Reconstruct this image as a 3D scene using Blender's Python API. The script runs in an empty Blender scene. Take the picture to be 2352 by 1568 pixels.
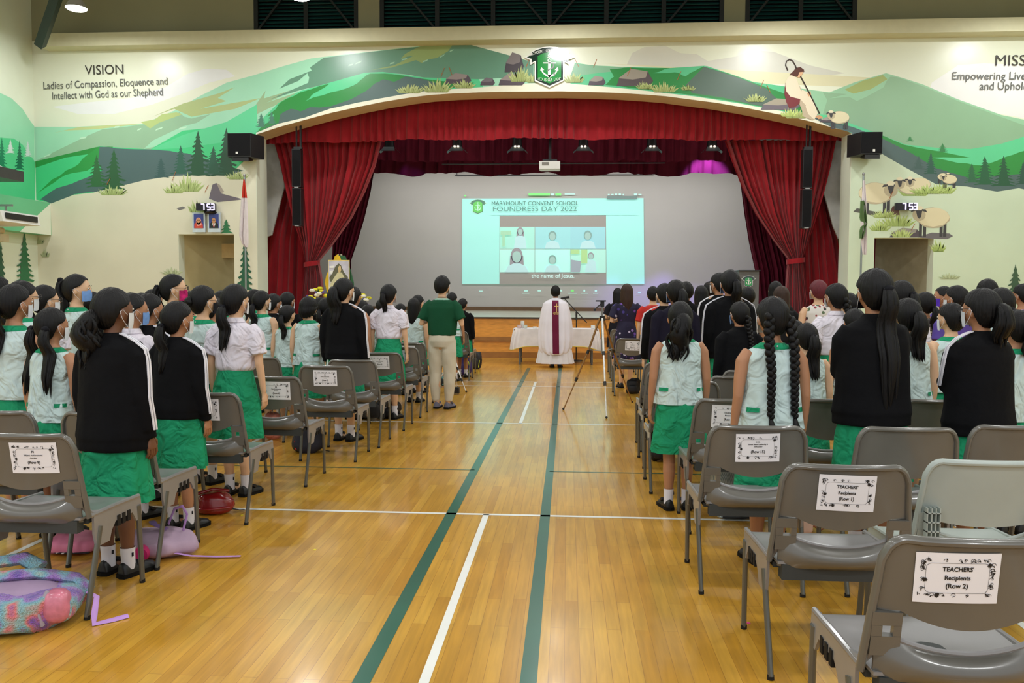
import bpy, bmesh, math, random
from mathutils import Vector, Matrix, noise
from mathutils.geometry import tessellate_polygon
PI = math.pi
random.seed(7)
SC = bpy.context.scene
COL = SC.collection
W, H, F = 2352, 1568, 1900.0
CAM = Vector((0, 0, 1.472))
YAW = math.atan(127 / F); PITCH = math.atan(106 / F); ROLL = 0.005
CR = (Matrix.Rotation(YAW, 3, 'Z') @ Matrix.Rotation(PI / 2 - PITCH, 3, 'X') @ Matrix.Rotation(ROLL, 3, 'Z'))

def ray(px, py):
    return CR @ Vector(((px - W / 2) / F, -(py - H / 2) / F, -1))
def at_y(px, py, Y):
    d = ray(px, py); return CAM + d * (Y / d.y)
def at_z(px, py, z):
    d = ray(px, py); return CAM + d * ((z - CAM.z) / d.z)
def at_x(px, py, x):
    d = ray(px, py); return CAM + d * (x / d.x)

# ------------------------------------------------------------------ materials
def lin(c):
    c = c / 255.0
    return c / 12.92 if c <= 0.04045 else ((c + 0.055) / 1.055) ** 2.4
def rgba(c): return (lin(c[0]), lin(c[1]), lin(c[2]), 1)
MC = {}
def M(name, rgb=(128, 128, 128), rough=.6, metal=0, var=.08, scale=6, bump=0, bscale=60, emit=0, coat=0, stretch=None, sheen=0):
    if name in MC: return MC[name]
    m = bpy.data.materials.new(name); m.use_nodes = True
    nt = m.node_tree; N = nt.nodes; L = nt.links; b = N['Principled BSDF']
    tc = N.new('ShaderNodeTexCoord'); src = tc.outputs['Object']
    if stretch:
        mp = N.new('ShaderNodeMapping'); mp.inputs['Scale'].default_value = stretch
        L.new(src, mp.inputs['Vector']); src = mp.outputs['Vector']
    c = rgba(rgb)
    if var > 0:
        nz = N.new('ShaderNodeTexNoise'); nz.inputs['Scale'].default_value = scale; nz.inputs['Detail'].default_value = 3
        L.new(src, nz.inputs['Vector'])
        cr = N.new('ShaderNodeValToRGB')
        cr.color_ramp.elements[0].position = .3; cr.color_ramp.elements[1].position = .7
        cr.color_ramp.elements[0].color = tuple(x * (1 - var) for x in c[:3]) + (1,)
        cr.color_ramp.elements[1].color = tuple(min(1, x * (1 + var)) for x in c[:3]) + (1,)
        L.new(nz.outputs['Fac'], cr.inputs['Fac']); L.new(cr.outputs['Color'], b.inputs['Base Color'])
    else:
        b.inputs['Base Color'].default_value = c
    b.inputs['Roughness'].default_value = rough; b.inputs['Metallic'].default_value = metal
    b.inputs['Specular IOR Level'].default_value = .5 if rough < .7 else .18
    if coat: b.inputs['Coat Weight'].default_value = coat; b.inputs['Coat Roughness'].default_value = .12
    if sheen: b.inputs['Sheen Weight'].default_value = sheen
    if bump:
        n2 = N.new('ShaderNodeTexNoise'); n2.inputs['Scale'].default_value = bscale; n2.inputs['Detail'].default_value = 4
        L.new(src, n2.inputs['Vector'])
        bp = N.new('ShaderNodeBump'); bp.inputs['Strength'].default_value = bump; bp.inputs['Distance'].default_value = .02 if bump < .6 else .07
        if bump >= .6: n2.inputs['Distortion'].default_value = 1.2; n2.inputs['Detail'].default_value = 2.5
        L.new(n2.outputs['Fac'], bp.inputs['Height']); L.new(bp.outputs['Normal'], b.inputs['Normal'])
    if emit:
        b.inputs['Emission Color'].default_value = c; b.inputs['Emission Strength'].default_value = emit
    MC[name] = m; return m
def EM(name, rgb, strength):
    if name in MC: return MC[name]
    m = bpy.data.materials.new(name); m.use_nodes = True; nt = m.node_tree
    b = nt.nodes['Principled BSDF']; b.inputs['Base Color'].default_value = (0, 0, 0, 1)
    b.inputs['Emission Color'].default_value = rgba(rgb); b.inputs['Emission Strength'].default_value = strength
    MC[name] = m; return m
def spotted(name, base, dots, scale=30, thr=.35):
    if name in MC: return MC[name]
    m = bpy.data.materials.new(name); m.use_nodes = True; nt = m.node_tree; N = nt.nodes; L = nt.links
    b = N['Principled BSDF']; b.inputs['Roughness'].default_value = .8
    tc = N.new('ShaderNodeTexCoord'); v = N.new('ShaderNodeTexVoronoi'); v.inputs['Scale'].default_value = scale
    L.new(tc.outputs['Object'], v.inputs['Vector'])
    r = N.new('ShaderNodeValToRGB'); r.color_ramp.interpolation = 'CONSTANT'
    r.color_ramp.elements[0].color = (1, 1, 1, 1); r.color_ramp.elements[1].position = thr; r.color_ramp.elements[1].color = (0, 0, 0, 1)
    L.new(v.outputs['Distance'], r.inputs['Fac'])
    cr = N.new('ShaderNodeValToRGB'); cr.color_ramp.interpolation = 'CONSTANT'
    els = cr.color_ramp.elements
    for i, d in enumerate(dots):
        e = els[i] if i < 2 else els.new(i / len(dots))
        e.position = i / len(dots); e.color = rgba(d)
    sp = N.new('ShaderNodeSeparateColor'); L.new(v.outputs['Color'], sp.inputs['Color']); L.new(sp.outputs[0], cr.inputs['Fac'])
    mx = N.new('ShaderNodeMix'); mx.data_type = 'RGBA'
    L.new(r.outputs['Color'], mx.inputs['Factor']); mx.inputs['A'].default_value = rgba(base)
    L.new(cr.outputs['Color'], mx.inputs['B']); L.new(mx.outputs['Result'], b.inputs['Base Color'])
    MC[name] = m; return m

# ------------------------------------------------------------------ mesh builder
class MB:
    def __init__(s): s.v = []; s.f = []; s.m = []; s.cur = 0
    def addv(s, p): s.v.append(tuple(p)); return len(s.v) - 1
    def face(s, idx): s.f.append(tuple(idx)); s.m.append(s.cur)
    def poly(s, pts): s.face([s.addv(p) for p in pts])
    def ngon(s, pts):
        tr = tessellate_polygon([[Vector(p) for p in pts]]); b = [s.addv(p) for p in pts]
        for t in tr: s.face([b[i] for i in t])
    def box(s, c, d, mat=None):
        o = []
        for z in (-1, 1):
            for y in (-1, 1):
                for x in (-1, 1):
                    p = Vector((x * d[0] / 2, y * d[1] / 2, z * d[2] / 2))
                    if mat is not None: p = mat @ p
                    o.append(s.addv(p + Vector(c)))
        for q in ((0, 2, 3, 1), (4, 5, 7, 6), (0, 1, 5, 4), (2, 6, 7, 3), (0, 4, 6, 2), (1, 3, 7, 5)):
            s.face([o[i] for i in q])
        return s
    def rings(s, R, cap=True, close=True):
        ids = [[s.addv(p) for p in r] for r in R]
        n = len(R[0])
        for a, b in zip(ids[:-1], ids[1:]):
            for i in range(n if close else n - 1):
                j = (i + 1) % n; s.face((a[i], a[j], b[j], b[i]))
        if cap: s.face(ids[0][::-1]); s.face(ids[-1])
        return s
    def loft(s, prof, n=24, cap=True, fold=None, cap_top=None):
        # prof: (z,cx,cy,rx,ry)
        R = []
        for k, (z, cx, cy, rx, ry) in enumerate(prof):
            t = k / max(1, len(prof) - 1); r = []
            for i in range(n):
                a = 2 * PI * i / n; q = 1.0; dz = 0
                if fold: q = fold(a, t)
                r.append((cx + rx * q * math.cos(a), cy + ry * q * math.sin(a), z + dz))
            R.append(r)
        return s.rings(R, cap)
    def tube(s, pts, rad, n=8, cap=True, flat=None, fold=None):
        pts = [Vector(p) for p in pts]
        if not hasattr(rad, '__len__'): rad = [rad] * len(pts)
        R = []; up = None
        for k, p in enumerate(pts):
            a = pts[max(0, k - 1)]; b = pts[min(len(pts) - 1, k + 1)]
            t = (b - a).normalized()
            if up is None:
                up = Vector((0, 0, 1)) if abs(t.z) < .9 else Vector((0, 1, 0))
            x = t.cross(up).normalized(); y = x.cross(t).normalized(); up = y
            r = rad[k]; fx = fy = 1
            if flat: fx, fy = flat
            ring = []
            for i in range(n):
                an = 2 * PI * i / n; q = fold(an, k / (len(pts) - 1)) if fold else 1
                ring.append(p + x * (r * fx * q * math.cos(an)) + y * (r * fy * q * math.sin(an)))
            R.append(ring)
        return s.rings(R, cap)
    def ell(s, c, r, nu=16, nv=10, mat=None, e=1.0, fn=None):
        c = Vector(c)
        def pw(x): return math.copysign(abs(x) ** e, x)
        R = []
        for j in range(1, nv):
            th = PI * j / nv; ring = []
            for i in range(nu):
                a = 2 * PI * i / nu
                p = Vector((r[0] * pw(math.sin(th)) * pw(math.cos(a)), r[1] * pw(math.sin(th)) * pw(math.sin(a)), r[2] * pw(math.cos(th))))
                if fn: p = fn(p)
                if mat is not None: p = mat @ p
                ring.append(c + p)
            R.append(ring)
        return s.rings(R[::-1], True)
    def grid(s, fn, nu, nv, closeu=False):
        ids = [[s.addv(fn(i / nu, j / nv)) for i in range(nu + (0 if closeu else 1))] for j in range(nv + 1)]
        n = len(ids[0])
        for j in range(nv):
            for i in range(n if closeu else n - 1):
                k = (i + 1) % n; s.face((ids[j][i], ids[j][k], ids[j + 1][k], ids[j + 1][i]))
        return s
    def slab(s, fn, nu, nv, th):
        # grid with thickness: th is an offset vector
        th = Vector(th)
        A = [[s.addv(fn(i / nu, j / nv)) for i in range(nu + 1)] for j in range(nv + 1)]
        B = [[s.addv(Vector(fn(i / nu, j / nv)) + th) for i in range(nu + 1)] for j in range(nv + 1)]
        for j in range(nv):
            for i in range(nu):
                s.face((A[j][i], A[j][i + 1], A[j + 1][i + 1], A[j + 1][i]))
                s.face((B[j][i], B[j + 1][i], B[j + 1][i + 1], B[j][i + 1]))
        for i in range(nu):
            s.face((A[0][i], B[0][i], B[0][i + 1], A[0][i + 1])); s.face((A[nv][i], A[nv][i + 1], B[nv][i + 1], B[nv][i]))
        for j in range(nv):
            s.face((A[j][0], A[j + 1][0], B[j + 1][0], B[j][0])); s.face((A[j][nu], B[j][nu], B[j + 1][nu], A[j + 1][nu]))
        return s
    def prism(s, pts, off):
        # extruded polygon by the vector off
        off = Vector(off); pts = [Vector(p) for p in pts]
        a = [s.addv(p) for p in pts]; b = [s.addv(p + off) for p in pts]; n = len(pts)
        for t in tessellate_polygon([pts]):
            s.face([a[i] for i in t]); s.face([b[i] for i in reversed(t)])
        for i in range(n):
            j = (i + 1) % n; s.face((a[i], a[j], b[j], b[i]))
        return s
    def add(s, o, fn=None):
        k = len(s.v); s.v += [tuple(fn(Vector(p))) if fn else p for p in o.v]
        s.f += [tuple(i + k for i in f) for f in o.f]; s.m += o.m; return s
    def mesh(s, name, mats=(), smooth=True, recalc=True, sharp=None):
        me = bpy.data.meshes.new(name); me.from_pydata(s.v, [], s.f); me.update()
        for m in mats: me.materials.append(m)
        me.polygons.foreach_set('material_index', s.m)
        if recalc:
            bm = bmesh.new(); bm.from_mesh(me); bmesh.ops.recalc_face_normals(bm, faces=bm.faces); bm.to_mesh(me); bm.free()
        me.polygons.foreach_set('use_smooth', [bool(smooth)] * len(me.polygons))
        if smooth: me.set_sharp_from_angle(angle=math.radians(sharp or 50))
        return me
def link(name, me, parent=None, mat=None, loc=None, rz=0):
    o = bpy.data.objects.new(name, me); COL.objects.link(o)
    if parent is not None: o.parent = parent
    if mat is not None:
        if not me.materials: me.materials.append(mat)
        if me.materials[0] != mat:
            o.material_slots[0].link = 'OBJECT'; o.material_slots[0].material = mat
    if loc is not None: o.location = loc
    if rz: o.rotation_euler.z = rz
    return o
def ob(name, mb, mat, parent=None, smooth=True, loc=None, rz=0, sharp=None):
    mats = mat if isinstance(mat, (list, tuple)) else [mat]
    return link(name, mb.mesh(name, mats, smooth, sharp=sharp), parent, loc=loc, rz=rz)
def tag(o, label, cat, group=None):
    o['label'] = label; o['category'] = cat
    if group: o['group'] = group
    return o
def thing(name, label, cat, loc=(0, 0, 0), rz=0, group=None, scale=1):
    o = bpy.data.objects.new(name, None); COL.objects.link(o); o.empty_display_size = .1
    o.location = loc; o.rotation_euler.z = rz; o.scale = (scale,) * 3
    return tag(o, label, cat, group)
def struct(name, mb, mat, parent=None, smooth=False):
    o = ob(name, mb, mat, parent, smooth)
    if parent is None: o['kind'] = 'structure'
    return o
def text_mesh(body, size, off=0.0, align='CENTER', ext=0.0, sx=1.0, res=3):
    cu = bpy.data.curves.new('t', 'FONT'); cu.body = body; cu.size = size; cu.align_x = align; cu.align_y = 'CENTER'
    cu.offset = off; cu.extrude = ext; cu.resolution_u = res
    o = bpy.data.objects.new('t', cu); COL.objects.link(o)
    me = bpy.data.meshes.new_from_object(o, depsgraph=bpy.context.evaluated_depsgraph_get())
    bpy.data.objects.remove(o); bpy.data.curves.remove(cu)
    return me
def text_to_mb(mb, body, size, fn, off=0.0, align='CENTER', sx=1.0):
    me = text_mesh(body, size, off, align)
    k = len(mb.v)
    for v in me.vertices: mb.v.append(tuple(fn(v.co.x * sx, v.co.y)))
    for p in me.polygons:
        mb.f.append(tuple(i + k for i in p.vertices)); mb.m.append(mb.cur)
    bpy.data.meshes.remove(me)
def remesh(mb, vox, smooth=2, extra=None, name='m'):
    me = mb.mesh('tmp', (), True); o = bpy.data.objects.new('tmp', me); COL.objects.link(o)
    m = o.modifiers.new('r', 'REMESH'); m.mode = 'VOXEL'; m.voxel_size = vox; m.use_smooth_shade = True
    if smooth:
        s = o.modifiers.new('s', 'SMOOTH'); s.factor = .5; s.iterations = smooth
    r = bpy.data.meshes.new_from_object(o.evaluated_get(bpy.context.evaluated_depsgraph_get()), depsgraph=bpy.context.evaluated_depsgraph_get())
    bpy.data.objects.remove(o); bpy.data.meshes.remove(me)
    r.name = name
    if extra:
        bm = bmesh.new(); bm.from_mesh(r); em = extra.mesh('e'); bm.from_mesh(em); bm.to_mesh(r); bm.free(); bpy.data.meshes.remove(em)
    r.polygons.foreach_set('use_smooth', [True] * len(r.polygons))
    return r
def interp(t, tab):
    if t <= tab[0][0]: return tab[0][1]
    for (a, x), (b, y) in zip(tab[:-1], tab[1:]):
        if t <= b:
            k = (t - a) / (b - a); return x + (y - x) * k
    return tab[-1][1]
def sinterp(t, tab):
    if t <= tab[0][0]: return tab[0][1]
    for (a, x), (b, y) in zip(tab[:-1], tab[1:]):
        if t <= b:
            k = (t - a) / (b - a); k = k * k * (3 - 2 * k); return x + (y - x) * k
    return tab[-1][1]
# ------------------------------------------------------------------ camera
cd = bpy.data.cameras.new('camera'); cam = bpy.data.objects.new('camera', cd); COL.objects.link(cam)
cd.sensor_fit = 'HORIZONTAL'; cd.sensor_width = 36; cd.lens = F / W * 36; cd.clip_end = 200; cd.clip_start = .05
cam.matrix_world = Matrix.Translation(CAM) @ CR.to_4x4(); SC.camera = cam
# ================================================================== SETTING
WY = 19.4            # front wall plane
XL = at_y(79, 300, WY).x; XR = XL + 24.6 + .0
STZ = .96
cream = M('cream_wall_paint', (226, 234, 214), .55, var=.03, scale=1.5)
sky_m = M('mural_sky', (222, 226, 205), .32, var=.04, scale=.35)
tanm = M('tan_reveal_paint', (205, 180, 135), .6, var=.03)
upper_dim_m = M('upper_wall_paint', (150, 148, 118), .7, var=.04, scale=1)  # dimness above the lamps is put into this wall colour
red = M('red_curtain', (150, 24, 34), .78, var=.12, scale=3, bump=.1, bscale=40, sheen=.2)
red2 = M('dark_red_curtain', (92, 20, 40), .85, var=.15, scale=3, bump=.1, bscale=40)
black = M('black_plastic', (22, 22, 24), .45, var=.1)
steel = M('steel', (150, 150, 150), .35, .8, var=.05)
whitep = M('white_plastic', (225, 225, 220), .4, var=.03)

# floor with planks running towards the stage
fm = bpy.data.materials.new('varnished_maple_floor'); fm.use_nodes = True
N = fm.node_tree.nodes; L = fm.node_tree.links; b = N['Principled BSDF']
tc = N.new('ShaderNodeTexCoord'); mp = N.new('ShaderNodeMapping'); mp.inputs['Rotation'].default_value = (0, 0, PI / 2)
L.new(tc.outputs['Object'], mp.inputs['Vector'])
br = N.new('ShaderNodeTexBrick'); L.new(mp.outputs['Vector'], br.inputs['Vector'])
br.inputs['Scale'].default_value = 1; br.inputs['Brick Width'].default_value = .9; br.inputs['Row Height'].default_value = .062
br.inputs['Mortar Size'].default_value = .0012; br.inputs['Mortar Smooth'].default_value = .1; br.offset = .37
br.inputs['Color1'].default_value = rgba((210, 158, 56)); br.inputs['Color2'].default_value = rgba((190, 135, 36)); br.inputs['Mortar'].default_value = rgba((166, 114, 34))
br.inputs['Bias'].default_value = -.1
mp2 = N.new('ShaderNodeMapping'); mp2.inputs['Scale'].default_value = (14, .9, 1); L.new(tc.outputs['Object'], mp2.inputs['Vector'])
nz = N.new('ShaderNodeTexNoise'); nz.inputs['Scale'].default_value = 3; nz.inputs['Detail'].default_value = 6; nz.inputs['Distortion'].default_value = .4
L.new(mp2.outputs['Vector'], nz.inputs['Vector'])
nz2 = N.new('ShaderNodeTexNoise'); nz2.inputs['Scale'].default_value = 1.1; nz2.inputs['Detail'].default_value = 3; L.new(tc.outputs['Object'], nz2.inputs['Vector'])
r1 = N.new('ShaderNodeMapRange'); r1.inputs['From Min'].default_value = .3; r1.inputs['From Max'].default_value = .7; r1.inputs['To Min'].default_value = .84; r1.inputs['To Max'].default_value = 1.1
L.new(nz.outputs['Fac'], r1.inputs['Value'])
r2 = N.new('ShaderNodeMapRange'); r2.inputs['From Min'].default_value = .35; r2.inputs['From Max'].default_value = .65; r2.inputs['To Min'].default_value = .9; r2.inputs['To Max'].default_value = 1.06
L.new(nz2.outputs['Fac'], r2.inputs['Value'])
mm = N.new('ShaderNodeMath'); mm.operation = 'MULTIPLY'; L.new(r1.outputs[0], mm.inputs[0]); L.new(r2.outputs[0], mm.inputs[1])
vm = N.new('ShaderNodeVectorMath'); vm.operation = 'SCALE'; L.new(br.outputs['Color'], vm.inputs[0]); L.new(mm.outputs[0], vm.inputs['Scale'])
L.new(vm.outputs[0], b.inputs['Base Color'])
b.inputs['Roughness'].default_value = .3; b.inputs['Coat Weight'].default_value = .5; b.inputs['Coat Roughness'].default_value = .1
bp = N.new('ShaderNodeBump'); bp.inputs['Strength'].default_value = .04; bp.inputs['Distance'].default_value = .004
L.new(nz.outputs['Fac'], bp.inputs['Height']); L.new(bp.outputs['Normal'], b.inputs['Normal'])
mb = MB(); mb.box((-.3, 8.75, -.05), (26.4, 26.7, .1)); floor = struct('floor', mb, fm)
linew = M('white_court_paint', (238, 238, 232), .35, var=.04, scale=3, coat=.4)
lineg = M('green_court_paint', (28, 92, 74), .35, var=.08, scale=3, coat=.4)
def court(x0, y0, x1, y1, m):
    mb = MB(); mb.poly([(x0, y0, .0012), (x1, y0, .0012), (x1, y1, .0012), (x0, y1, .0012)]); o = link('court_line', mb.mesh('court_line', [m], False), floor)
def yof(py, px=1240): return at_z(px, py, 0).y
Y1, Y2, Y3, Y4 = yof(1184), yof(973), yof(887.5), yof(877)
for xx, mm_, w in ((-.77, lineg, .07), (-.137, lineg, .065)): court(xx - w / 2, -2, xx + w / 2, yof(845), mm_)
for y in (Y1, Y2, Y3, Y4): court(-8.6, y - .02, 8.2, y + .02, linew)
court(-.553, -2, -.513, Y1, linew); court(-.55, Y2, -.51, Y4, linew)
for xx in (-3.12, -3.6, 2.06, 2.52, -8.6, 8.2): court(xx - .02, -2, xx + .02, Y4 + .02, linew)
yg = yof(1082); court(-8, yg - .012, -.77, yg + .012, lineg); court(-.137, yg - .012, 7.6, yg + .012, lineg)

# front wall with painted mural ------------------------------------------------
arch = [(588, 309), (640, 292), (690, 278), (757, 260), (820, 246), (879, 234), (940, 224), (988, 218), (1045, 214), (1097, 212), (1150, 210.5), (1217, 210), (1290, 209.5), (1353, 211), (1420, 213), (1481, 217), (1530, 221), (1583, 228), (1645, 236), (1710, 247), (1760, 257), (1810, 267), (1862, 279), (1905, 291), (1956, 304)]
def pw(px, py, k=0):
    p = at_y(px, py, WY); p.y = WY - k; return p
def archz(px): return interp(px, arch)
def px_of(x, z, y=None):
    q = CR.transposed() @ (Vector((x, y or WY, z)) - CAM); return (W / 2 + F * q.x / -q.z, H / 2 - F * q.y / -q.z)
A = [pw(*p) for p in arch]
xa0, xa1 = A[0].x, A[-1].x
dl0, dl1, dlz = at_y(411, 600, WY).x, at_y(538, 600, WY).x, at_y(470, 538, WY).z
dr0, dr1, drz = at_y(2007, 600, WY).x, at_y(2143, 600, WY).x, at_y(2070, 546, WY).z
ZT = 10.2
outer = [(XL, 0), (dl0, 0), (dl0, dlz), (dl1, dlz), (dl1, 0), (xa0, 0)] + [(p.x, p.z) for p in A] + [(xa1, 0), (dr0, 0), (dr0, drz), (dr1, drz), (dr1, 0), (XR, 0), (XR, 7.5), (XL, 7.5)]
wz0 = 7.58
wins = [(at_y(588, 80, WY).x, at_y(818, 80, WY).x), (at_y(877, 75, WY).x, at_y(1657, 70, WY).x), (at_y(1716, 70, WY).x, at_y(1962, 70, WY).x)]
wz1 = 9.4
loops = [[Vector((x, 0, z)) for x, z in outer]]; uloops = [[Vector((x, 0, z)) for x, z in ((XL, 7.5), (XR, 7.5), (XR, ZT), (XL, ZT))]] + [[Vector((a, 0, wz0)), Vector((a, 0, wz1)), Vector((c, 0, wz1)), Vector((c, 0, wz0))] for a, c in wins]
wall = MB()
flat = [p for l in loops for p in l]; ids = [wall.addv((p.x, WY, p.z)) for p in flat]
MATS = [sky_m, upper_dim_m]
for t in tessellate_polygon(loops): wall.face([ids[i] for i in t])
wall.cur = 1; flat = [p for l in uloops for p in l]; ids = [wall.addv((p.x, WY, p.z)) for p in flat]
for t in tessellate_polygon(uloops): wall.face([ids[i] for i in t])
# reveals of the arch and the doors (thickness of the wall)
RT = .68
def reveal(mb, pts, th):
    for p, q in zip(pts[:-1], pts[1:]):
        mb.poly([(p[0], WY, p[1]), (q[0], WY, q[1]), (q[0], WY + th, q[1]), (p[0], WY + th, p[1])])
MATS += [tanm, cream]
wall.cur = 2; reveal(wall, [(p.x, p.z) for p in A], RT)
wall.cur = 3; reveal(wall, [(xa0, 0), (A[0].x, A[0].z)], RT); reveal(wall, [(xa1, 0), (A[-1].x, A[-1].z)], RT)
reveal(wall, [(dl0, 0), (dl0, dlz), (dl1, dlz), (dl1, 0)], .3); reveal(wall, [(dr0, 0), (dr0, drz), (dr1, drz), (dr1, 0)], .3)
layer = [0]
def paint(pts, rgb, rough=.32, name=None, fn=None):
    key = 'mural_%d_%d_%d' % rgb
    m = M(key, rgb, rough, var=.05, scale=.8)
    if m not in MATS: MATS.append(m)
    wall.cur = MATS.index(m); layer[0] += 1
    k = .00005 * layer[0]
    f = fn or pw
    P3 = [f(x, y, k) for x, y in pts]
    wall.ngon(P3)
def upto_arch(top, t=0, x0=None, x1=None):
    # polygon: top polyline left->right, closed along the arch
    a = top[-1][0]; b0 = top[0][0]
    low = [(x, y - t) for x, y in arch if b0 < x < a]
    return top + [(a, archz(a) - t)] + low[::-1] + [(b0, archz(b0) - t)]
rnd = random.Random(3)
def jag(pts, amp=2.5, n=3):
    o = []
    for (a, b_), (c, d) in zip(pts[:-1], pts[1:]):
        o.append((a, b_))
        for k in range(1, n):
            t = k / n; o.append((a + (c - a) * t + rnd.uniform(-amp, amp), b_ + (d - b_) * t + rnd.uniform(-amp, amp)))
    o.append(pts[-1]); return o
def tuft(cx, cy, w, h, rgb, n=15, fn=None):
    for c, q in ((rgb, 1), (tuple(max(0, v - 28) for v in rgb), .7)):
        key = 'mural_%d_%d_%d' % c; m = M(key, c, .32, var=.05, scale=.8)
        if m not in MATS: MATS.append(m)
        wall.cur = MATS.index(m); layer[0] += 1; f = fn or pw; k = .00005 * layer[0]
        for i in range(int(n * q)):
            t = (i + .5) / int(n * q) * 2 - 1; x = cx + t * w * .28; tx = cx + t * w * .5 + rnd.uniform(-3, 3); hh = h * (1 - .55 * abs(t)) * rnd.uniform(.7, 1.05) * (q + .1)
            wd = w * .028 + .8
            wall.ngon([f(x - wd, cy, k), f((x + tx) / 2 - wd * .8, cy - hh * .62, k), f(tx, cy - hh, k), f((x + tx) / 2 + wd * .8, cy - hh * .55, k), f(x + wd, cy, k)])
def fir(cx, ty, by, w, rgb, fn=None, n=9):
    L_, R_ = [], []
    for k in range(n):
        t = (k + 1) / n; y = ty + (by - ty) * t
        ww = w / 2 * (t ** .85) * rnd.uniform(.8, 1.12)
        L_ += [(cx - ww * .45, y - (by - ty) / n * .75), (cx - ww, y - (by - ty) / n * rnd.uniform(0, .35)), (cx - ww * .8, y), (cx - ww * .5, y - (by - ty) / n * .2)]
        ww = w / 2 * (t ** .85) * rnd.uniform(.8, 1.12)
        R_ += [(cx + ww * .45, y - (by - ty) / n * .75), (cx + ww, y - (by - ty) / n * rnd.uniform(0, .35)), (cx + ww * .8, y), (cx + ww * .5, y - (by - ty) / n * .2)]
    paint([(cx, ty - (by - ty) * .08)] + R_ + [(cx, by - 1)] + L_[::-1], rgb, fn=fn)
def rock(cx, cy, w, h, a=(128, 118, 112), d=(84, 74, 82)):
    paint([(cx - w / 2, cy), (cx - w * .42, cy - h * .5), (cx - w * .1, cy - h), (cx + w * .35, cy - h * .85), (cx + w / 2, cy - h * .3), (cx + w * .38, cy)], d)
    paint([(cx - w * .45, cy - h * .45), (cx - w * .1, cy - h), (cx + w * .35, cy - h * .85), (cx + w * .3, cy - h * .5), (cx - w * .05, cy - h * .38)], a)
def stalk(x, y, h, s=1):
    c = (168, 100, 52)
    for k in range(4):
        yy = y - h * (.55 + .12 * k); xx = x + s * 2 * k
        paint([(xx, yy), (xx + 2.5 * s, yy - 4), (xx + 4 * s, yy - 4.5), (xx + 1.4 * s, yy + .4)], c)
mint, sage, dsage, olive, teal, green, slate, ground = (158, 214, 182), (146, 184, 152), (98, 142, 118), (158, 170, 98), (84, 196, 138), (44, 136, 62), (78, 102, 98), (222, 220, 198)
# clouds
paint([(260, 262), (350, 240), (420, 215), (480, 190), (540, 175), (520, 160), (470, 158), (430, 170), (380, 200), (300, 225), (200, 235), (120, 245), (180, 262)], (226, 228, 228))
paint([(1440, 148), (1452, 122), (1480, 108), (1530, 106), (1562, 122), (1600, 124), (1625, 140), (1690, 130), (1730, 114), (1780, 120), (1860, 150), (1940, 168), (1900, 174), (1800, 178), (1700, 184), (1600, 158)], (206, 206, 194))
paint([(2130, 225), (2140, 190), (2200, 150), (2260, 145), (2358, 150), (2358, 272), (2300, 262), (2200, 240)], (228, 228, 226))
paint([(1380, 145), (1900, 172), (2000, 178), (1960, 200), (1700, 190), (1500, 154)], (216, 212, 176))
# left hills
paint([(79, 291), (180, 291), (260, 287), (330, 284), (400, 254), (460, 220), (520, 190), (585, 172), (650, 152), (715, 134), (800, 124), (900, 113), (966, 106), (1062, 98.5), (1120, 114), (1200, 139), (1230, 148)] + [(1230, 200), (1100, 200), (900, 225), (760, 255), (640, 288), (588, 304), (560, 330), (500, 400), (300, 420), (79, 430)], mint)
paint([(79, 371), (130, 346), (200, 312), (235, 297), (290, 291), (345, 283), (358, 272), (384, 268), (412, 258), (423, 268), (440, 272), (484, 262), (452, 282), (420, 290), (352, 322), (330, 342), (380, 332), (400, 330), (330, 350), (225, 350), (79, 400)], sage)
paint([(323, 280), (345, 295), (365, 282), (420, 262), (405, 258), (372, 262), (356, 274)], (176, 196, 128))
paint([(120, 306), (180, 292), (260, 287), (330, 284), (220, 297), (150, 300)], (188, 200, 140))
paint([(350, 268), (420, 238), (500, 215), (540, 200), (500, 225), (520, 232), (460, 250), (600, 225), (540, 250), (440, 268), (400, 250)], (170, 186, 126))
for q in ((100, 362, 118, 353), (315, 300, 325, 295), (357, 300, 375, 292), (410, 298, 430, 291), (182, 320, 200, 314), (262, 294, 275, 290)):
    paint([(q[0], q[1]), (q[0] + 2, q[1] - 4), (q[2], q[3] - 1), (q[2] - 3, q[3] + 3)], (190, 226, 198))
paint([(588, 240), (610, 208), (606, 226), (672, 206), (640, 224), (665, 212), (612, 236), (760, 186), (700, 210), (640, 238), (590, 262)], (150, 176, 136))
paint([(641, 204), (665, 182), (716, 162), (712, 155), (743, 133), (812, 124), (879, 116), (969, 107), (1042, 98.6), (1062, 98), (1118, 113), (1173, 128), (1225, 143), (1225, 176), (1097, 182), (974, 178), (934, 171), (879, 166), (838, 169), (770, 188), (689, 207), (620, 228), (708, 190), (710, 178), (706, 168), (685, 186)], dsage)
paint([(966, 106), (1042, 99), (1030, 117), (1004, 133), (985, 136), (969, 145), (956, 138), (900, 155), (852, 161), (905, 150), (950, 128), (935, 130), (920, 136), (930, 124), (945, 116)], (140, 160, 100))
for q in ((895, 148, 907, 143), (922, 139, 936, 134), (970, 144, 984, 137), (1010, 133, 1022, 125), (1032, 120, 1042, 114), (800, 152, 812, 147), (816, 148, 832, 140)):
    paint([(q[0], q[1]), (q[0] + 2, q[1] - 4), (q[2], q[3] - 1), (q[2] - 3, q[3] + 3)], (150, 190, 160))
paint([(562, 309), (580, 298), (607, 268), (640, 236), (689, 209), (757, 190), (838, 167), (879, 165), (974, 178), (1100, 182), (1110, 200), (1000, 214), (900, 228), (760, 257), (640, 290), (588, 307)], teal)
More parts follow.
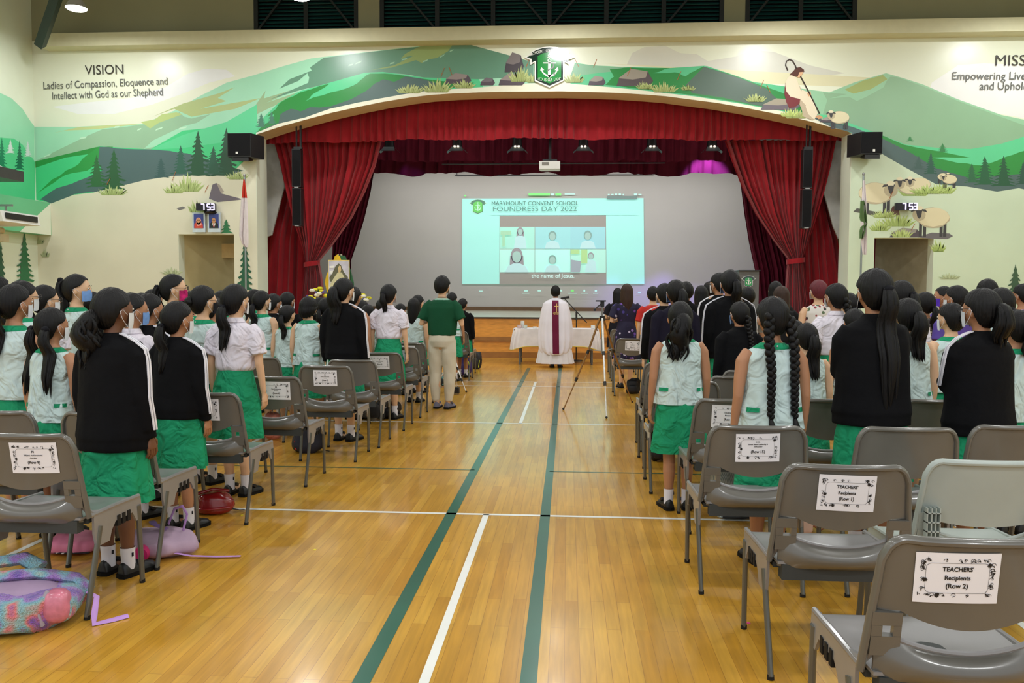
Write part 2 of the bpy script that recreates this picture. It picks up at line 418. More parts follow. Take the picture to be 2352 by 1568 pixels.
paint(jag([(612, 268), (634, 250), (643, 236), (690, 212), (757, 192), (722, 214), (702, 232), (760, 212), (812, 196), (828, 184), (850, 169), (900, 170), (980, 182), (1090, 190), (1000, 210), (900, 228), (760, 257), (640, 290), (588, 307), (596, 296), (622, 276), (630, 262)], 2, 3), green)
paint(jag([(590, 306), (640, 282), (644, 262), (668, 250), (690, 256), (712, 246), (760, 244), (806, 228), (842, 208), (860, 192), (880, 182), (905, 188), (930, 176), (965, 180), (1000, 190), (1000, 208), (900, 229), (760, 258), (640, 290)], 2, 2), slate)
# lower left hills
paint([(79, 371), (150, 356), (225, 337), (229, 336), (345, 343), (420, 300), (500, 292), (560, 280), (590, 308), (590, 340), (540, 390), (300, 430), (118, 466), (79, 458)], (70, 200, 132))
paint([(345, 343), (420, 310), (520, 280), (590, 240), (592, 300), (560, 320), (420, 340)], (92, 206, 148))
paint([(79, 371), (220, 338), (229, 337), (215, 352), (150, 362), (79, 386)], (42, 142, 62))
paint(jag([(86, 444), (120, 412), (170, 384), (200, 356), (229, 337), (260, 337), (240, 365), (200, 392), (150, 402), (110, 428)], 2, 3), (46, 150, 70))
paint(jag([(229, 337), (290, 342), (370, 345), (430, 352), (560, 392), (500, 408), (420, 404), (330, 418), (250, 436), (170, 446), (118, 467), (92, 458), (130, 432), (180, 415), (235, 392), (225, 372)], 1.5, 3), (80, 106, 108))
paint([(79, 520), (118, 467), (170, 447), (215, 442), (290, 424), (330, 414), (395, 404), (470, 402), (520, 404), (560, 395), (587, 372), px_of(xa0, 0), px_of(dl1, 0), px_of(dl1, dlz), px_of(dl0, dlz), px_of(dl0, 0), px_of(XL + .01, 0)], ground, fn=None)
paint(upto_arch([(588, 305), (640, 284), (700, 270), (757, 250), (820, 236), (879, 225), (930, 216), (985, 208), (1060, 203), (1110, 200), (1200, 192), (1260, 190), (1330, 191), (1400, 200), (1470, 203), (1560, 214), (1640, 222), (1720, 238), (1790, 254), (1860, 272), (1954, 300)], 0), (228, 226, 204))
# right hills over the arch
paint([(1320, 144), (1360, 150), (1430, 153.5), (1540, 156), (1617, 151), (1625, 152), (1700, 177), (1730, 188), (1800, 198), (1870, 208), (1880, 230), (1860, 268), (1800, 256), (1700, 238), (1600, 222), (1480, 208), (1400, 200), (1310, 192)], (88, 186, 134))
paint([(1320, 146), (1400, 153), (1440, 155), (1440, 160), (1340, 172), (1310, 175)], (126, 172, 140))
paint(jag([(1400, 158), (1450, 155), (1540, 156), (1500, 168), (1550, 166), (1575, 175), (1610, 155), (1617, 153), (1700, 178), (1760, 200), (1850, 232), (1880, 262), (1800, 254), (1700, 236), (1600, 220), (1480, 205), (1390, 195), (1410, 176)], 1.5, 3), (46, 134, 66))
paint([(1575, 195), (1600, 170), (1617, 153), (1700, 180), (1760, 204), (1790, 232), (1840, 262), (1720, 238), (1660, 224), (1590, 214)], (84, 104, 92))
# right big mountain and hills
paint([(1800, 198), (1890, 210), (1905, 212), (1960, 190), (2000, 178), (2035, 168), (2070, 178), (2120, 194), (2200, 228), (2300, 264), (2358, 276), (2358, 345), (1990, 345), (1956, 303), (1870, 260), (1850, 230)], (150, 196, 160))
paint([(2045, 176), (2035, 188), (2030, 200), (1990, 222), (1968, 232), (1950, 222), (1905, 226), (1945, 216), (1890, 212), (1900, 230), (1890, 262), (1956, 300), (2100, 340), (2358, 344), (2358, 290), (2200, 232), (2120, 198), (2060, 177)], (140, 178, 144))
paint([(1940, 206), (1980, 186), (2028, 172), (2038, 182), (2000, 205), (1960, 215)], (158, 172, 106))
paint([(1880, 262), (1905, 265), (2030, 312), (2080, 332), (2160, 340), (2230, 342), (2300, 330), (2358, 312), (2358, 420), (2100, 420), (1985, 350), (1957, 306), (1900, 285)], (96, 204, 148))
paint(jag([(1960, 300), (2030, 312), (2075, 332), (2160, 348), (2228, 362), (2140, 362), (2200, 374), (2260, 380), (2310, 360), (2358, 345), (2358, 432), (2240, 430), (2180, 418), (2060, 352), (1990, 318)], 1.2, 3), (50, 142, 66))
paint([(1862, 268), (1900, 276), (1960, 292), (2030, 320), (2090, 350), (2150, 386), (2230, 410), (2358, 398), (2358, 438), (2250, 442), (2150, 425), (2080, 385), (2020, 350), (1957, 318), (1957, 305), (1905, 290)], (82, 104, 104))
paint([(1957, 318), (2020, 350), (2080, 385), (2150, 423), (2220, 428), (2290, 440), (2340, 432), (2358, 436), px_of(XR, 3), px_of(XR, 0), px_of(dr1, 0), px_of(dr1, drz), px_of(dr0, drz), px_of(dr0, 0), px_of(xa1, 0)], (206, 222, 196))
for x, y, w, t, c in ((2090, 325, 22, 12, (60, 130, 80)), (2165, 350, 30, 20, (60, 130, 80)), (2138, 400, 34, 48, (50, 92, 78)), (2262, 425, 60, 62, (42, 96, 66)), (2305, 428, 58, 66, (40, 88, 62)), (2350, 424, 40, 50, (46, 84, 70)), (2232, 420, 40, 42, (50, 104, 72)), (2110, 390, 40, 30, (70, 96, 92))):
    fir(x, y - t, y, w, c)
for x, y, w, h_, c in ((455, 405, 70, 98, (40, 84, 60)), (520, 405, 74, 104, (38, 82, 60)), (490, 400, 60, 60, (46, 92, 74)), (415, 400, 46, 62, (52, 98, 84)), (370, 408, 40, 44, (60, 92, 92)), (262, 436, 66, 88, (44, 94, 60)), (222, 430, 56, 70, (48, 104, 62)), (600, 292, 30, 30, (66, 120, 98)), (624, 286, 26, 28, (70, 124, 102))):
    fir(x, y - h_, y, w, c)
for q in ((258, 448, 80, 24), (430, 440, 90, 40), (400, 444, 60, 24), (455, 488, 60, 36), (545, 412, 60, 22)): tuft(*q, (186, 204, 138), 13)
paint([(480, 456), (488, 424), (497, 420), (508, 444), (560, 458), (500, 464)], (112, 104, 116)); paint([(497, 420), (508, 444), (515, 440), (505, 424)], (170, 160, 150))
paint([(405, 478), (420, 474), (428, 478), (412, 483)], (120, 118, 118))
# hill line of lower wall on the right, sheep
for q in ((2100, 450, 90, 34), (2060, 520, 100, 34), (2165, 445, 70, 32), (2020, 530, 60, 26), (2075, 545, 60, 26), (2155, 578, 40, 30)): tuft(*q, (186, 208, 128), 13)
def el(cx, cy, rx, ry, rgb, n=18, rot=0, j=0):
    paint([(cx + rx * math.cos(2 * PI * i / n) * (1 + rnd.uniform(-j, j)) * 1.0 - ry * math.sin(2 * PI * i / n) * math.sin(rot), cy + ry * math.sin(2 * PI * i / n) * (1 + rnd.uniform(-j, j)) + rx * math.cos(2 * PI * i / n) * math.sin(rot)) for i in range(n)], rgb)
def sheep(cx, cy, s, d, legs=True):
    wool, dark, sh = (224, 214, 178), (64, 62, 66), (188, 176, 146)
    if legs:
        for k in (-.75, -.5, .5, .72):
            x = cx + k * s; paint([(x - .09 * s, cy + .3 * s), (x + .09 * s, cy + .3 * s), (x + .07 * s, cy + 1.15 * s), (x - .12 * s, cy + 1.15 * s)], dark)
    el(cx, cy, s, .62 * s, sh, 20, 0, .04); el(cx, cy - .04 * s, .97 * s, .57 * s, wool, 20, 0, .05)
    hx = cx + d * .85 * s; hy = cy - .3 * s
    el(hx, hy + .12 * s, .4 * s, .38 * s, sh); el(hx, hy - .22 * s, .27 * s, .2 * s, (230, 222, 192), 14, 0, .06)
    paint([(hx - .2 * s, hy - .15 * s), (hx + .2 * s, hy - .15 * s), (hx + .12 * s, hy + .25 * s), (hx, hy + .36 * s), (hx - .1 * s, hy + .25 * s)], dark)
    paint([(hx - .15 * s, hy - .12 * s), (hx - .5 * s, hy - .05 * s), (hx - .42 * s, hy - .2 * s), (hx - .18 * s, hy - .22 * s)], dark)
    paint([(hx + .15 * s, hy - .12 * s), (hx + .5 * s, hy - .02 * s), (hx + .4 * s, hy - .2 * s), (hx + .18 * s, hy - .22 * s)], dark)
rock(2080, 545, 74, 22, (150, 146, 138)); paint([(2106, 545), (2140, 534), (2180, 536), (2189, 542), (2176, 549), (2140, 548)], (110, 106, 110))
tuft(2070, 545, 60, 26, (188, 206, 130), 11)
paint([(1960, 486), (1968, 478), (2010, 486), (2040, 488), (2000, 494)], (92, 92, 86)); paint([(2040, 494), (2050, 474), (2062, 470), (2066, 494)], (110, 84, 76))
sheep(2012, 444, 40, 1); sheep(2143, 500, 38, -1); sheep(2092, 428, 30, -1, False); sheep(2112, 424, 26, -1, False)
sheep(2166, 406, 13, 1); sheep(2181, 412, 17, -1)
tuft(2130, 445, 100, 22, (186, 208, 128), 15); tuft(2030, 500, 70, 22, (190, 208, 132), 13)
# rocks and tufts on top of the arch
rock(1052, 192, 62, 24, (142, 130, 126)); rock(1176, 196, 62, 28, (144, 132, 128)); rock(1181, 166, 44, 46, (120, 112, 112), (72, 66, 72)); rock(1120, 196, 34, 18, (112, 104, 110))
rock(1371, 196, 40, 22, (150, 144, 134)); rock(1458, 198, 84, 40, (150, 142, 128), (88, 78, 80)); rock(1792, 252, 90, 26, (160, 152, 134), (108, 100, 108)); rock(1900, 281, 34, 12, (160, 154, 144)); 
for q in ((1003, 212, 84, 34), (940, 214, 76, 24), (1065, 203, 60, 22), (1195, 188, 66, 38), (1230, 190, 60, 28), (1318, 190, 60, 26), (1525, 212, 74, 26), (1482, 205, 50, 20), (1735, 234, 56, 22), (1828, 272, 70, 24), (1580, 208, 40, 16)): tuft(*q, (178, 190, 124), 13)
for q in ((1012, 200, 44), (1040, 196, 42, -1), (1208, 175, 40), (1362, 178, 42), (1330, 172, 34, -1), (1440, 196, 40), (1555, 205, 40), (1745, 225, 40), (1770, 232, 36, -1), (1846, 262, 30), (395, 440, 46), (470, 460, 34), (245, 440, 30), (2042, 475, 36), (2092, 545, 30)): stalk(*q)
# seated shepherd with a crook
robe, shade, cape, dark = (226, 214, 188), (188, 172, 146), (120, 52, 56), (52, 38, 30)
paint([(1803, 190), (1801, 215), (1806, 235), (1812, 248), (1824, 247), (1836, 238), (1844, 228), (1820, 222), (1806, 205)], cape)
paint([(1836, 240), (1838, 225), (1860, 220), (1868, 232), (1873, 250), (1878, 262), (1866, 276), (1845, 268), (1842, 255)], shade)
paint([(1803, 195), (1808, 180), (1816, 173), (1826, 175), (1833, 192), (1838, 205), (1856, 212), (1855, 230), (1850, 242), (1838, 228), (1815, 222), (1806, 210)], robe)
paint([(1855, 222), (1863, 220), (1878, 260), (1870, 275), (1856, 262), (1850, 245)], robe)
paint([(1833, 190), (1842, 210), (1838, 206)], shade)
paint([(1829, 160), (1840, 163), (1845, 166), (1838, 178), (1832, 178), (1826, 172)], (214, 170, 132))
paint([(1813, 172), (1822, 163), (1828, 156), (1838, 154), (1846, 160), (1847, 165), (1836, 166), (1832, 176), (1824, 176), (1818, 173)], (86, 50, 42))
paint([(1853, 214), (1861, 209), (1863, 218), (1857, 222)], (210, 160, 120))
def stroke(pts, w, rgb):
    Lp, Rp = [], []
    for i, p in enumerate(pts):
        a = pts[max(0, i - 1)]; c = pts[min(len(pts) - 1, i + 1)]; dx, dy = c[0] - a[0], c[1] - a[1]; l = math.hypot(dx, dy) or 1
        Lp.append((p[0] - dy / l * w / 2, p[1] + dx / l * w / 2)); Rp.append((p[0] + dy / l * w / 2, p[1] - dx / l * w / 2))
    paint(Lp + Rp[::-1], rgb)
stroke([(1809, 162), (1804, 150), (1806, 141), (1813, 137), (1820, 140), (1826, 150), (1829, 158)], 3, dark)
stroke([(1838, 175), (1855, 207), (1882, 261)], 3, dark)
paint([(1872, 268), (1882, 264), (1890, 270), (1880, 274)], (200, 150, 110))
sheep(1928, 270, 23, -1)
tuft(1812, 268, 50, 22, (196, 214, 130), 11)
# firs low on the wall beside the doors
fir(563, 545, 668, 42, (34, 92, 66)); fir(520, 506, 536, 30, (44, 120, 76), n=4)
fir(2332, 612, 690, 52, (62, 92, 70), n=7)
for q in ((90, 560, 30, 18), (105, 590, 26, 20), (395, 630, 60, 16), (2180, 640, 60, 14)): tuft(*q, (188, 200, 160), 9)
wf = struct('wall_front', wall, MATS)
# lettering on the wall
ink = M('dark_lettering', (52, 48, 44), .5, var=0); ink2 = M('grey_lettering', (88, 90, 88), .5, var=0)
def wtext(body, cxp, cyp, hpx, rot, m, wpx=None, align='CENTER', Y=None, parent=None, name='lettering', off=0, depth=.004):
    Y = Y or WY - .022; c = at_y(cxp, cyp, Y); s = Y / F
    me = text_mesh(body, 1, 0, align)
    xs = [v.co.x for v in me.vertices]; w = max(xs) - min(xs); k = hpx * s / .7; kx = (wpx * s / w) if wpx else k
    cr, sr = math.cos(rot), math.sin(rot)
    mb = MB()
    for v in me.vertices:
        x, y = v.co.x * kx, v.co.y * k; mb.v.append((c.x + x * cr - y * sr, Y, c.z + x * sr + y * cr))
    for p in me.polygons: mb.f.append(tuple(p.vertices)); mb.m.append(0)
    bpy.data.meshes.remove(me)
    return link(name, mb.mesh(name, [m], False), parent)
wtext('VISION', 240, 161, 22, .015, ink, 93, parent=wf)
wtext('Ladies of Compassion, Eloquence and', 241, 192, 17, .026, ink2, 301, parent=wf)
wtext('Intellect with God as our Shepherd', 246, 216, 17, .026, ink2, 268, parent=wf)
wtext('MISSION', 2284, 140, 23, -.01, ink, 126, 'LEFT', parent=wf)
wtext('Empowering Lives, Enriching Minds', 2186, 175, 17, -.01, ink2, 318, 'LEFT', parent=wf)
wtext('and Upholding Values', 2250, 198, 17, -.01, ink2, 190, 'LEFT', parent=wf)
# door interiors, corridor boxes -------------------------------------------------
def inner(x0, x1, zt, side):
    mb = MB(); Y0 = WY + .3; Yb = WY + 2.6
    mb.box(((x0 + x1) / 2, Yb + .05, zt / 2 + .2), (x1 - x0 + .3, .1, zt + .6))
    mb.box(((x0 + x1) / 2, (Y0 + Yb) / 2, zt + .25), (x1 - x0 + .3, Yb - Y0, .1))
    xs = x0 if side < 0 else x1
    mb.prism([(xs, Y0, 0), (xs, Y0, zt + .2), (xs - side * .75, Y0 + 1.6, zt + .2), (xs - side * .75, Y0 + 1.6, 0)], (side * .05, 0, 0))
    return mb
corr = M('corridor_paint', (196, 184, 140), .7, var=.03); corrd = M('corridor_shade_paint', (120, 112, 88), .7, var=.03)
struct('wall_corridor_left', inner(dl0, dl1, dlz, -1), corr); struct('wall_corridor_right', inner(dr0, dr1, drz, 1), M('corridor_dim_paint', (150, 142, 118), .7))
for xq, zq, lb in ((dl1 - .1, dlz, 'narrow red curtain inside the left doorway'), (dr0 + .1, drz, 'narrow red curtain inside the right doorway')):
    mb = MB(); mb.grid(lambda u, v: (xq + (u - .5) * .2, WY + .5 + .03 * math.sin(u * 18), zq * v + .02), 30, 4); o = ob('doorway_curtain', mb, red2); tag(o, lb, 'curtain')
mb = MB(); mb.box((dl1 - .75, WY + 1.4, dlz - .32), (.9, .12, .36)); mb.box((dl1 - .95, WY + 1.6, 1.5), (.16, .14, 3.0)); struct('trim_1', mb, M('tan_door_trim', (214, 186, 130), .5))
mb = MB(); mb.box((dl1 - .5, WY + 1.9, 1.5), (.5, .06, 2.3)); d1 = struct('door_1', mb, M('pale_door', (214, 196, 150), .4))
mb = MB(); mb.box((dl1 - .72, WY + 1.85, 1.5), (.05, .05, 2.34)); mb.box((dl1 - .5, WY + 1.85, 2.68), (.5, .05, .06)); struct('door_frame', mb, black, d1)
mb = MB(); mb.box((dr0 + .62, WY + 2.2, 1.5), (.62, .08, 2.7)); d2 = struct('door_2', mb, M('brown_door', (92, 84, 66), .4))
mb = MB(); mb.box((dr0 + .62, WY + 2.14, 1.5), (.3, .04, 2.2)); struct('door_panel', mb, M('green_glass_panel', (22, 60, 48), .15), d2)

# left wall with its soffit beam ---------------------------------------------------
LW = MB(); LM = [cream]
LW.poly([(XL, -4.5, 0), (XL, WY, 0), (XL, WY, ZT), (XL, -4.5, ZT)])
def lpaint(pts, rgb, x=XL, k=.004):
    m = M('mural_%d_%d_%d' % rgb, rgb, .32, var=.05, scale=.8)
    if m not in LM: LM.append(m)
    LW.cur = LM.index(m); layer[0] += 1
    LW.ngon([Vector((x + k + .00005 * layer[0], *(lambda p: (min(p.y, WY - .001), p.z))(at_x(px, py, x)))) for px, py in pts])
def lx(px, py, k=0):
    p = at_x(px, py, XL); p.x = XL + .006 + k; p.y = min(p.y, WY - .002); return p
for pts, c in (([(-60, 190), (0, 214), (25, 226), (50, 250), (66, 275), (77, 290), (79, 460), (0, 450), (-60, 440)], (150, 214, 178)),
               ([(-60, 312), (0, 316), (30, 318), (50, 332), (79, 372), (79, 460), (-60, 450)], (84, 200, 138))):
    lpaint(pts, c)
_wall, _M = wall, MATS
wall, MATS = LW, LM
fir(22, 322, 352, 22, (212, 224, 222), fn=lx); fir(62, 326, 360, 20, (206, 216, 216), fn=lx); fir(43, 326, 390, 24, (30, 104, 76), fn=lx); fir(2, 320, 384, 26, (34, 124, 88), fn=lx)
fir(55, 540, 648, 50, (30, 108, 66), fn=lx); fir(0, 560, 690, 40, (26, 84, 58), fn=lx)
wall, MATS = _wall, _M
struct('wall_left', LW, LM)
xb = at_y(117, 500, WY).x; zb0 = at_y(117, 540, WY).z; zb1 = at_y(117, 466, WY).z
bm_ = MB(); BMm = [M('beam_green_paint', (104, 194, 142), .4, var=.03, scale=1), cream]
bm_.box(((XL + xb) / 2, (WY - 4.5) / 2, (zb0 + zb1) / 2), (xb - XL, WY + 4.5, zb1 - zb0))
bm_.cur = 1
pt = [at_x(px, py, xb) for px, py in ((117, 467), (117, 540), (45, 532))]
bm_.ngon([Vector((xb + .002, min(p.y, WY - .001), p.z)) for p in pt])
struct('trim_2', bm_, BMm)
mb = MB(); mb.poly([(XR, -4.5, 0), (XR, WY, 0), (XR, WY, ZT), (XR, -4.5, ZT)]); struct('wall_right', mb, cream)
mb = MB(); mb.box((-.3, 7.5, ZT + .1), (26.4, 24.2, .1)); struct('ceiling', mb, M('ceiling_grey', (120, 124, 112), .8))
# horizontal beam over the mural
mb = MB(); mb.box((-.3, WY - .2, 7.4), (XR - XL - .3, .4, .3)); struct('trim_3', mb, M('beam_paint', (206, 202, 168), .6, var=.03))
mb = MB(); mb.box((-.3, WY + .18, 8.9), (XR - XL, .02, 3.2)); struct('wall_back', mb, M('night_dark', (10, 14, 14), .9, var=0))
# louvre windows
lou = M('dark_green_louvre', (22, 74, 72), .4, var=.1)
frm = M('dark_frame', (20, 26, 24), .5)
for i, (a, c) in enumerate(wins):
    mb = MB(); z = wz0 + .04
    while z < wz1:
        mb.box(((a + c) / 2, WY + .09, z), (c - a, .1, .012), Matrix.Rotation(.7, 3, 'X')); z += .085
    wn = struct('window_%d' % (i + 1), mb, lou)
    fr = MB(); n = max(2, round((c - a) / 1.25))
    for k in range(n + 1):
        x = a + (c - a) * k / n; fr.box((x, WY + .02, (wz0 + wz1) / 2), (.1, .05, wz1 - wz0))
    struct('window_frame', fr, frm, wn)
    for k in range(n):
        x0 = a + (c - a) * k / n; x1 = a + (c - a) * (k + 1) / n; s = 1 if k % 2 else -1
        if i == 1: s = 1 if k < n / 2 else -1
        br_ = MB(); xt, xbm = (x0, x1) if s > 0 else (x1, x0)
        br_.prism([(xt - .03, WY - .04, wz0 + 1.5), (xt + .03, WY - .04, wz0 + 1.5), (xbm + .03, WY - .04, wz0), (xbm - .03, WY - .04, wz0)], (0, .05, 0))
        struct('window_brace', br_, frm, wn)
# roof truss strut
p0 = at_y(92, 104, 18.6); p1 = at_y(142, -40, 17.6)
mb = MB(); mb.tube([p0, p1], .13, 4); t = ob('roof_strut', mb, M('dark_green_steel', (20, 44, 34), .5), smooth=False); tag(t, 'dark green diagonal steel strut in the upper left corner', 'strut')

# ================================================================== STAGE
wood = M('orange_stage_panelling', (216, 148, 62), .35, var=.14, scale=5, coat=.3, stretch=(1, 1, 5))
wood2 = M('brown_stage_trim', (150, 100, 44), .4, var=.12, scale=5)
mb = MB(); mb.box(((xa0 + xa1) / 2, WY + .06, STZ / 2 - .02), (xa1 - xa0, .1, STZ - .04))
sf = struct('stage_front', mb, wood)
mb = MB(); x = (xa0 + xa1) / 2; w = xa1 - xa0
mb.box((x, WY - .0, .07), (w, .03, .14)); struct('skirting', mb, wood2, sf)
mb = MB(); mb.box((x, WY - .005, .45), (w, .03, .09)); mb.box((x, WY - .01, .39), (w, .04, .02)); struct('rail', mb, wood2, sf)
mb = MB(); mb.box((x, WY + .02, STZ - .015), (w, .12, .03)); struct('nosing', mb, M('dark_nosing', (70, 56, 40), .4), sf)
SB = 27.7
mb = MB(); mb.box((x, (WY + SB) / 2 + .05, STZ - .1), (18, SB - WY, .2)); struct('floor_stage', mb, M('pale_stage_floor', (214, 210, 186), .25, var=.04, coat=.4))
mb = MB(); mb.box((x, SB + .05, 4), (18, .1, 8)); wb = struct('wall_stage_back', mb, M('stage_wall_grey', (196, 194, 190), .6, var=.02, scale=1))
mb = MB(); mb.box((x, SB - .02, STZ + .06), (18, .04, .12)); struct('baseboard_back', mb, M('brown_skirting', (112, 84, 54), .5))
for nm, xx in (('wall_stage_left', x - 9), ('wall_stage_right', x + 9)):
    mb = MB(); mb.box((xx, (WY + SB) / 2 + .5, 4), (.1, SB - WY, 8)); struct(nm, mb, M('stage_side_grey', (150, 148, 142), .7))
mb = MB(); mb.box((x, (WY + SB) / 2 + .3, 8), (18, SB - WY - .6, .1)); struct('ceiling_stage', mb, M('stage_ceiling_dark', (40, 38, 38), .9))
mb = MB(); mb.box((x, SB - .05, at_y(1270, 404, SB).z + .02), ((1500 - 1053) / F * SB, .03, .03))
for k in range(5):
    mb.box((x - 3.2 + k * 1.62, SB - .05, at_y(1270, 404, SB).z + .2), (.02, .02, .4))
o = ob('screen_rail', mb, black); tag(o, 'thin black rail high on the grey stage back wall', 'rail')

def drape(name, rows, D, nf, amp, mat, parent=None, nu=160, seed=0, dfn=None, fine=.35, hem=0):
    # rows: list of px polylines (top to bottom); smooth vertical blend
    rr = random.Random(seed); ph = [rr.uniform(0, 6) for _ in range(6)]
    def res(pl, u):
        t = u * (len(pl) - 1); i = min(len(pl) - 2, int(t)); f = t - i
        return (pl[i][0] + (pl[i + 1][0] - pl[i][0]) * f, pl[i][1] + (pl[i + 1][1] - pl[i][1]) * f)
    nv = 12 * (len(rows) - 1)
    def fn(u, v):
        t = v * (len(rows) - 1); i = min(len(rows) - 2, int(t)); f = t - i
        a = res(rows[i], u); c = res(rows[i + 1], u)
        px = a[0] + (c[0] - a[0]) * f; py = a[1] + (c[1] - a[1]) * f
        uu = u + .012 * math.sin(u * 17 + ph[0]) + .008 * math.sin(u * 41 + ph[1])
        q = math.sin(2 * PI * nf * uu + ph[2]) + fine * math.sin(2 * PI * nf * 2.3 * uu + ph[3] + v * 1.5)
        q = math.copysign(abs(q) ** .7, q)
        aa = amp * (.75 + .3 * math.sin(u * 23 + ph[4])) * (dfn(v) if dfn else 1)
        p = at_y(px, py, D); p.y = D + aa * q
        if hem and v > .98: p.z += hem * math.sin(u * 70 + ph[5]) * .5 + hem * math.sin(u * 31)
        return p
    mb = MB(); mb.grid(fn, nu, nv)
    return ob(name, mb, mat, parent, sharp=70)
# valances
top = [(x_, y_ + 8) for x_, y_ in arch]; tp = []
for k in range(41):
    px = 606 + (1938 - 606) * k / 40; tp.append((px, interp(px, arch) - 6))
bt = [(px, interp(px, [(606, 331), (760, 326), (1000, 321), (1270, 318), (1500, 320), (1750, 322), (1938, 322)])) for px, _ in tp]
o = drape('valance_curtain', [tp, bt], 20.35, 62, .055, red, nu=900, seed=1, hem=.02, dfn=lambda v: .6 + .4 * v); tag(o, 'bright red pleated valance following the stage arch', 'curtain')
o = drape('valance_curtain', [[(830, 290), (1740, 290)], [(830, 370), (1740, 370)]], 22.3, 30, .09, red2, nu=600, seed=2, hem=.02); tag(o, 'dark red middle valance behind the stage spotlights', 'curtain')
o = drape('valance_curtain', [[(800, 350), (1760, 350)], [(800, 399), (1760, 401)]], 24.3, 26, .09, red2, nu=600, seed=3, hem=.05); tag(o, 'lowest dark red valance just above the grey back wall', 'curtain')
# tied main curtains
def tied(label, L_, R_, D, mat, nf, amp, tie=None, seed=0, nu=220):
    ys = sorted(set([p[1] for p in L_] + [p[1] for p in R_]))
    rows = [[(interp(y, [(b_, a_) for a_, b_ in L_]), y), (interp(y, [(b_, a_) for a_, b_ in R_]), y)] for y in ys]
    root = drape('stage_curtain', rows, D, nf, amp, mat, nu=nu, seed=seed)
    tag(root, label, 'curtain')
    if tie:
        a = at_y(tie[0], tie[2], D); c = at_y(tie[1], tie[2], D); r = (c.x - a.x) / 2
        mb = MB(); R = []
        for dz in (-.06, .06): R.append([((a.x + c.x) / 2 + (r + .02) * math.cos(t), D + .17 * math.sin(t), a.z + dz + .03 * math.cos(t * 1)) for t in [2 * PI * i / 24 for i in range(24)]])
        mb.rings(R, False); ob('tie_band', mb, mat, root)
    return root
tied('red stage curtain tied back at the left of the stage', [(628, 322), (642, 370), (655, 430), (672, 500), (692, 560), (702, 600), (698, 640), (692, 690), (690, 728)], [(876, 322), (862, 380), (838, 440), (808, 500), (765, 560), (732, 600), (738, 630), (744, 680), (746, 728)], 20.7, red, 15, .085, (700, 733, 606), 5)
tied('red stage curtain tied back at the right of the stage', [(1665, 322), (1682, 370), (1705, 430), (1735, 490), (1775, 550), (1810, 594), (1806, 640), (1803, 690), (1802, 728)], [(1920, 322), (1908, 380), (1893, 440), (1875, 500), (1855, 560), (1844, 594), (1850, 640), (1857, 690), (1862, 728)], 20.7, red, 15, .085, (1808, 1846, 599), 6)
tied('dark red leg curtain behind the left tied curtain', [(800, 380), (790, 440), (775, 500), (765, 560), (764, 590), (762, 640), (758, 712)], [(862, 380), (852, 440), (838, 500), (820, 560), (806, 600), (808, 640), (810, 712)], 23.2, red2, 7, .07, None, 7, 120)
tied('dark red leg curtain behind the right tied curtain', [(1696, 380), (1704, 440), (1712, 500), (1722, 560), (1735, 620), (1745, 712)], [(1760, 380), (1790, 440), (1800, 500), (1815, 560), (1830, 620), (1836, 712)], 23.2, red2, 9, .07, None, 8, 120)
tied('red masking curtain hanging at the far left edge of stage', [(660, 400), (640, 460), (622, 520), (612, 552), (606, 640), (600, 728)], [(720, 400), (720, 460), (720, 520), (722, 552), (722, 640), (722, 728)], 21.4, red, 5, .1, None, 9, 120)
tied('red masking curtain hanging at the far right edge of stage', [(1850, 400), (1840, 460), (1835, 520), (1830, 560), (1830, 640), (1830, 728)], [(1890, 400), (1898, 460), (1908, 500), (1922, 552), (1936, 640), (1940, 728)], 21.4, red, 5, .1, None, 10, 120)
# pale boards between pillar and curtain
grey_b = M('pale_board', (190, 190, 184), .5)
for lab, pts in (('pale side board beside the left stage pillar', [(608, 330), (650, 330), (652, 430), (624, 540), (608, 545)]), ('pale side board beside the right stage pillar', [(1938, 325), (1905, 325), (1890, 430), (1914, 520), (1926, 548), (1940, 550)])):
    mb = MB(); P_ = [at_y(a, c, 20.9) for a, c in pts]; mb.prism(P_, (0, .06, 0)); o = ob('side_board', mb, grey_b, smooth=False); tag(o, lab, 'board')
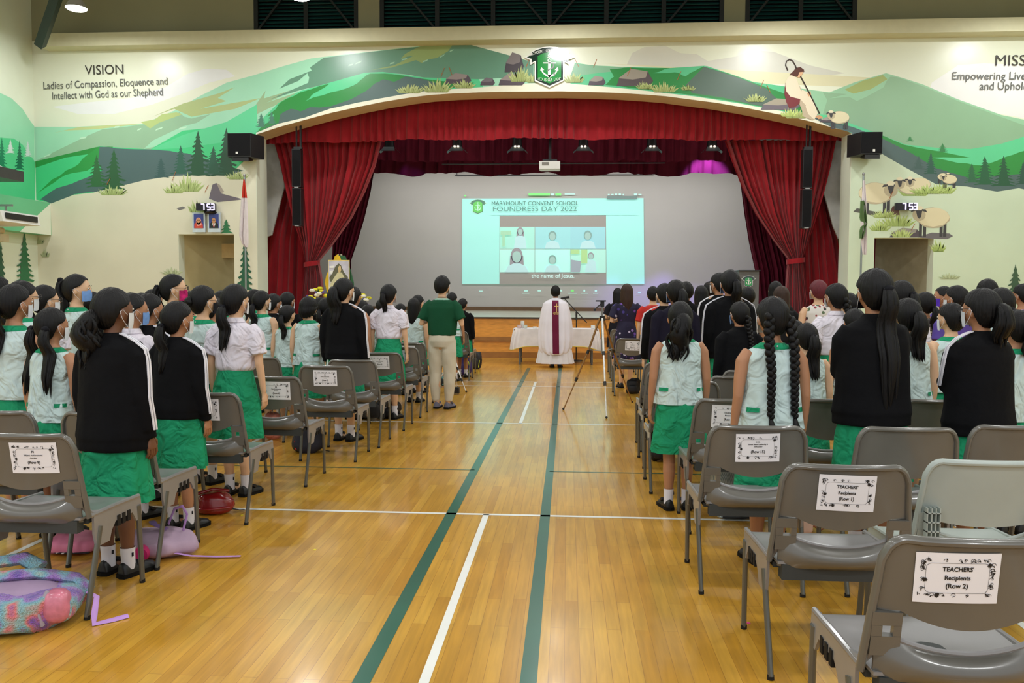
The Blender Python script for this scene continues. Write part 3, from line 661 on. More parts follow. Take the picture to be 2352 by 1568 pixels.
# ================================================================== WALL AND STAGE THINGS
def plate(mb, pts, Y, th, k=0):
    P_ = [at_y(a, c, Y) for a, c in pts]; mb.prism([Vector((p.x, Y - k, p.z)) for p in P_], (0, th, 0)); return mb
G1, G2, WH, BKG = M('crest_green', (30, 140, 62), .15, var=.03, coat=.6), M('crest_dark_green', (10, 44, 34), .15, var=.03, coat=.6), M('crest_white', (235, 235, 230), .25, var=0), M('crest_line', (90, 100, 92), .3, var=0)
def crest(cx, cy, s, Y, label=None, name='school_crest', parent=None, cols=(G1, G2, WH), txt=True, th=.03, cut=0, cat='crest'):
    # drawn in a 110 x 96 px box centred on cx, cy
    def q(p): return (cx + (p[0] - 1263) * s, cy + (p[1] - 156) * s)
    banner = [(1205, 133), (1219, 125), (1218, 121), (1230, 114), (1246, 109), (1262, 107.5), (1280, 109), (1296, 114), (1308, 121), (1307, 125), (1320, 133), (1306, 138), (1306, 149), (1297, 143), (1295, 186), (1262, 202), (1228, 187), (1228, 144), (1218, 150), (1218, 139)]
    inner_b = [(1210, 132.5), (1222, 126), (1221, 122), (1232, 116), (1247, 111.5), (1262, 110), (1279, 111.5), (1294, 116), (1304, 122), (1303.5, 126), (1314, 132.5), (1303, 136), (1303, 144), (1293, 139), (1293, 184), (1262, 198), (1231, 185), (1231, 140), (1221, 145), (1221, 136)]
    core = [(1235, 130), (1247, 123.5), (1262, 121), (1277, 123.5), (1289, 130), (1289, 181), (1262, 193), (1235, 182)]
    mb = MB(); plate(mb, [q(p) for p in banner], Y, th); r = ob(name, mb, cols[2], parent, smooth=False)
    def sub(nm, pl, m, k):
        mb = MB()
        for pts in pl: plate(mb, [q(p) for p in pts], Y, .004, k)
        return ob(nm, mb, m, r, smooth=False)
    sub('border', [inner_b], cols[1], .006); sub('shield', [core], cols[0], .010)
    anc = [[(1247.5, 144.5), (1277, 144.5), (1277, 147), (1247.5, 147)], [(1259, 143), (1265, 143), (1265.5, 176), (1262, 179.5), (1258.5, 176)],
           [(1243, 155), (1250, 162), (1246, 162), (1249, 168), (1255, 172), (1262, 174), (1269, 172), (1275, 168), (1278, 162), (1274, 162), (1281, 155), (1283, 163), (1281, 162), (1278, 169), (1271, 175), (1262, 180), (1253, 175), (1246, 169), (1243, 163), (1241, 163)]]
    for (rx, ry, cyy) in ((4.5, 4, 140), (3.5, 4, 129)):
        n = 14; ring = [(1262 + rx * math.cos(2 * PI * i / n), cyy + ry * math.sin(2 * PI * i / n)) for i in range(n + 1)]
        for a, c in zip(ring[:-1], ring[1:]):
            anc.append([a, c, (1262 + (c[0] - 1262) * .55, cyy + (c[1] - cyy) * .55), (1262 + (a[0] - 1262) * .55, cyy + (a[1] - cyy) * .55)])
    anc.append([(1261, 132), (1263, 132), (1263, 137), (1261, 137)]); anc.append([(1257, 132.5), (1267, 131.5), (1267, 133), (1257, 134)])
    sub('anchor', anc, cols[2], .014)
    rope = [[(1268, 146), (1271, 150), (1269, 156), (1262, 159), (1256, 163), (1257, 165), (1264, 161), (1271, 158), (1273, 150), (1270, 145)], [(1270, 168), (1274, 166), (1275, 175), (1272, 176), (1271, 170)]]
    sub('rope', rope, BKG if txt else cols[2], .017)
    if txt:
        for body, x, y, rad, up, h, sp in (('MARYMOUNT CONVENT SCHOOL', 1262, 222, 104, 1, 7.2, .0405), ('GOD IS OUR LIGHT', 1262, 40, 145, -1, 7.5, .0225)):
            mb = MB(); n = len(body); sc = s * Y / F
            for i, ch in enumerate(body):
                if ch == ' ': continue
                a = (i - (n - 1) / 2) * sp; X, Yp = (x + math.sin(a) * rad, y - up * math.cos(a) * rad)
                if up < 0: Yp = y + math.cos(a) * rad - 0
                rot = -a * up; c0 = at_y(*q((X, Yp)), Y); sz = h * sc * 1.25
                def fn(u, v, c0=c0, rot=rot): return (c0.x + u * math.cos(rot) - v * math.sin(rot), Y - .016, c0.z + u * math.sin(rot) + v * math.cos(rot))
                text_to_mb(mb, ch, sz, fn, .0, sx=.62)
            ob('lettering', mb, cols[2], r, smooth=False)
    if parent is None: tag(r, label, cat)
    return r
crest(1263, 155, 1, WY - .05, 'green school crest with white anchor mounted over the stage arch')

# projected slide ----------------------------------------------------------
def glow(name, rgb, e=.35):
    m = M('slide_' + name, rgb, .6, var=0); b = m.node_tree.nodes['Principled BSDF']
    b.inputs['Emission Color'].default_value = rgba(rgb); b.inputs['Emission Strength'].default_value = e; return m
SY = SB - .04
cy, cy2, grs = glow('cyan', (168, 238, 228)), glow('cyan_pale', (190, 246, 236)), glow('grey', (168, 164, 158), .12)
sk = [0]
def spl(nm, pl, m, parent, k=None):
    sk[0] += 1; mb = MB()
    for pts in pl: plate(mb, pts, SY, .0008, .002 * sk[0])
    return ob(nm, mb, m, parent, smooth=False)
def rect(a, b_, c, d): return [(a, b_), (c, b_), (c, d), (a, d)]
mb = MB(); plate(mb, [(1062, 456), (1478, 455), (1480, 652), (1062, 652)], SY, .001); slide = ob('projected_slide', mb, cy, smooth=False)
tag(slide, 'bright cyan projected slide on the grey stage back wall', 'slide')
spl('video_frame', [[(1147.5, 495), (1392, 494), (1393, 652.5), (1147, 652.5)]], grs, slide)
spl('video_tile', [rect(1148, 521, 1228, 571.5)], glow('tile1', (170, 232, 216)), slide)
spl('video_tile', [rect(1229, 521, 1310, 571.5)], glow('tile2', (160, 220, 222)), slide)
spl('video_tile', [rect(1310, 521, 1391, 571.5)], glow('tile3', (158, 214, 220)), slide)
spl('video_tile', [rect(1148, 572.5, 1228, 625)], glow('tile4', (186, 244, 232)), slide)
spl('video_tile', [rect(1229, 572.5, 1310, 625)], glow('tile5', (186, 248, 238)), slide)
spl('video_tile', [rect(1310.5, 572.5, 1391.5, 626)], glow('tile6', (180, 236, 220)), slide)
fig, fig2, fig3 = glow('figure_brown', (140, 178, 172), .2), glow('figure_shirt', (188, 226, 228)), glow('figure_hair', (162, 160, 166), .2)
def ov(cx, cy_, rx, ry, n=16): return [(cx + rx * math.cos(2 * PI * i / n), cy_ + ry * math.sin(2 * PI * i / n)) for i in range(n)]
def bust(cx, hy, r, by, hair, longh=False):
    spl('figure_hair', [ov(cx, hy - r * .1, r * 1.15, r * (1.35 if not longh else 1.5))] + ([[(cx - r * 1.25, hy), (cx + r * 1.25, hy), (cx + r * 1.35, hy + r * 1.8), (cx - r * 1.35, hy + r * 1.8)]] if longh else []), hair, slide)
    spl('figure_body', [[(cx - r * 2.3, by), (cx - r * 1.7, hy + r * 1.9), (cx - r * .6, hy + r * 1.4), (cx + r * .6, hy + r * 1.4), (cx + r * 1.7, hy + r * 1.9), (cx + r * 2.3, by)]], fig2, slide)
    spl('figure_face', [ov(cx, hy + r * .15, r * .85, r * 1.1)], glow('skin', (172, 208, 200), .25), slide)
bust(1195, 532, 6.5, 571, fig3, True); bust(1269, 542, 8, 571, fig); bust(1350, 541, 8, 571, fig); bust(1187, 588, 12, 625, fig3, True); bust(1269, 597, 8, 625, fig); bust(1357, 588, 6, 625, fig3)
spl('figure_desk', [[(1311, 596), (1335, 600), (1332, 625), (1311, 625)]], glow('desk', (170, 182, 192), .2), slide)
spl('yellow_panel', [rect(1310.5, 573, 1331, 583), rect(1335, 573, 1349, 605)], glow('panel', (176, 216, 150)), slide)
spl('plant', [rect(1150, 530, 1174, 540), rect(1154, 540, 1160, 566)], glow('plant', (166, 214, 180)), slide)
spl('header_line', [[(1127, 491.6), (1464, 491.6), (1464, 492.4), (1127, 492.4)]], glow('line', (140, 190, 184)), slide)
grn = glow('green', (130, 232, 130), .4)
spl('toolbar', [rect(1214, 444, 1263, 449.5), rect(1276, 444, 1289, 449.5), rect(1067, 448, 1071, 451.5), rect(1311, 665, 1318, 669.5)], grn, slide)
spl('toolbar_icon', [rect(1266, 445, 1272, 449), rect(1297, 445, 1321, 447), rect(1396, 446, 1400, 448), rect(1404, 446, 1409, 448), rect(1413, 445, 1417, 448.5), rect(1421, 445, 1426, 448.5), rect(1430, 446, 1433, 449), rect(1456, 445, 1463, 449), rect(1466, 446, 1473, 448), rect(1101, 667, 1109, 669.5), rect(1204, 666, 1212, 669.5), rect(1235, 666, 1242, 669), rect(1284, 665, 1291, 669), rect(1340, 665, 1344, 669.5), rect(1366, 666, 1371, 669.5), rect(1199, 673, 1216, 674), rect(1304, 673, 1325, 674), rect(1334, 673, 1350, 674), rect(1362, 673, 1374, 674), rect(1465, 670.5, 1472, 672)], cy2, slide)
spl('menu_bar', [rect(1394, 450.5, 1463, 458)], glow('menu', (128, 150, 148), .1), slide)
tx = glow('text', (88, 128, 122), .05); txl = glow('text_light', (110, 160, 152), .08)
yy = SY - .002 * (sk[0] + 3)
wtext('MARYMOUNT CONVENT SCHOOL', 1228, 467, 9, 0, tx, 197, Y=yy, parent=slide, name='header_text')
wtext('FOUNDRESS DAY 2022', 1228, 480, 11, 0, txl, 191, Y=yy, parent=slide, name='header_text')
wtext('the name of Jesus.', 1270, 633.5, 9, 0, glow('caption', (205, 240, 236), .5), 98, Y=yy, parent=slide, name='caption_text')
crest(1098, 475.5, .375, SY - .02, parent=slide, name='slide_crest', cols=(glow('crest', (110, 205, 105), .3), glow('crest2', (100, 150, 130), .1), glow('crest3', (200, 240, 220), .3)), txt=False, th=.001)

# stage spotlights --------------------------------------------------------
warm = EM('warm_lamp', (255, 225, 200), 12)
for i, px in enumerate((895, 1050, 1188, 1340, 1497, 1635)):
    c = at_y(px, 338, 21.6)
    t = thing('stage_spotlight', ('black stage spotlight, ' + ('leftmost', 'second from left', 'third from left, left of projector', 'fourth, just right of projector', 'fifth from left', 'rightmost, beside the purple glow')[i] + ' of the row under the valance'), 'spotlight', c, group='stage spotlights under the valance')
    mb = MB(); mb.loft([(.42, 0, 0, .1, .1), (.05, 0, 0, .13, .13), (-.02, 0, 0, .14, .14)], 16); ob('housing', mb, black, t)
    mb = MB(); mb.box((0, 0, .45), (.06, .06, .3)); mb.box((0, 0, .62), (.3, .04, .03)); ob('bracket', mb, black, t, False)
    gry = M('grey_metal_flap', (70, 78, 78), .4, .5)
    for s in ((-1, 0), (1, 0)):
        mb = MB(); mb.prism([(s[0] * .1, -.1, 0), (s[0] * .1, .1, 0), (s[0] * .26, .12, -.14), (s[0] * .26, -.12, -.14)], (0, 0, .006)); ob('barn_door', mb, gry, t, False)
    mb = MB(); mb.prism([(-.14, -.14, -.02), (.14, -.14, -.02), (.18, -.2, -.13), (-.18, -.2, -.13)], (0, 0, .006)); ob('barn_door', mb, gry, t, False)
    if i: 
        mb = MB(); mb.ell((-.045, -.15, .0), (.03, .02, .016), 8, 5); mb.ell((.045, -.15, .0), (.03, .02, .016), 8, 5); ob('lamp', mb, warm, t)
# projector
c = at_y(1263, 381, 21.0); t = thing('projector', 'white ceiling projector hanging in front of the stage', 'projector', c)
s = 21.0 / F
mb = MB(); mb.box((0, 0, 0), (47 * s, .34, 17 * s)); mb.box((0, .02, -.09), (43 * s, .3, .03)); ob('body', mb, whitep, t, False)
mb = MB(); mb.box((-10 * s, -.172, .03), (15 * s, .01, 7 * s)); ob('vent', mb, M('grey_vent', (130, 126, 118), .5), t, False)
mb = MB(); mb.box((0, .02, -.045), (44 * s, .345, .02)); ob('seam', mb, M('pale_green_grey', (170, 178, 160), .5), t, False)
mb = MB(); mb.box((0, 0, .13), (.36, .2, .05)); mb.box((0, 0, .45), (.07, .07, .65)); ob('ceiling_mount', mb, black, t, False)
c = at_y(1230, 374, 22.15); mb = MB(); mb.tube([at_y(1015, 377, 22.15), at_y(1527, 374, 22.15)], .015, 6); o = ob('lighting_bar', mb, black); tag(o, 'thin black bar crossing the dark valance beside projector', 'bar')

# wall speakers
def wspk(pts_front, px_side, label):
    t = thing('wall_speaker', label, 'speaker', (0, 0, 0)); return t
for sgn, x0, x1, y0, y1, lab in ((1, 522, 576, 306, 360, 'black wall speaker at the upper left of the stage arch'), (-1, 1978, 2026, 303, 354, 'black wall speaker at the upper right of the stage arch')):
    a = at_y(x0, y0, 18.9); c = at_y(x1, y1, 18.9); cx, cz = (a.x + c.x) / 2, (a.z + c.z) / 2; w_, h_ = abs(c.x - a.x), abs(a.z - c.z)
    t = thing('wall_speaker', lab, 'speaker', (cx, 18.9, cz))
    d = .42; k = .16 * sgn
    mb = MB(); b0 = [(-w_ / 2, 0), (w_ / 2, 0), (w_ / 2 + (k if sgn > 0 else -.02), d), (-w_ / 2 + (k if sgn < 0 else .02), d)]
    mb.prism([(x_, y_, -h_ / 2) for x_, y_ in b0], (0, 0, h_)); ob('cabinet', mb, black, t, False)
    mb = MB(); mb.box((0, -.008, .01), (w_ * .94, .012, h_ * .92)); ob('grille', mb, M('speaker_mesh', (14, 14, 18), .7, bump=.3, bscale=300), t, False)
    mb = MB(); mb.box((-sgn * .05, -.017, -h_ * .33), (.05, .006, .05)); ob('badge', mb, whitep, t, False)
    mb = MB(); mb.prism([(-w_ * .3, 0, -h_ / 2 - .1), (w_ * .4, 0, -h_ / 2 - .1), (w_ * .3, d, -h_ / 2 - .02), (-w_ * .2, d, -h_ / 2 - .02)], (0, 0, .09)); ob('bracket', mb, black, t, False)
# hanging column speakers
for (px, y0, y1, lab) in ((683, 342, 520, 'tall black column speaker hanging before the left curtain'), (1854, 342, 525, 'tall black column speaker hanging before the right curtain')):
    Y = 19.75; a = at_y(px, y0, Y); c = at_y(px, y1, Y); h_ = a.z - c.z
    t = thing('column_speaker', lab, 'speaker', (a.x, Y, c.z), group=None)
    for k in range(2):
        mb = MB(); mb.box((0, 0, h_ * (.25 + .5 * k)), (.215, .2, h_ * .485)); ob('cabinet', mb, black, t, False)
        mb = MB(); mb.box((0, -.104, h_ * (.25 + .5 * k)), (.19, .01, h_ * .46)); ob('grille', mb, M('speaker_mesh'), t, False)
    mb = MB(); mb.box((0, 0, h_ * .5), (.1, .215, .025)); mb.box((0, 0, .01), (.1, .22, .02)); ob('bracket', mb, steel, t, False)
    zt = interp(px, arch); ztop = at_y(px, zt, WY).z
    mb = MB(); mb.tube([(-.02, 0, h_), (-.02, 0, ztop - c.z)], .02, 6); mb.tube([(.07, .04, h_), (.07, .04, ztop - c.z)], .028, 6); mb.box((.02, 0, h_ + .02), (.2, .1, .05)); ob('hanger', mb, black, t, False)

# clocks, portraits -------------------------------------------------------
digit = EM('clock_digit', (226, 214, 255), 1.6)
SEG = {'7': 'abc', '5': 'afgcd', '3': 'abgcd'}
def clock(cx, cy, w, h, lab, base):
    Y = WY - .22; c = at_y(cx, cy, Y); s = Y / F; t = thing('digital_clock', lab, 'clock', c)
    mb = MB(); mb.box((0, .06, 0), (w * s, .12, h * s)); ob('case', mb, M('clock_case', (20, 14, 34), .25), t, False)
    mb = MB(); L_ = .085; T_ = .028
    for ch, xo in (('7', -.01), ('5', .14), ('3', .235)):
        for sg in SEG[ch]:
            X, Z, hor = {'a': (0, L_, 1), 'g': (0, 0, 1), 'd': (0, -L_, 1), 'b': (.035, L_ / 2, 0), 'c': (.035, -L_ / 2, 0), 'f': (-.035, L_ / 2, 0)}[sg]
            mb.box((xo - .05 + X, -.004, Z * .82), ((.075, .006, T_) if hor else (T_, .006, L_ * .85)))
    ob('digits', mb, digit, t, False)
    mb = MB(); mb.box((.02, .17, -.02), (w * s * .5, .12, .05))
    if base: mb.ell((.08, .1, -h * s / 2 - .03), (.16, .1, .05), 16, 6)
    ob('bracket', mb, black, t)
clock(471, 475, 44, 17, 'lit digital clock reading 7 53 above the two portraits', True)
clock(2083, 474, 45, 16, 'lit digital clock reading 7 53 on the right wall beside painted sheep', False)
blue = M('portrait_blue', (62, 74, 150), .3, var=.1)
for i, (x0, x1) in enumerate(((441, 471), (476, 506))):
    Y = WY - .1; a = at_y(x0, 488, Y); c = at_y(x1, 533, Y); t = thing('framed_portrait', ('framed portrait of a person in pink headscarf and red top', 'framed portrait of a person in dark suit and red tie')[i], 'portrait', ((a.x + c.x) / 2, Y, (a.z + c.z) / 2))
    w_, h_ = c.x - a.x, a.z - c.z
    mb = MB(); mb.box((0, .03, 0), (w_, .04, h_)); ob('frame', mb, M('silver_frame', (200, 212, 222), .3, .2), t, False)
    mb = MB(); mb.box((0, .006, .035), (w_ * .76, .004, h_ * .74)); ob('photo', mb, blue, t, False)
    def dsc(nm, cx_, cz, rx, rz, m, k):
        mb = MB(); mb.prism([(cx_ + rx * math.cos(2 * PI * j / 20), -k, cz + rz * math.sin(2 * PI * j / 20)) for j in range(20)], (0, .003, 0)); ob(nm, mb, m, t, False)
    sk_ = M('portrait_skin', (205, 150, 105), .5)
    body = M('portrait_red' if i == 0 else 'portrait_suit', (200, 70, 50) if i == 0 else (24, 34, 34), .5)
    mb = MB(); zb = .035 - h_ * .37; mb.prism([(-w_ * .34, .001, zb), (w_ * .34, .001, zb), (w_ * .33, .001, zb + .1), (w_ * .15, .001, zb + .155), (-w_ * .15, .001, zb + .155), (-w_ * .33, .001, zb + .1)], (0, .003, 0)); ob('figure_body', mb, body, t, False)
    if i == 0: dsc('headscarf', 0, .03, .066, .085, M('pink_scarf', (232, 160, 150), .6), .002); mb = MB(); mb.prism([(-.06, -.002, .03), (.06, -.002, .03), (.075, -.002, -.07), (-.03, -.002, -.09)], (0, .003, 0)); ob('headscarf', mb, M('pink_scarf'), t, False)
    else:
        mb = MB(); mb.prism([(-.045, -.001, -.02), (.045, -.001, -.02), (.0, -.001, -.13)], (0, .003, 0)); ob('shirt', mb, WH, t, False)
        mb = MB(); mb.prism([(-.012, -.004, -.03), (.012, -.004, -.03), (.014, -.004, -.12), (-.014, -.004, -.12)], (0, .003, 0)); ob('tie', mb, M('portrait_tie', (170, 40, 50), .5), t, False)
    dsc('face', 0, .04, .04 if i == 0 else .048, .055 if i == 0 else .066, sk_, .007)
    mb = MB(); mb.box((-.02, -.009, .05), (.028, .002, .012)); mb.box((.02, -.009, .05), (.028, .002, .012)); mb.box((0, -.009, .052), (.05, .002, .003)); ob('glasses', mb, M('glasses_dark', (50, 40, 36), .4), t, False)

# flags ---------------------------------------------------------------------
def flag(px, y0, segs, lab, Y):
    top_ = at_y(px, y0, Y); t = thing('flagpole', lab, 'flag', (top_.x, Y, 0))
    mb = MB(); mb.tube([(0, 0, .05), (0, 0, top_.z)], .022, 10); ob('pole', mb, M('grey_pole', (150, 158, 160), .3, .6), t)
    mb = MB(); mb.ell((0, 0, top_.z + .03), (.03, .03, .04), 12, 8); ob('finial', mb, steel, t)
    mb = MB(); mb.loft([(0, 0, 0, .2, .2), (.04, 0, 0, .18, .18), (.06, 0, 0, .05, .05), (.12, 0, 0, .03, .03)], 20); ob('base', mb, black, t)
    for nm, m, rows in segs:
        R = []
        for (py, xl, xr, d) in rows:
            a = at_y(xl, py, Y); c = at_y(xr, py, Y); r = []
            for i in range(20):
                u = i / 19; q = 1 - abs(2 * u - 1)
                r.append((a.x + (c.x - a.x) * u - top_.x, -.03 - d * math.sin(u * PI) * (.6 + .5 * math.sin(u * 14 + py * .02)), a.z))
            R.append(r)
        mb = MB()
        ids = [[mb.addv(p) for p in r] for r in R]
        for a, c in zip(ids[:-1], ids[1:]):
            for i in range(19): mb.face((a[i], a[i + 1], c[i + 1], c[i]))
        ob(nm, mb, m, t)
fr_, fw, fg = M('flag_red', (196, 62, 48), .8), M('flag_white', (222, 214, 216), .8, bump=.2, bscale=14), M('flag_green', (92, 122, 76), .8)
flag(561.5, 406, [('flag_red_part', fr_, [(412, 560, 563, .03), (430, 558, 566, .06), (455, 556, 569, .08)]), ('flag_white_part', fw, [(455, 555, 569, .08), (500, 552, 571, .1), (540, 550, 572, .12), (560, 556, 572, .1), (568, 564, 570, .05)])], 'red and white flag hanging limp on a pole left of the stage', 18.7)
flag(1983.5, 403, [('flag_white_part', fw, [(415, 1981, 1986, .03), (460, 1978, 1989, .08), (500, 1975, 1990, .1), (545, 1976, 1991, .1), (585, 1980, 1989, .06)]), ('flag_green_part', fg, [(462, 1975, 1982, .14), (500, 1973, 1990, .16), (515, 1977, 1991, .13), (530, 1973, 1985, .14), (548, 1973, 1980, .12)])], 'green and white flag hanging limp on a pole right of the stage', 18.7)
# banner stand at the stage right ------------------------------------------------
Y = 20.3; a = at_y(1697.5, 622, Y); c = at_y(1742, 700, Y); t = thing('lectern', 'grey lectern front carrying the school crest on stage right', 'lectern', ((a.x + c.x) / 2, Y, STZ))
mb = MB(); mb.box((0, .2, (a.z - STZ) / 2), (c.x - a.x, .4, a.z - STZ)); ob('body', mb, M('lectern_grey', (92, 90, 88), .5), t, False)
mb = MB(); mb.box((0, .18, a.z - STZ + .01), (c.x - a.x + .04, .46, .025)); ob('top', mb, black, t, False)
cr = crest(1719.5, 647, .29, Y - .012, parent=t, name='crest', txt=False, th=.006); cr.matrix_parent_inverse = Matrix.Translation(Vector(t.location)).inverted()
# easel portrait -----------------------------------------------------------------
Y = 20.05; a = at_y(754, 597, Y); c = at_y(803, 668, Y); w_, h_ = c.x - a.x, a.z - c.z
t = thing('easel_portrait', 'framed picture of a veiled nun on easel draped yellow and green', 'picture', ((a.x + c.x) / 2, Y, STZ)); zc = (a.z + c.z) / 2 - STZ
mb = MB(); mb.box((0, 0, zc), (w_, .03, h_)); ob('frame', mb, M('gold_frame', (228, 200, 110), .4, var=.1), t, False)
mb = MB(); mb.box((0, -.018, zc), (w_ * .94, .004, h_ * .95)); ob('picture', mb, M('picture_sky', (196, 194, 206), .4, var=.25, scale=3), t, False)
def pl2(nm, pts, m, k):
    mb = MB(); mb.prism([(p[0] * w_ / 2, -.02 - k, zc + p[1] * h_ / 2) for p in pts], (0, .002, 0)); ob(nm, mb, m, t, False)
pl2('veil', [(-.9, -.15), (-.6, .15), (-.3, .6), (0, .78), (.22, .66), (.5, .2), (.88, -.1), (.8, -.4), (-.8, -.4)], M('veil_grey', (104, 104, 84), .7), .002)
pl2('habit', [(-.9, -.93), (-.86, -.6), (-.35, -.05), (-.1, .2), (.3, .2), (.5, -.1), (.88, -.4), (.9, -.93)], M('habit_cream', (206, 200, 160), .7, var=.15), .004)
pl2('face', [(-.02, .2), (-.06, .5), (.06, .64), (.2, .6), (.24, .36), (.14, .18)], M('pale_face', (214, 190, 140), .7), .006)
pl2('text_panel', [(-.85, .6), (-.4, .64), (-.45, .5), (-.85, .48)], WH, .005); pl2('text_panel', [(-.85, .3), (-.5, .34), (-.6, .1), (-.85, .1)], WH, .005)
yel, dgr = M('yellow_drape', (226, 186, 20), .6, var=.1), M('green_drape', (40, 96, 56), .6)
def drp(nm, pts, m, k):
    mb = MB(); P_ = [at_y(x_, y_, Y + .05 + k) for x_, y_ in pts]; mb.prism([Vector((p.x - t.location.x, .05 + k, p.z - STZ)) for p in P_], (0, .05, 0)); ob(nm, mb, m, t, False)
drp('yellow_drape', [(766, 598), (769, 588), (775, 584), (781, 590), (784, 600), (790, 640), (776, 676), (752, 676), (746, 648), (750, 630)], yel, .0)
drp('green_drape', [(776, 586), (792, 587), (797, 600), (806, 625), (812, 650), (812, 678), (790, 690), (782, 600)], dgr, .02)
mb = MB(); zt = at_y(790, 583, Y).z - STZ
for sx in (-1, 1): mb.tube([(sx * .28, -.05, 0), (sx * .04, .1, zt)], .015, 6)
mb.tube([(0, .6, 0), (0, .12, zt)], .015, 6); ob('easel', mb, M('pale_wood', (206, 196, 170), .5), t)
# flower arrangements ------------------------------------------------------------
def flowers(px, py, Y, r, lab, seed):
    rr = random.Random(seed); c = at_y(px, py, Y); t = thing('flower_arrangement', lab, 'flowers', (c.x, Y, STZ)); zc = c.z - STZ
    mb = MB(); mb.loft([(0, 0, 0, .12, .12), (max(.1, zc - r), 0, 0, .07, .07), (max(.12, zc - r * .8), 0, 0, .12, .12)], 14); ob('stand', mb, M('pale_wood'), t)
    lf = MB()
    for k in range(90):
        a, b_ = rr.uniform(0, 2 * PI), rr.uniform(-1, 1); d = Vector((math.cos(a) * math.sqrt(1 - b_ * b_), math.sin(a) * math.sqrt(1 - b_ * b_), b_)) * r * rr.uniform(.5, 1.0)
        u = d.normalized().cross(Vector((0, 0, 1))).normalized() * .03; p = Vector((0, 0, zc)) + d
        lf.poly([p, p + u + d * .12, p + d * .3, p - u + d * .12])
    ob('foliage', lf, M('leaf_green', (60, 96, 44), .6, var=.3), t, False)
    for nm, m, n, s in (('yellow_bloom', M('bloom_yellow', (226, 214, 40), .6), 12, .06), ('white_bloom', M('bloom_white', (236, 232, 214), .6), 5, .06), ('purple_bloom', M('bloom_purple', (96, 78, 160), .6), 14, .025)):
        for k in range(n):
            a = rr.uniform(PI, 2 * PI); b_ = rr.uniform(-.6, 1); q = math.sqrt(max(0, 1 - b_ * b_)); mb = MB()
            p = Vector((math.cos(a) * q, math.sin(a) * q, b_)) * r * rr.uniform(.8, 1.15)
            mb.ell(p + Vector((0, 0, zc)), (s * 1.2, s, s * .7), 10, 6, fn=lambda v: v * (1 + .1 * math.sin(v.x * 300))); ob(nm, mb, m, t)
flowers(729, 684, 20.0, .22, 'yellow and white flower arrangement below the left tied curtain', 1)
flowers(829, 700, 20.0, .26, 'sparse white and purple flowers on stage right of the easel', 2)

# altar table ------------------------------------------------------------------
def along(px0, px1, py, z): return at_z(px0, py, z), at_z(px1, py, z)
TY = 17.95
t = thing('altar_table', 'long folding table under a white cloth before the stage', 'table', (at_y(1277, 800, TY).x, TY, 0))
tl = at_y(1183, 755, TY).x - t.location.x; tr = at_y(1372, 755, TY).x - t.location.x
mb = MB(); mb.box(((tl + tr) / 2, 0, .74), (tr - tl, .72, .03)); ob('tabletop', mb, M('table_top_brown', (120, 86, 50), .5), t, False)
for sx in (tl + .12, tr - .12):
    for sy in (-.28, .28):
        mb = MB(); mb.tube([(sx, sy, 0), (sx, sy, .73)], .022, 8); ob('leg', mb, M('leg_grey', (110, 112, 116), .4, .5), t)
mb = MB(); mb.tube([(tl + .12, -.28, .12), (tl + .12, .28, .12)], .015, 6); mb.tube([(tr - .12, -.28, .12), (tr - .12, .28, .12)], .015, 6); ob('crossbar', mb, M('leg_grey'), t)
clo = M('white_tablecloth', (232, 226, 226), .7, bump=.12, bscale=6); gold = M('gold_trim', (206, 180, 80), .5)
def cloth_ring(k, z, w):
    r = []; hx, hy = (tr - tl) / 2 + .02, .38
    n = 96; cx = (tl + tr) / 2
    for i in range(n):
        a = 2 * PI * i / n; ca, sa = math.cos(a), math.sin(a); e = .16
        x_ = math.copysign(abs(ca) ** e, ca); y_ = math.copysign(abs(sa) ** e, sa)
        corner = (abs(x_ * y_)) ** 6
        f = w * .02 * math.sin(i * 1.7) 
        zz = z if z > .7 else z - corner * .18 * k
        ox = x_ * (hx + w * (.03 + .12 * corner) + f * .4); oy = y_ * (hy + w * (.02 + .06 * corner) + f)
        r.append((cx + ox, oy, zz))
    return r
mb = MB(); mb.rings([cloth_ring(0, .762, 0), cloth_ring(.2, .65, .4), cloth_ring(.6, .52, .8), cloth_ring(1, .4, 1)][::-1], False); mb.poly(cloth_ring(0, .762, 0))
o = ob('tablecloth', mb, clo); o.location = t.location; tag(o, 'white tablecloth with a gold hem draped over the altar table', 'tablecloth')
mb = MB(); r0 = cloth_ring(1, .4, 1); mb.tube(r0 + [r0[0]], .012, 6); ob('gold_hem', mb, gold, o)
def item(nm, px, r, h, m, lab, cat, dy=0):
    p = at_y(px, 750, TY + dy); mb = MB(); mb.loft([(0, 0, 0, r * .7, r * .7), (h * .1, 0, 0, r, r), (h, 0, 0, r, r), (h * 1.02, 0, 0, r * .6, r * .6)], 14); o = ob(nm, mb, m, loc=(p.x, TY + dy, .765)); tag(o, lab, cat); return o
item('candle', 1200, .04, .15, whitep, 'white candle at the left end of the altar table', 'candle')
item('glass_bowl', 1193, .05, .07, M('pinkish_glass', (206, 176, 170), .1), 'small pinkish glass bowl left of the white candle', 'bowl', -.1)
item('glass_bowl', 1207, .04, .07, M('clear_bowl', (200, 205, 190), .1), 'small clear glass bowl right of the white candle', 'bowl', -.1)
item('saucer', 1229, .05, .03, whitep, 'low white dish beside the person in the white robe', 'dish')
item('cup', 1362, .045, .07, whitep, 'small white cup at the right end of the altar table', 'cup')
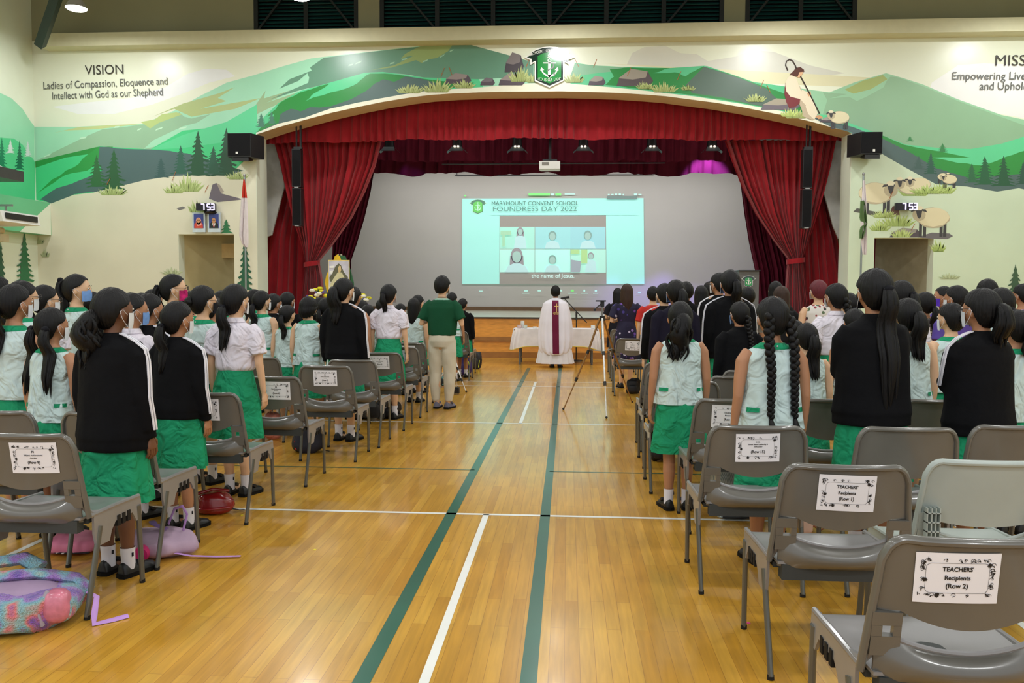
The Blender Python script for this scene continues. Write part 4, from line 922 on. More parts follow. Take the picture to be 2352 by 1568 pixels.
# microphone stand
p = at_y(1324, 750, 18.62); t = thing('microphone_stand', 'black boom microphone stand behind the altar table', 'microphone stand', (p.x, 18.62, 0))
def rel(px, py, Y=18.62): q = at_y(px, py, Y); return (q.x - p.x, Y - 18.62, q.z)
mb = MB(); mb.loft([(0, 0, 0, .15, .15), (.03, 0, 0, .14, .14)], 20); ob('base', mb, black, t)
mb = MB(); mb.tube([(0, 0, 0), rel(1324, 720)], .013, 8); mb.tube([rel(1324, 735), rel(1324, 716)], .022, 8); ob('pole', mb, black, t)
mb = MB(); mb.tube([rel(1297, 686), rel(1348, 741)], .011, 8); ob('boom', mb, black, t)
mb = MB(); mb.tube([rel(1288, 685), rel(1308, 682)], [.02, .03], 10); ob('microphone', mb, black, t)
# camera tripods
def tripod(lab, legs, hub, head, mids, cols, s=1):
    hubp = Vector(hub); t = thing('camera_tripod', lab, 'tripod', (hubp.x, hubp.y, 0)); o0 = Vector((hubp.x, hubp.y, 0))
    for i, fpt in enumerate(legs):
        f = Vector(fpt) - o0; h_ = hubp - o0; m1 = h_.lerp(f, .36); m2 = h_.lerp(f, .66); d = (f - h_).normalized()
        mb = MB(); mb.tube([h_ + Vector((f.x, f.y, 0)).normalized() * .03, m1], .014 * s, 8); mb.tube([m1, m2], .011 * s, 8); mb.tube([m2, f], .0075 * s, 8); lg = ob('leg', mb, cols[i], t)
        for m_ in (m1, m2): mb = MB(); mb.tube([m_ - d * .02, m_ + d * .03], .019 * s, 8); ob('clamp', mb, black, lg)
        mb = MB(); mb.ell(f + Vector((0, 0, .015)), (.016, .016, .015), 10, 6); ob('foot', mb, black, lg)
    h_ = hubp - o0; br = MB()
    for fpt in legs: f = Vector(fpt) - o0; br.tube([h_ + Vector((0, 0, -.42 * s)), h_.lerp(f, .34)], .005, 6)
    ob('brace', br, steel, t)
    mb = MB(); mb.tube([h_ + Vector((0, 0, -.45 * s)), Vector((0, 0, head - .06))], .012, 8); ob('centre_column', mb, steel, t)
    mb = MB(); mb.tube([h_ + Vector((0, 0, -.03)), h_ + Vector((0, 0, .03))], .035, 12); ob('hub', mb, black, t)
    mb = MB(); mb.box((0, 0, head - .03), (.05, .05, .07)); mb.box((-.02, 0, head + .012), (.13, .08, .018)); mb.tube([(-.02, -.03, head - .03), (-.1, -.14, head - .09)], .008, 6); mb.box((-.1, -.15, head - .1), (.03, .05, .03)); ob('head', mb, black, t, False)
D_ = 10.5
f1, f2 = at_z(1294, 941, 0), at_z(1393, 961, 0); hb = at_y(1383, 731, (f1.y + f2.y) / 2 + .35); f3 = (hb.x * 3 - f1.x - f2.x, hb.y * 3 - f1.y - f2.y, 0)
hd = at_y(1383, 693, hb.y).z; f3 = at_z(1452, 925, 0)
brz = M('bronze_tube', (150, 112, 70), .3, .6); slv = M('silver_tube', (222, 220, 216), .25, .3)
tripod('tall silver and bronze camera tripod standing right of the aisle', [f1, f2, f3], hb, hd, None, [brz, slv, brz])
a1, a2 = at_z(1071, 901, 0), at_z(1042, 900, 0); hb = at_y(1040, 815, a1.y + .25)
tripod('small silver tripod beside the person in the green polo', [a1, (hb.x - .28, hb.y - .1, 0), (hb.x + .02, hb.y + .35, 0)], hb, hb.z + .12, None, [slv, slv, slv], .8)
mb = MB(); mb.box((0, 0, .06), (.12, .1, .09)); mb.tube([(0, -.05, .06), (0, -.1, .06)], .03, 12); p = at_z(1046, 905, 0); o = ob('camera', mb, black, loc=(p.x, p.y, 0)); tag(o, 'small black camera on the floor by the small tripod', 'camera')

# units on the left wall ------------------------------------------------------------
t = thing('wall_projector', 'dark grey box unit at the upper left wall edge', 'projector', at_x(20, 405, -11.9))
Yc = t.location.y
mb = MB(); mb.box((-.35, -.2, .02), (1.1, .8, .22)); ob('body', mb, M('unit_dark_grey', (62, 60, 60), .4), t, False)
mb = MB(); mb.box((-.05, -.605, .03), (.12, .012, .14)); ob('window', mb, M('unit_pale', (170, 160, 130), .4), t, False)
mb = MB(); mb.tube([(.1, -.3, .14), (-.1, -.35, .24), (-.3, -.3, .22), (-.5, -.3, .16)], .01, 6); mb.box((-.5, .1, -.02), (.5, .1, .08)); ob('cable', mb, whitep, t)
t = thing('air_conditioner', 'white air conditioner with black grille on the left wall', 'air conditioner', at_x(14, 500, -11.75))
mb = MB(); mb.prism([(.36, -.6, -.12), (.3, -.6, .1), (-.7, -.6, .16), (-.7, -.6, -.14)], (0, 1.2, 0)); ob('body', mb, whitep, t, False)
mb = MB(); mb.box((-.2, -.61, -.0), (.95, .02, .14)); mb.box((.345, 0, -.0), (.03, 1.0, .12)); ob('grille', mb, black, t, False)
mb = MB(); mb.box((-.3, 0, .26), (.9, .04, .04)); mb.box((.0, 0, .2), (.03, .03, .14)); ob('bracket', mb, steel, t, False)
t = thing('emergency_light', 'twin spot emergency light below the air conditioner', 'lamp', at_x(5, 541, -12.1))
mb = MB(); mb.box((-.05, -.05, -.05), (.3, .25, .16)); ob('box', mb, M('cream_unit', (206, 200, 168), .5), t, False)
for dx in (-.1, .06):
    mb = MB(); mb.ell((dx, -.1, .1), (.07, .07, .07), 12, 8); ob('lamp', mb, M('lamp_cream', (196, 186, 150), .3), t)

# ceiling lamps -----------------------------------------------------------------------
lampm = EM('lamp_glass', (255, 252, 240), 30)
LP = []
def hlamp(p, lab, power, vis=True, rad=.22):
    t = thing('high_bay_lamp', lab, 'lamp', p, group='high bay lamps hanging over the hall')
    mb = MB(); mb.loft([(0, 0, 0, rad, rad), (.18, 0, 0, rad * .55, rad * .55), (.34, 0, 0, .1, .1)], 20); ob('reflector', mb, M('lamp_housing', (190, 190, 186), .4, .3), t)
    mb = MB(); mb.loft([(-.03, 0, 0, rad * .8, rad * .8), (-.005, 0, 0, rad * .96, rad * .96)], 20); ob('lens', mb, lampm, t)
    mb = MB(); mb.tube([(0, 0, .3), (0, 0, ZT - p[2])], .015, 6); ob('stem', mb, black, t)
    ld = bpy.data.lights.new('lamp_light', 'AREA'); ld.shape = 'DISK'; ld.size = .5; ld.energy = power; ld.color = (.97, .99, 1)
    lo = bpy.data.objects.new('lamp_light', ld); COL.objects.link(lo); lo.location = (0, 0, -.06); lo.parent = t
lx0 = [at_y(q, 5, 17.3).x for q in (175, 690, 1285, 1835)]
xs = [(lx0[0], 'farthest left'), (lx0[1], 'second from left'), (lx0[2], 'central'), (lx0[3], 'second from right'), (lx0[3] + 5.1, 'farthest right')]
rows_ = [(17.3, 'row nearest the stage'), (12.2, 'second row from the stage'), (7.0, 'middle row'), (1.8, 'row above the camera'), (-2.8, 'rearmost row')]
for y, rl in rows_:
    for x_, cl in xs:
        z = 7.52 if x_ < -10 else 7.66
        hlamp((x_, y, z), '%s lamp in the %s' % (cl, rl), 100 if y > 17 else 76)
def area(name, loc, rot, sx, sy, e, col=(1, 1, 1)):
    ld = bpy.data.lights.new(name, 'AREA'); ld.shape = 'RECTANGLE'; ld.size = sx; ld.size_y = sy; ld.energy = e; ld.color = col
    lo = bpy.data.objects.new(name, ld); COL.objects.link(lo); lo.location = loc; lo.rotation_euler = rot; return lo
# tubes light the back wall; the forward one is fill added for the valances
area('stage_tube_light', (-.3, 21.2, 6.4), (math.radians(50), 0, 0), 12, .3, 26, (1, .95, .95)); area('stage_tube_light', (-.3, 25.4, 5.6), (math.radians(20), 0, 0), 12, .3, 190, (1, .98, .95))
pz = at_y(1627, 372, 24.0)
sp = bpy.data.lights.new('purple_spot', 'SPOT'); sp.energy = 900; sp.color = (.3, .2, 1); sp.spot_size = 1.1; sp.spot_blend = .6; sp.shadow_soft_size = .05
so = bpy.data.objects.new('purple_spot', sp); COL.objects.link(so); so.location = (pz.x, 23.4, pz.z + .55); so.rotation_euler = (math.radians(40), 0, 0)
sp2 = sp.copy(); sp2.energy = 25; pz = at_y(940, 390, 24.0); so = bpy.data.objects.new('purple_spot', sp2); COL.objects.link(so); so.location = (pz.x, 23.4, pz.z + .5); so.rotation_euler = (math.radians(40), 0, 0)
w = bpy.data.worlds.new('world'); SC.world = w; w.use_nodes = True
w.node_tree.nodes['Background'].inputs['Color'].default_value = (.9, .95, 1, 1); w.node_tree.nodes['Background'].inputs['Strength'].default_value = .9
SC.view_settings.view_transform = 'Standard'; SC.view_settings.look = 'None'; SC.view_settings.gamma = 1; SC.view_settings.exposure = .1; SC.view_settings.use_curve_mapping = False
# ================================================================== CHAIRS
shellm = M('grey_polypropylene', (98, 95, 89), .3, var=.12, scale=4, coat=.5)
shell2 = M('pale_grey_polypropylene', (168, 176, 170), .4, var=.04)
legm = M('chair_leg_steel', (104, 104, 98), .35, .5, var=.06)
capm = M('rubber_foot', (34, 32, 30), .7)
paper = M('sign_paper', (240, 240, 248), .6, var=.02); inkm = M('sign_ink', (26, 24, 26), .6, var=0)
CH = .82
def yb(z):   # rearward lean of the backrest plane (local y) at height z
    return -.02 - (z - .45) * .17
def chair_meshes(pale=False):
    me = {}
    w0 = .245
    def hw(z): return w0 - .006 + .03 * (CH - z) / .3
    def bowl(x): return .028 * (1 - (x / w0) ** 2)     # the panel bulges to the rear in the middle
    zl = lambda x: .625 - .045 * (1 - min(1, abs(x) / .185) ** 2) if abs(x) < .185 else .625
    if pale: zl = lambda x: .60 - .03 * (1 - (x / .25) ** 2)
    mb = MB()
    def panel(u, v):
        s = 2 * u - 1; r = .05
        zt = CH
        x = s * hw(CH * v + .6 * (1 - v))
        ax = abs(x)
        e = max(0, ax - (hw(CH) - r)); zt = CH - (r - math.sqrt(max(0, r * r - min(e, r) ** 2)))
        z = zl(x) + (zt - zl(x)) * v
        return Vector((x, yb(z) - bowl(x), z))
    mb.slab(panel, 28, 10, (0, .008, 0))
    # rim around the top and the sides
    rim = []
    r = .055
    for z in (.45, .5, .56, .62, .68, .74, CH - r): rim.append(Vector((-hw(z), yb(z), z)))
    for k in range(1, 6):
        a = PI / 2 * k / 5; rim.append(Vector((-hw(CH) + r - r * math.cos(a), yb(CH - r + r * math.sin(a)) - bowl(hw(CH) - r + r * math.cos(a)) * .3, CH - r + r * math.sin(a))))
    for k in range(1, 9):
        x = -hw(CH) + r + (2 * hw(CH) - 2 * r) * k / 9; rim.append(Vector((x, yb(CH) - bowl(x), CH)))
    rim += [Vector((-p.x, p.y, p.z)) for p in rim[:12][::-1]]
    mb.tube(rim, .012, 10, flat=(1.0, 1.25))
    # posts either side of the slot, each with a square hole
    for sx in (-1, 1):
        x0, x1 = .178, hw(.6)
        for (za, zb, xa, xb_) in ((.50, .555, x0, x1), (.585, .622, x0, x1), (.555, .585, x0, x0 + .022), (.555, .585, x1 - .03, x1)):
            c = ((xa + xb_) / 2 * sx, yb((za + zb) / 2) - .006, (za + zb) / 2); mb.box(c, (xb_ - xa, .02, zb - za), Matrix.Rotation(.17, 3, 'X'))
    me['backrest'] = mb
    # seat: rear band, plate, side flanges
    mb = MB()
    def zr(x): return .545 - .035 * (1 - min(1, abs(x) / .2) ** 2)
    def band(u, v):
        x = (2 * u - 1) * .243; z = .43 + (zr(x) - .43) * v
        return Vector((x, -.015 - .055 * math.sin(PI * (.15 + .75 * v)) * (1 - (x / .26) ** 4) * 1.0 - .02 * (1 - (x / .25) ** 2), z))
    mb.cur = 1; mb.slab(band, 24, 8, (0, .008, 0)); mb.cur = 0
    mb.tube([band(u / 24, 1) + Vector((0, .002, .002)) for u in range(25)], .008, 8)
    def plate(u, v):
        x = (2 * u - 1) * (.245 + .018 * min(1, v * 1.6)); y = -.04 + .47 * v
        z = .452 - .018 * (1 - (x / .25) ** 2) * math.sin(PI * min(1, v * 1.1)) - .03 * max(0, (v - .82) / .18) ** 2 + .0
        return Vector((x, y, z))
    mb.slab(plate, 16, 14, (0, 0, -.01))
    for sx in (-1, 1):
        x = .262 * sx
        pts = [(x, .02, .45), (x, .43, .44), (x, .445, .36), (x, .43, .328), (x, .39, .328), (x, .37, .355), (x, .352, .378), (x, .2, .378), (x, .165, .345), (x, .145, .302), (x, .04, .302), (x, .022, .365)]
        mb.prism(pts, (sx * .012, 0, 0))
        mb.tube([(x + sx * .004, .0, .452), (x + sx * .006, .2, .452), (x + sx * .006, .42, .444)], .011, 8)
    for sx in (-1, 1):
        mb.tube([(sx * .24, -.025, .55), (sx * .25, -.01, .49), (sx * .258, .02, .46), (sx * .264, .08, .45)], .014, 8)
    me['seat'] = mb
    mb = MB()
    mb.box((0, .19, .425), (.5, .36, .02)); mb.box((0, -.02, .412), (.46, .05, .055)); me['underframe'] = mb  # seat underside and rear strip, coloured dark for the shadow beneath the seat
    for sx in (-1, 1):
        blk = MB(); me['side_block_%d' % sx] = blk
        blk.box((sx * .25, .27, .372), (.03, .15, .04)); 
        for k in range(3): blk.box((sx * .27, .225 + .045 * k, .375), (.016, .026, .05))
    for nm, a, c in (('rear', (.272, .07, .39), (.262, -.035, 0)), ('front', (.272, .41, .40), (.262, .455, 0))):
        for sx in (-1, 1):
            mb = MB(); mb.tube([(sx * a[0], a[1], a[2]), (sx * c[0], c[1], .012)], .0125, 10, flat=(1, 1.25)); me['leg_%s_%d' % (nm, sx)] = mb
            mb = MB(); mb.tube([(sx * c[0], c[1] + (.003 if nm == 'rear' else -.001), .018), (sx * c[0], c[1], 0)], .0148, 10); me['cap_%s_%d' % (nm, sx)] = mb
    if pale:
        mb = me['backrest']
        for sx in (-1, 1):
            for i in range(4):
                x = sx * (.19 + .017 * i) ; mb.box((x, yb(.6) - .035, .58), (.004, .03, .13))
            for j in range(4): mb.box((sx * .2155, yb(.6) - .035, .52 + .035 * j), (.055, .03, .004))
    return me
CM = {}
def cmesh(key, pale):
    k = (key, pale)
    if k not in CM:
        if ('*', pale) not in CM: CM[('*', pale)] = chair_meshes(pale)
        m = shell2 if pale else shellm
        mat = {'backrest': m, 'seat': (m if pale else M('grey_seat_plastic', (132, 130, 130), .3, var=.06, coat=.3)), 'underframe': M('chair_underside', (52, 56, 56), .6)}.get(key) or (legm if key.startswith('leg') else capm)  # seat plate lightened to carry the gloss reflected on it
        CM[k] = CM[('*', pale)][key].mesh('chair_' + key, [mat, m] if key == 'seat' else [mat], True, sharp=40)
    return CM[k]
SIGNS = {}
def sign_meshes(lines, slip=0):
    if (lines, slip) in SIGNS: return SIGNS[(lines, slip)]
    w, h = .222, .136; zc = .725; rr = random.Random(len(SIGNS))
    tilt = rr.uniform(-.03, .03)
    def on(u, v, k=0):   # u, v metres on the paper
        x = u * math.cos(tilt) - v * math.sin(tilt); z = zc + u * math.sin(tilt) + v * math.cos(tilt)
        x += slip
        return Vector((x, yb(z) - .028 * (1 - (x / .245) ** 2) - .003 - k, z))
    mb = MB(); mb.grid(lambda a, b_: on((a - .5) * w, (b_ - .5) * h), 10, 6); pm = mb.mesh('sign', [paper], True)
    mb = MB()
    n = 48; fw, fh = .165, .08; r = .014
    rp = []
    for k in range(4):
        cx, cz = ((fw / 2 - r) * (1, -1, -1, 1)[k], (fh / 2 - r) * (1, 1, -1, -1)[k])
        for j in range(7):
            a = PI / 2 * k + PI / 2 * j / 6; rp.append((cx + r * math.cos(a), cz + r * math.sin(a)))
    dens = []
    for i in range(len(rp)):
        a, c = rp[i], rp[(i + 1) % len(rp)]; L_ = math.hypot(c[0] - a[0], c[1] - a[1]); q = max(1, int(L_ / .012))
        for j in range(q): dens.append((a[0] + (c[0] - a[0]) * j / q, a[1] + (c[1] - a[1]) * j / q))
    for i in range(len(dens)):
        a, c = dens[i], dens[(i + 1) % len(dens)]; t = .0008
        na = (a[0] * (1 + t / abs(fw / 2)) , a[1] * (1 + 2 * t / fh)); nc = (c[0] * (1 + t / (fw / 2)), c[1] * (1 + 2 * t / fh))
        mb.poly([on(*a, .001), on(*c, .001), on(*nc, .001), on(*na, .001)])
    # curls, leaves and flowers of the printed border
    def curl(x, z, s, d, w_=.0012):
        pts = [(x + s * (1 - k / 9) * math.cos(k * .75) * d, z + s * (1 - k / 9) * math.sin(k * .75)) for k in range(9)]
        for (a, b_), (c, e) in zip(pts[:-1], pts[1:]):
            dx, dz = c - a, e - b_; l = math.hypot(dx, dz) or 1; nx, nz_ = -dz / l * w_ / 2, dx / l * w_ / 2
            mb.poly([on(a - nx, b_ - nz_, .001), on(c - nx, e - nz_, .001), on(c + nx, e + nz_, .001), on(a + nx, b_ + nz_, .001)])
    def leaf(x, z, a, L_):
        c, s_ = math.cos(a), math.sin(a); q = L_ * .22
        mb.poly([on(x, z, .001), on(x + c * L_ * .5 - s_ * q, z + s_ * L_ * .5 + c * q, .001), on(x + c * L_, z + s_ * L_, .001), on(x + c * L_ * .5 + s_ * q, z + s_ * L_ * .5 - c * q, .001)])
    for k in range(44):
        side = k % 4; t = rr.uniform(-.48, .48)
        if side == 0: x, z = t * w * .92, fh / 2 + .007
        elif side == 1: x, z = t * w * .92, -fh / 2 - .007
        elif side == 2: x, z = -fw / 2 - .009, t * h * .8
        else: x, z = fw / 2 + .009, t * h * .8
        curl(x, z, rr.uniform(.004, .008), rr.choice((-1, 1))); leaf(x, z, rr.uniform(0, 6.28), rr.uniform(.005, .011))
    for fx, fz in ((.082, .036), (-.084, -.005), (-.05, -.047)):
        for j in range(9): leaf(fx, fz, j * .698, .008)
    bm_ = mb.mesh('border', [inkm], False)
    mb = MB(); n = len(lines); y = .026
    for s_, sz, dy in lines:
        me_ = text_mesh(s_, sz, .0004); xs = [v.co.x for v in me_.vertices]; wd = max(xs) - min(xs); bpy.data.meshes.remove(me_)
        text_to_mb(mb, s_, sz, lambda u, v, y=dy: on(u, v + y, .0014), .00045 if sz > .012 else .0002)
    tm = mb.mesh('lettering', [inkm], False)
    SIGNS[(lines, slip)] = (pm, bm_, tm); return SIGNS[(lines, slip)]
def chair(x, y, rz, label, sign=None, pale=False, group='grey chairs set out in rows facing the stage', slip=0):
    t = thing('stacking_chair', label, 'chair', (x, y, 0), rz, group); t.scale = (.94, 1, 1.028)
    for k in ('backrest', 'seat', 'underframe'): link(k, cmesh(k, pale), t)
    for sx in (-1, 1): link('side_block', cmesh('side_block_%d' % sx, pale), t)
    for nm in ('rear', 'front'):
        for sx in (-1, 1):
            l = link('leg', cmesh('leg_%s_%d' % (nm, sx), pale), t); link('foot_cap', cmesh('cap_%s_%d' % (nm, sx), pale), l)
    if sign:
        a, b_, c = sign_meshes(sign, slip); s = link('sign', a, t); link('border', b_, s); link('lettering', c, s)
    return t
def chair_px(px, py, label, sign=None, pale=False, rz=0, D=None, slip=0):
    # px, py: centre of the top edge of the backrest (height CH)
    if D: p = at_y(px, py, D)
    else: p = at_z(px, py, .842)
    r = math.radians(rz); off = Vector((math.sin(r) * yb(CH), -math.cos(r) * yb(CH), 0)) * 1.4
    return chair(p.x + off.x, p.y + off.y, r, label, sign, pale, slip=slip)
T1 = (("TEACHERS'", .0165, .024), ('Recipients', .0165, .001), ('(Row 1)', .018, -.021)); T2 = (("TEACHERS'", .0165, .024), ('Recipients', .0165, .001), ('(Row 2)', .018, -.021))
S15 = (('DOM.', .008, .028), ('School Based Leadership &', .009, .017), ('All Rounder', .009, .006), ('(Row 15)', .019, -.019)); S14 = (('Daughters of', .012, .022), ('Marymount', .012, .006), ('(Row 14)', .018, -.019))
def SR(p, a, n): return ((p, .013, .027), (a, .0105, .012), ('Awardees', .008, .0), ('(Row %d)' % n, .018, -.02))
# right block
chair_px(2254, 1250, "nearest grey chair with paper sign TEACHERS' Recipients (Row 2)", T2, slip=-.05)
chair_px(1951, 1076, "grey chair with paper sign TEACHERS' Recipients (Row 1)", T1)
chair_px(1744, 984, 'grey chair signed (Row 15) beside the aisle', S15)
chair_px(1688, 921, 'grey chair signed Daughters of Marymount (Row 14)', S14, slip=-.03)
chair_px(1580, 879, 'grey chair hidden behind the girl with messy ponytail at the aisle')
chair_px(1552, 853, 'grey aisle chair two rows in front of the Row 14 chair')
chair_px(1538, 836, 'grey aisle chair three rows in front of the Row 14 chair')
chair_px(2282, 1066, 'pale grey chair with ribbed brackets at the right frame edge', None, True)
chair_px(2093, 988, 'unsigned dark grey chair directly behind the tall girl in black')
chair_px(2352, 984, 'unsigned grey chair cut by the right frame edge, above the pale chair')
chair_px(1912, 921, 'unsigned grey chair between the braided girl and tall girl in black')
chair_px(2172, 923, 'unsigned grey chair behind the girl with glasses in black jacket')
chair_px(1727, 854, 'grey chair left of the braided girl, its corner shining')
chair_px(1700, 866, 'small dark grey chair corner just behind the messy ponytail girl', D=6.5)
sgx = SR('P6', 'Good Progress', 11)
chair_px(1453, 779, 'grey chair with partly hidden sign behind the floral navy dress', sgx)
chair_px(1440, 764, 'grey chair just in front of the signed chair by floral dress')
chair_px(1432, 757, 'frontmost grey chair on the right side of the aisle')
# left block
chair(-2.4, 3.56, 0, 'nearest left grey chair with paper sign (Row 9)', SR('P3', 'Subject Achievement', 9), slip=.06)
chair(-2.42, 4.24, 0, 'grey chair between the big black jacket girl and aisle', SR('P3', 'Class Achievement', 8))
chair_px(462, 906, 'grey chair with half hidden sign beside the girl in white shirt', SR('P4', 'Subject Achievement', 7))
chair_px(618, 868, 'grey chair signed (Row 6) left of the aisle', SR('P5', 'Class Achievement', 6), slip=.05)
chair_px(745, 843, 'grey chair signed (Row 5) left of the aisle', SR('P5', 'Class Achievement', 5))
chair_px(806, 829, 'unsigned grey aisle chair right of the Row 5 chair')
chair_px(871, 812, 'grey chair signed (Row 3) behind the girl in white shirt', SR('P4', 'Class Achievement', 3))
chair_px(915, 799, 'grey chair with sign just left of the person in green polo', SR('P4', 'Subject Achievement', 2))
chair_px(934, 789, 'grey chair with sign mostly hidden by the green polo person', SR('P3', 'Class Achievement', 1))
chair_px(1000, 772, 'grey chair hidden behind the person in green polo', D=13.4)
chair_px(1043, 762, 'second grey chair from the front of the left aisle', SR('P2', 'Class Achievement', 1))
chair_px(1053, 757, 'frontmost grey chair on the left side of the aisle')
chair_px(-30, 949, 'grey chair corner at the left frame edge behind sign Row 9')
chair_px(683, 809, 'unsigned grey chair with a pale scuff left of the black jacket girl')
chair_px(586, 823, 'unsigned grey chair just right of the girl in white shirt')
chair_px(616, 788, 'small grey chair behind the small girl with side ponytail')
chair_px(812, 781, 'small grey chair between black jacket girl and white shirt girl')

# ================================================================== BAGS
def bag(name, label, cat, loc, rz, size, mat, parts=(), seed=0, e=.6, lean=0):
    t = thing(name, label, cat, loc, rz); a, b_, c = size; rr = random.Random(seed)
    R = Matrix.Rotation(lean, 3, 'X')
    def fn(p):
        q = noise.noise(Vector((p.x * 9 + seed, p.y * 9, p.z * 9))) * .35 + 1
        return Vector((p.x * q, p.y * q, p.z * q))
    mb = MB(); mb.ell((0, 0, c), (a, b_, c), 28, 18, R, e, fn); o = ob('body', mb, mat, t, sharp=80)
    return t
def strap(t, pts, r, m, nm='strap', flat=(1, .25)):
    mb = MB(); mb.tube([Vector(p) for p in pts], r, 8, flat=flat); return ob(nm, mb, m, t)
p = at_z(60, 1455, 0); fur = bpy.data.materials.new('rainbow_fur'); fur.use_nodes = True
nt = fur.node_tree; N = nt.nodes; b = N['Principled BSDF']; tc = N.new('ShaderNodeTexCoord'); nz = N.new('ShaderNodeTexNoise'); nz.inputs['Scale'].default_value = 9; nz.inputs['Detail'].default_value = 1.5
nt.links.new(tc.outputs['Object'], nz.inputs['Vector']); cr = N.new('ShaderNodeValToRGB'); nt.links.new(nz.outputs['Fac'], cr.inputs['Fac']); nt.links.new(cr.outputs['Color'], b.inputs['Base Color'])
for i, (pos, c) in enumerate(((.3, (110, 80, 180)), (.42, (170, 120, 205)), (.5, (130, 190, 210)), (.56, (165, 195, 190)), (.62, (240, 130, 130)), (.7, (140, 90, 190)))):
    e_ = cr.color_ramp.elements[i] if i < 2 else cr.color_ramp.elements.new(pos); e_.position = pos; e_.color = rgba(c)
b.inputs['Roughness'].default_value = .95; b.inputs['Sheen Weight'].default_value = .4
n2 = N.new('ShaderNodeTexNoise'); n2.inputs['Scale'].default_value = 120; nt.links.new(tc.outputs['Object'], n2.inputs['Vector']); bp = N.new('ShaderNodeBump'); bp.inputs['Strength'].default_value = .9; bp.inputs['Distance'].default_value = .03; nt.links.new(n2.outputs['Fac'], bp.inputs['Height']); nt.links.new(bp.outputs['Normal'], b.inputs['Normal'])
lil = M('lilac_nylon', (168, 142, 172), .6, bump=.15, bscale=20)
t = bag('furry_backpack', 'rainbow furry backpack lying under the front left chair', 'backpack', (p.x - .12, p.y + .08, 0), .35, (.26, .17, .085), fur, seed=3, e=.7)
mb = MB(); mb.ell((-.02, .03, .125), (.22, .11, .06), 24, 12, None, .8); ob('front_panel', mb, lil, t)
strap(t, [(-.28, .06, .15), (-.1, .08, .2), (.08, .09, .2), (.24, .1, .16), (.3, .08, .1)], .045, fur, 'fur_band', (1, .5)); strap(t, [(-.28, .17, .16), (-.12, .2, .23), (.0, .2, .24), (.08, .17, .2)], .045, fur, 'fur_band', (1, .6))
mb = MB(); mb.ell((.2, -.08, .1), (.06, .06, .075), 16, 10, None, .8); ob('mesh_pocket', mb, M('pink_mesh_pocket', (206, 120, 140), .25, var=.15, scale=30), t)
strap(t, [(.15, -.12, .03), (.13, -.13, .1), (.17, -.09, .17)], .012, M('grey_piping', (160, 148, 160), .5), 'piping', (1, 1))
strap(t, [(.27, .06, .12), (.34, .02, .09), (.34, -.04, .03), (.35, -.1, .008), (.42, -.07, .008), (.48, -.04, .01)], .014, M('lilac_strap', (186, 140, 206), .6))
p = at_z(350, 1280, 0)
t = bag('school_backpack', 'lilac backpack slumped behind the second left chair', 'backpack', (p.x, p.y + .1, 0), -.5, (.2, .14, .065), M('lilac_canvas', (176, 150, 170), .7, bump=.2, bscale=12), seed=5, e=.75)
mb = MB(); mb.tube([(.06, -.15, .05), (.1, -.2, .05)], .042, 16); ob('bottle', mb, M('pink_bottle', (222, 50, 120), .3), t)
strap(t, [(.0, .05, .15), (.03, .07, .24), (.09, .08, .26), (.13, .08, .22), (.12, .06, .13)], .009, M('lilac_strap'), 'handle')
strap(t, [(.16, -.05, .04), (.24, .02, .015), (.36, .1, .01), (.46, .18, .01)], .012, M('lilac_strap')); strap(t, [(-.08, .0, .165), (.0, -.04, .17), (.08, -.02, .15)], .02, M('purple_lining', (120, 90, 150), .6), 'opening')
p = at_z(150, 1275, 0)
t = bag('school_backpack', 'pink backpack on the floor under the sign Row 9 chair', 'backpack', (p.x, p.y + .1, 0), 0, (.15, .12, .045), M('pink_nylon', (214, 120, 150), .6, bump=.1, bscale=14), seed=6, e=.7); strap(t, [(-.12, -.1, .02), (.0, -.125, .02), (.14, -.1, .02)], .014, spotted('black_white_lining', (30, 28, 30), [(220, 216, 210), (200, 190, 180)], 40), 'trim_band')
p = at_z(480, 1183, 0)
t = bag('shoulder_bag', 'shiny dark red bag beside the white socked feet left', 'bag', (p.x, p.y + .08, 0), .2, (.13, .1, .075), M('red_leather', (140, 22, 24), .25, coat=.4), seed=7, e=.7); strap(t, [(-.1, -.06, .14), (0, -.03, .165), (.1, .0, .145)], .01, M('red_leather'), 'handle', (1, 1)); strap(t, [(-.12, -.1, .05), (.0, -.13, .05), (.12, -.08, .05)], .008, M('red_leather'), 'zip', (1, 1)); strap(t, [(.12, -.03, .03), (.17, -.02, .015), (.2, 0, .01)], .012, black)
nav = M('navy_nylon', (26, 28, 44), .6, bump=.1, bscale=14)
p = at_z(700, 1042, 0)
t = bag('school_backpack', 'navy backpack standing under the sign Row 6 chair', 'backpack', (p.x, p.y + .1, 0), .2, (.13, .09, .13), nav, seed=8, e=.6); strap(t, [(-.1, -.08, .04), (-.11, -.07, .12)], .008, M('red_piping', (190, 30, 40), .5), 'piping', (1, 1)); strap(t, [(-.03, -.02, .25), (0, -.02, .29), (.03, -.02, .25)], .008, nav, 'handle'); strap(t, [(.1, 0, .06), (.16, -.04, .02), (.2, -.04, .01)], .01, black)
def simple_bag(px, py, w, h, m, lab, seed, trim=None):
    p = at_z(px, py, 0); t = bag('school_backpack', lab, 'backpack', (p.x, p.y + .1, 0), random.Random(seed).uniform(-.3, .3), (w / 2, .09, h / 2), m, seed=seed, e=.6)
    strap(t, [(-.03, -.02, h - .01), (0, -.02, h + .03), (.03, -.02, h - .01)], .007, m, 'handle'); mb = MB(); mb.ell((0, -.07, h * .36), (w * .36, .05, h * .28), 16, 10, None, .6); ob('front_pocket', mb, m, t)
    if trim: strap(t, [(w * .36, -.08, h * .1), (w * .45, -.07, h * .5), (w * .3, -.06, h * .85)], .007, trim, 'piping', (1, 1))
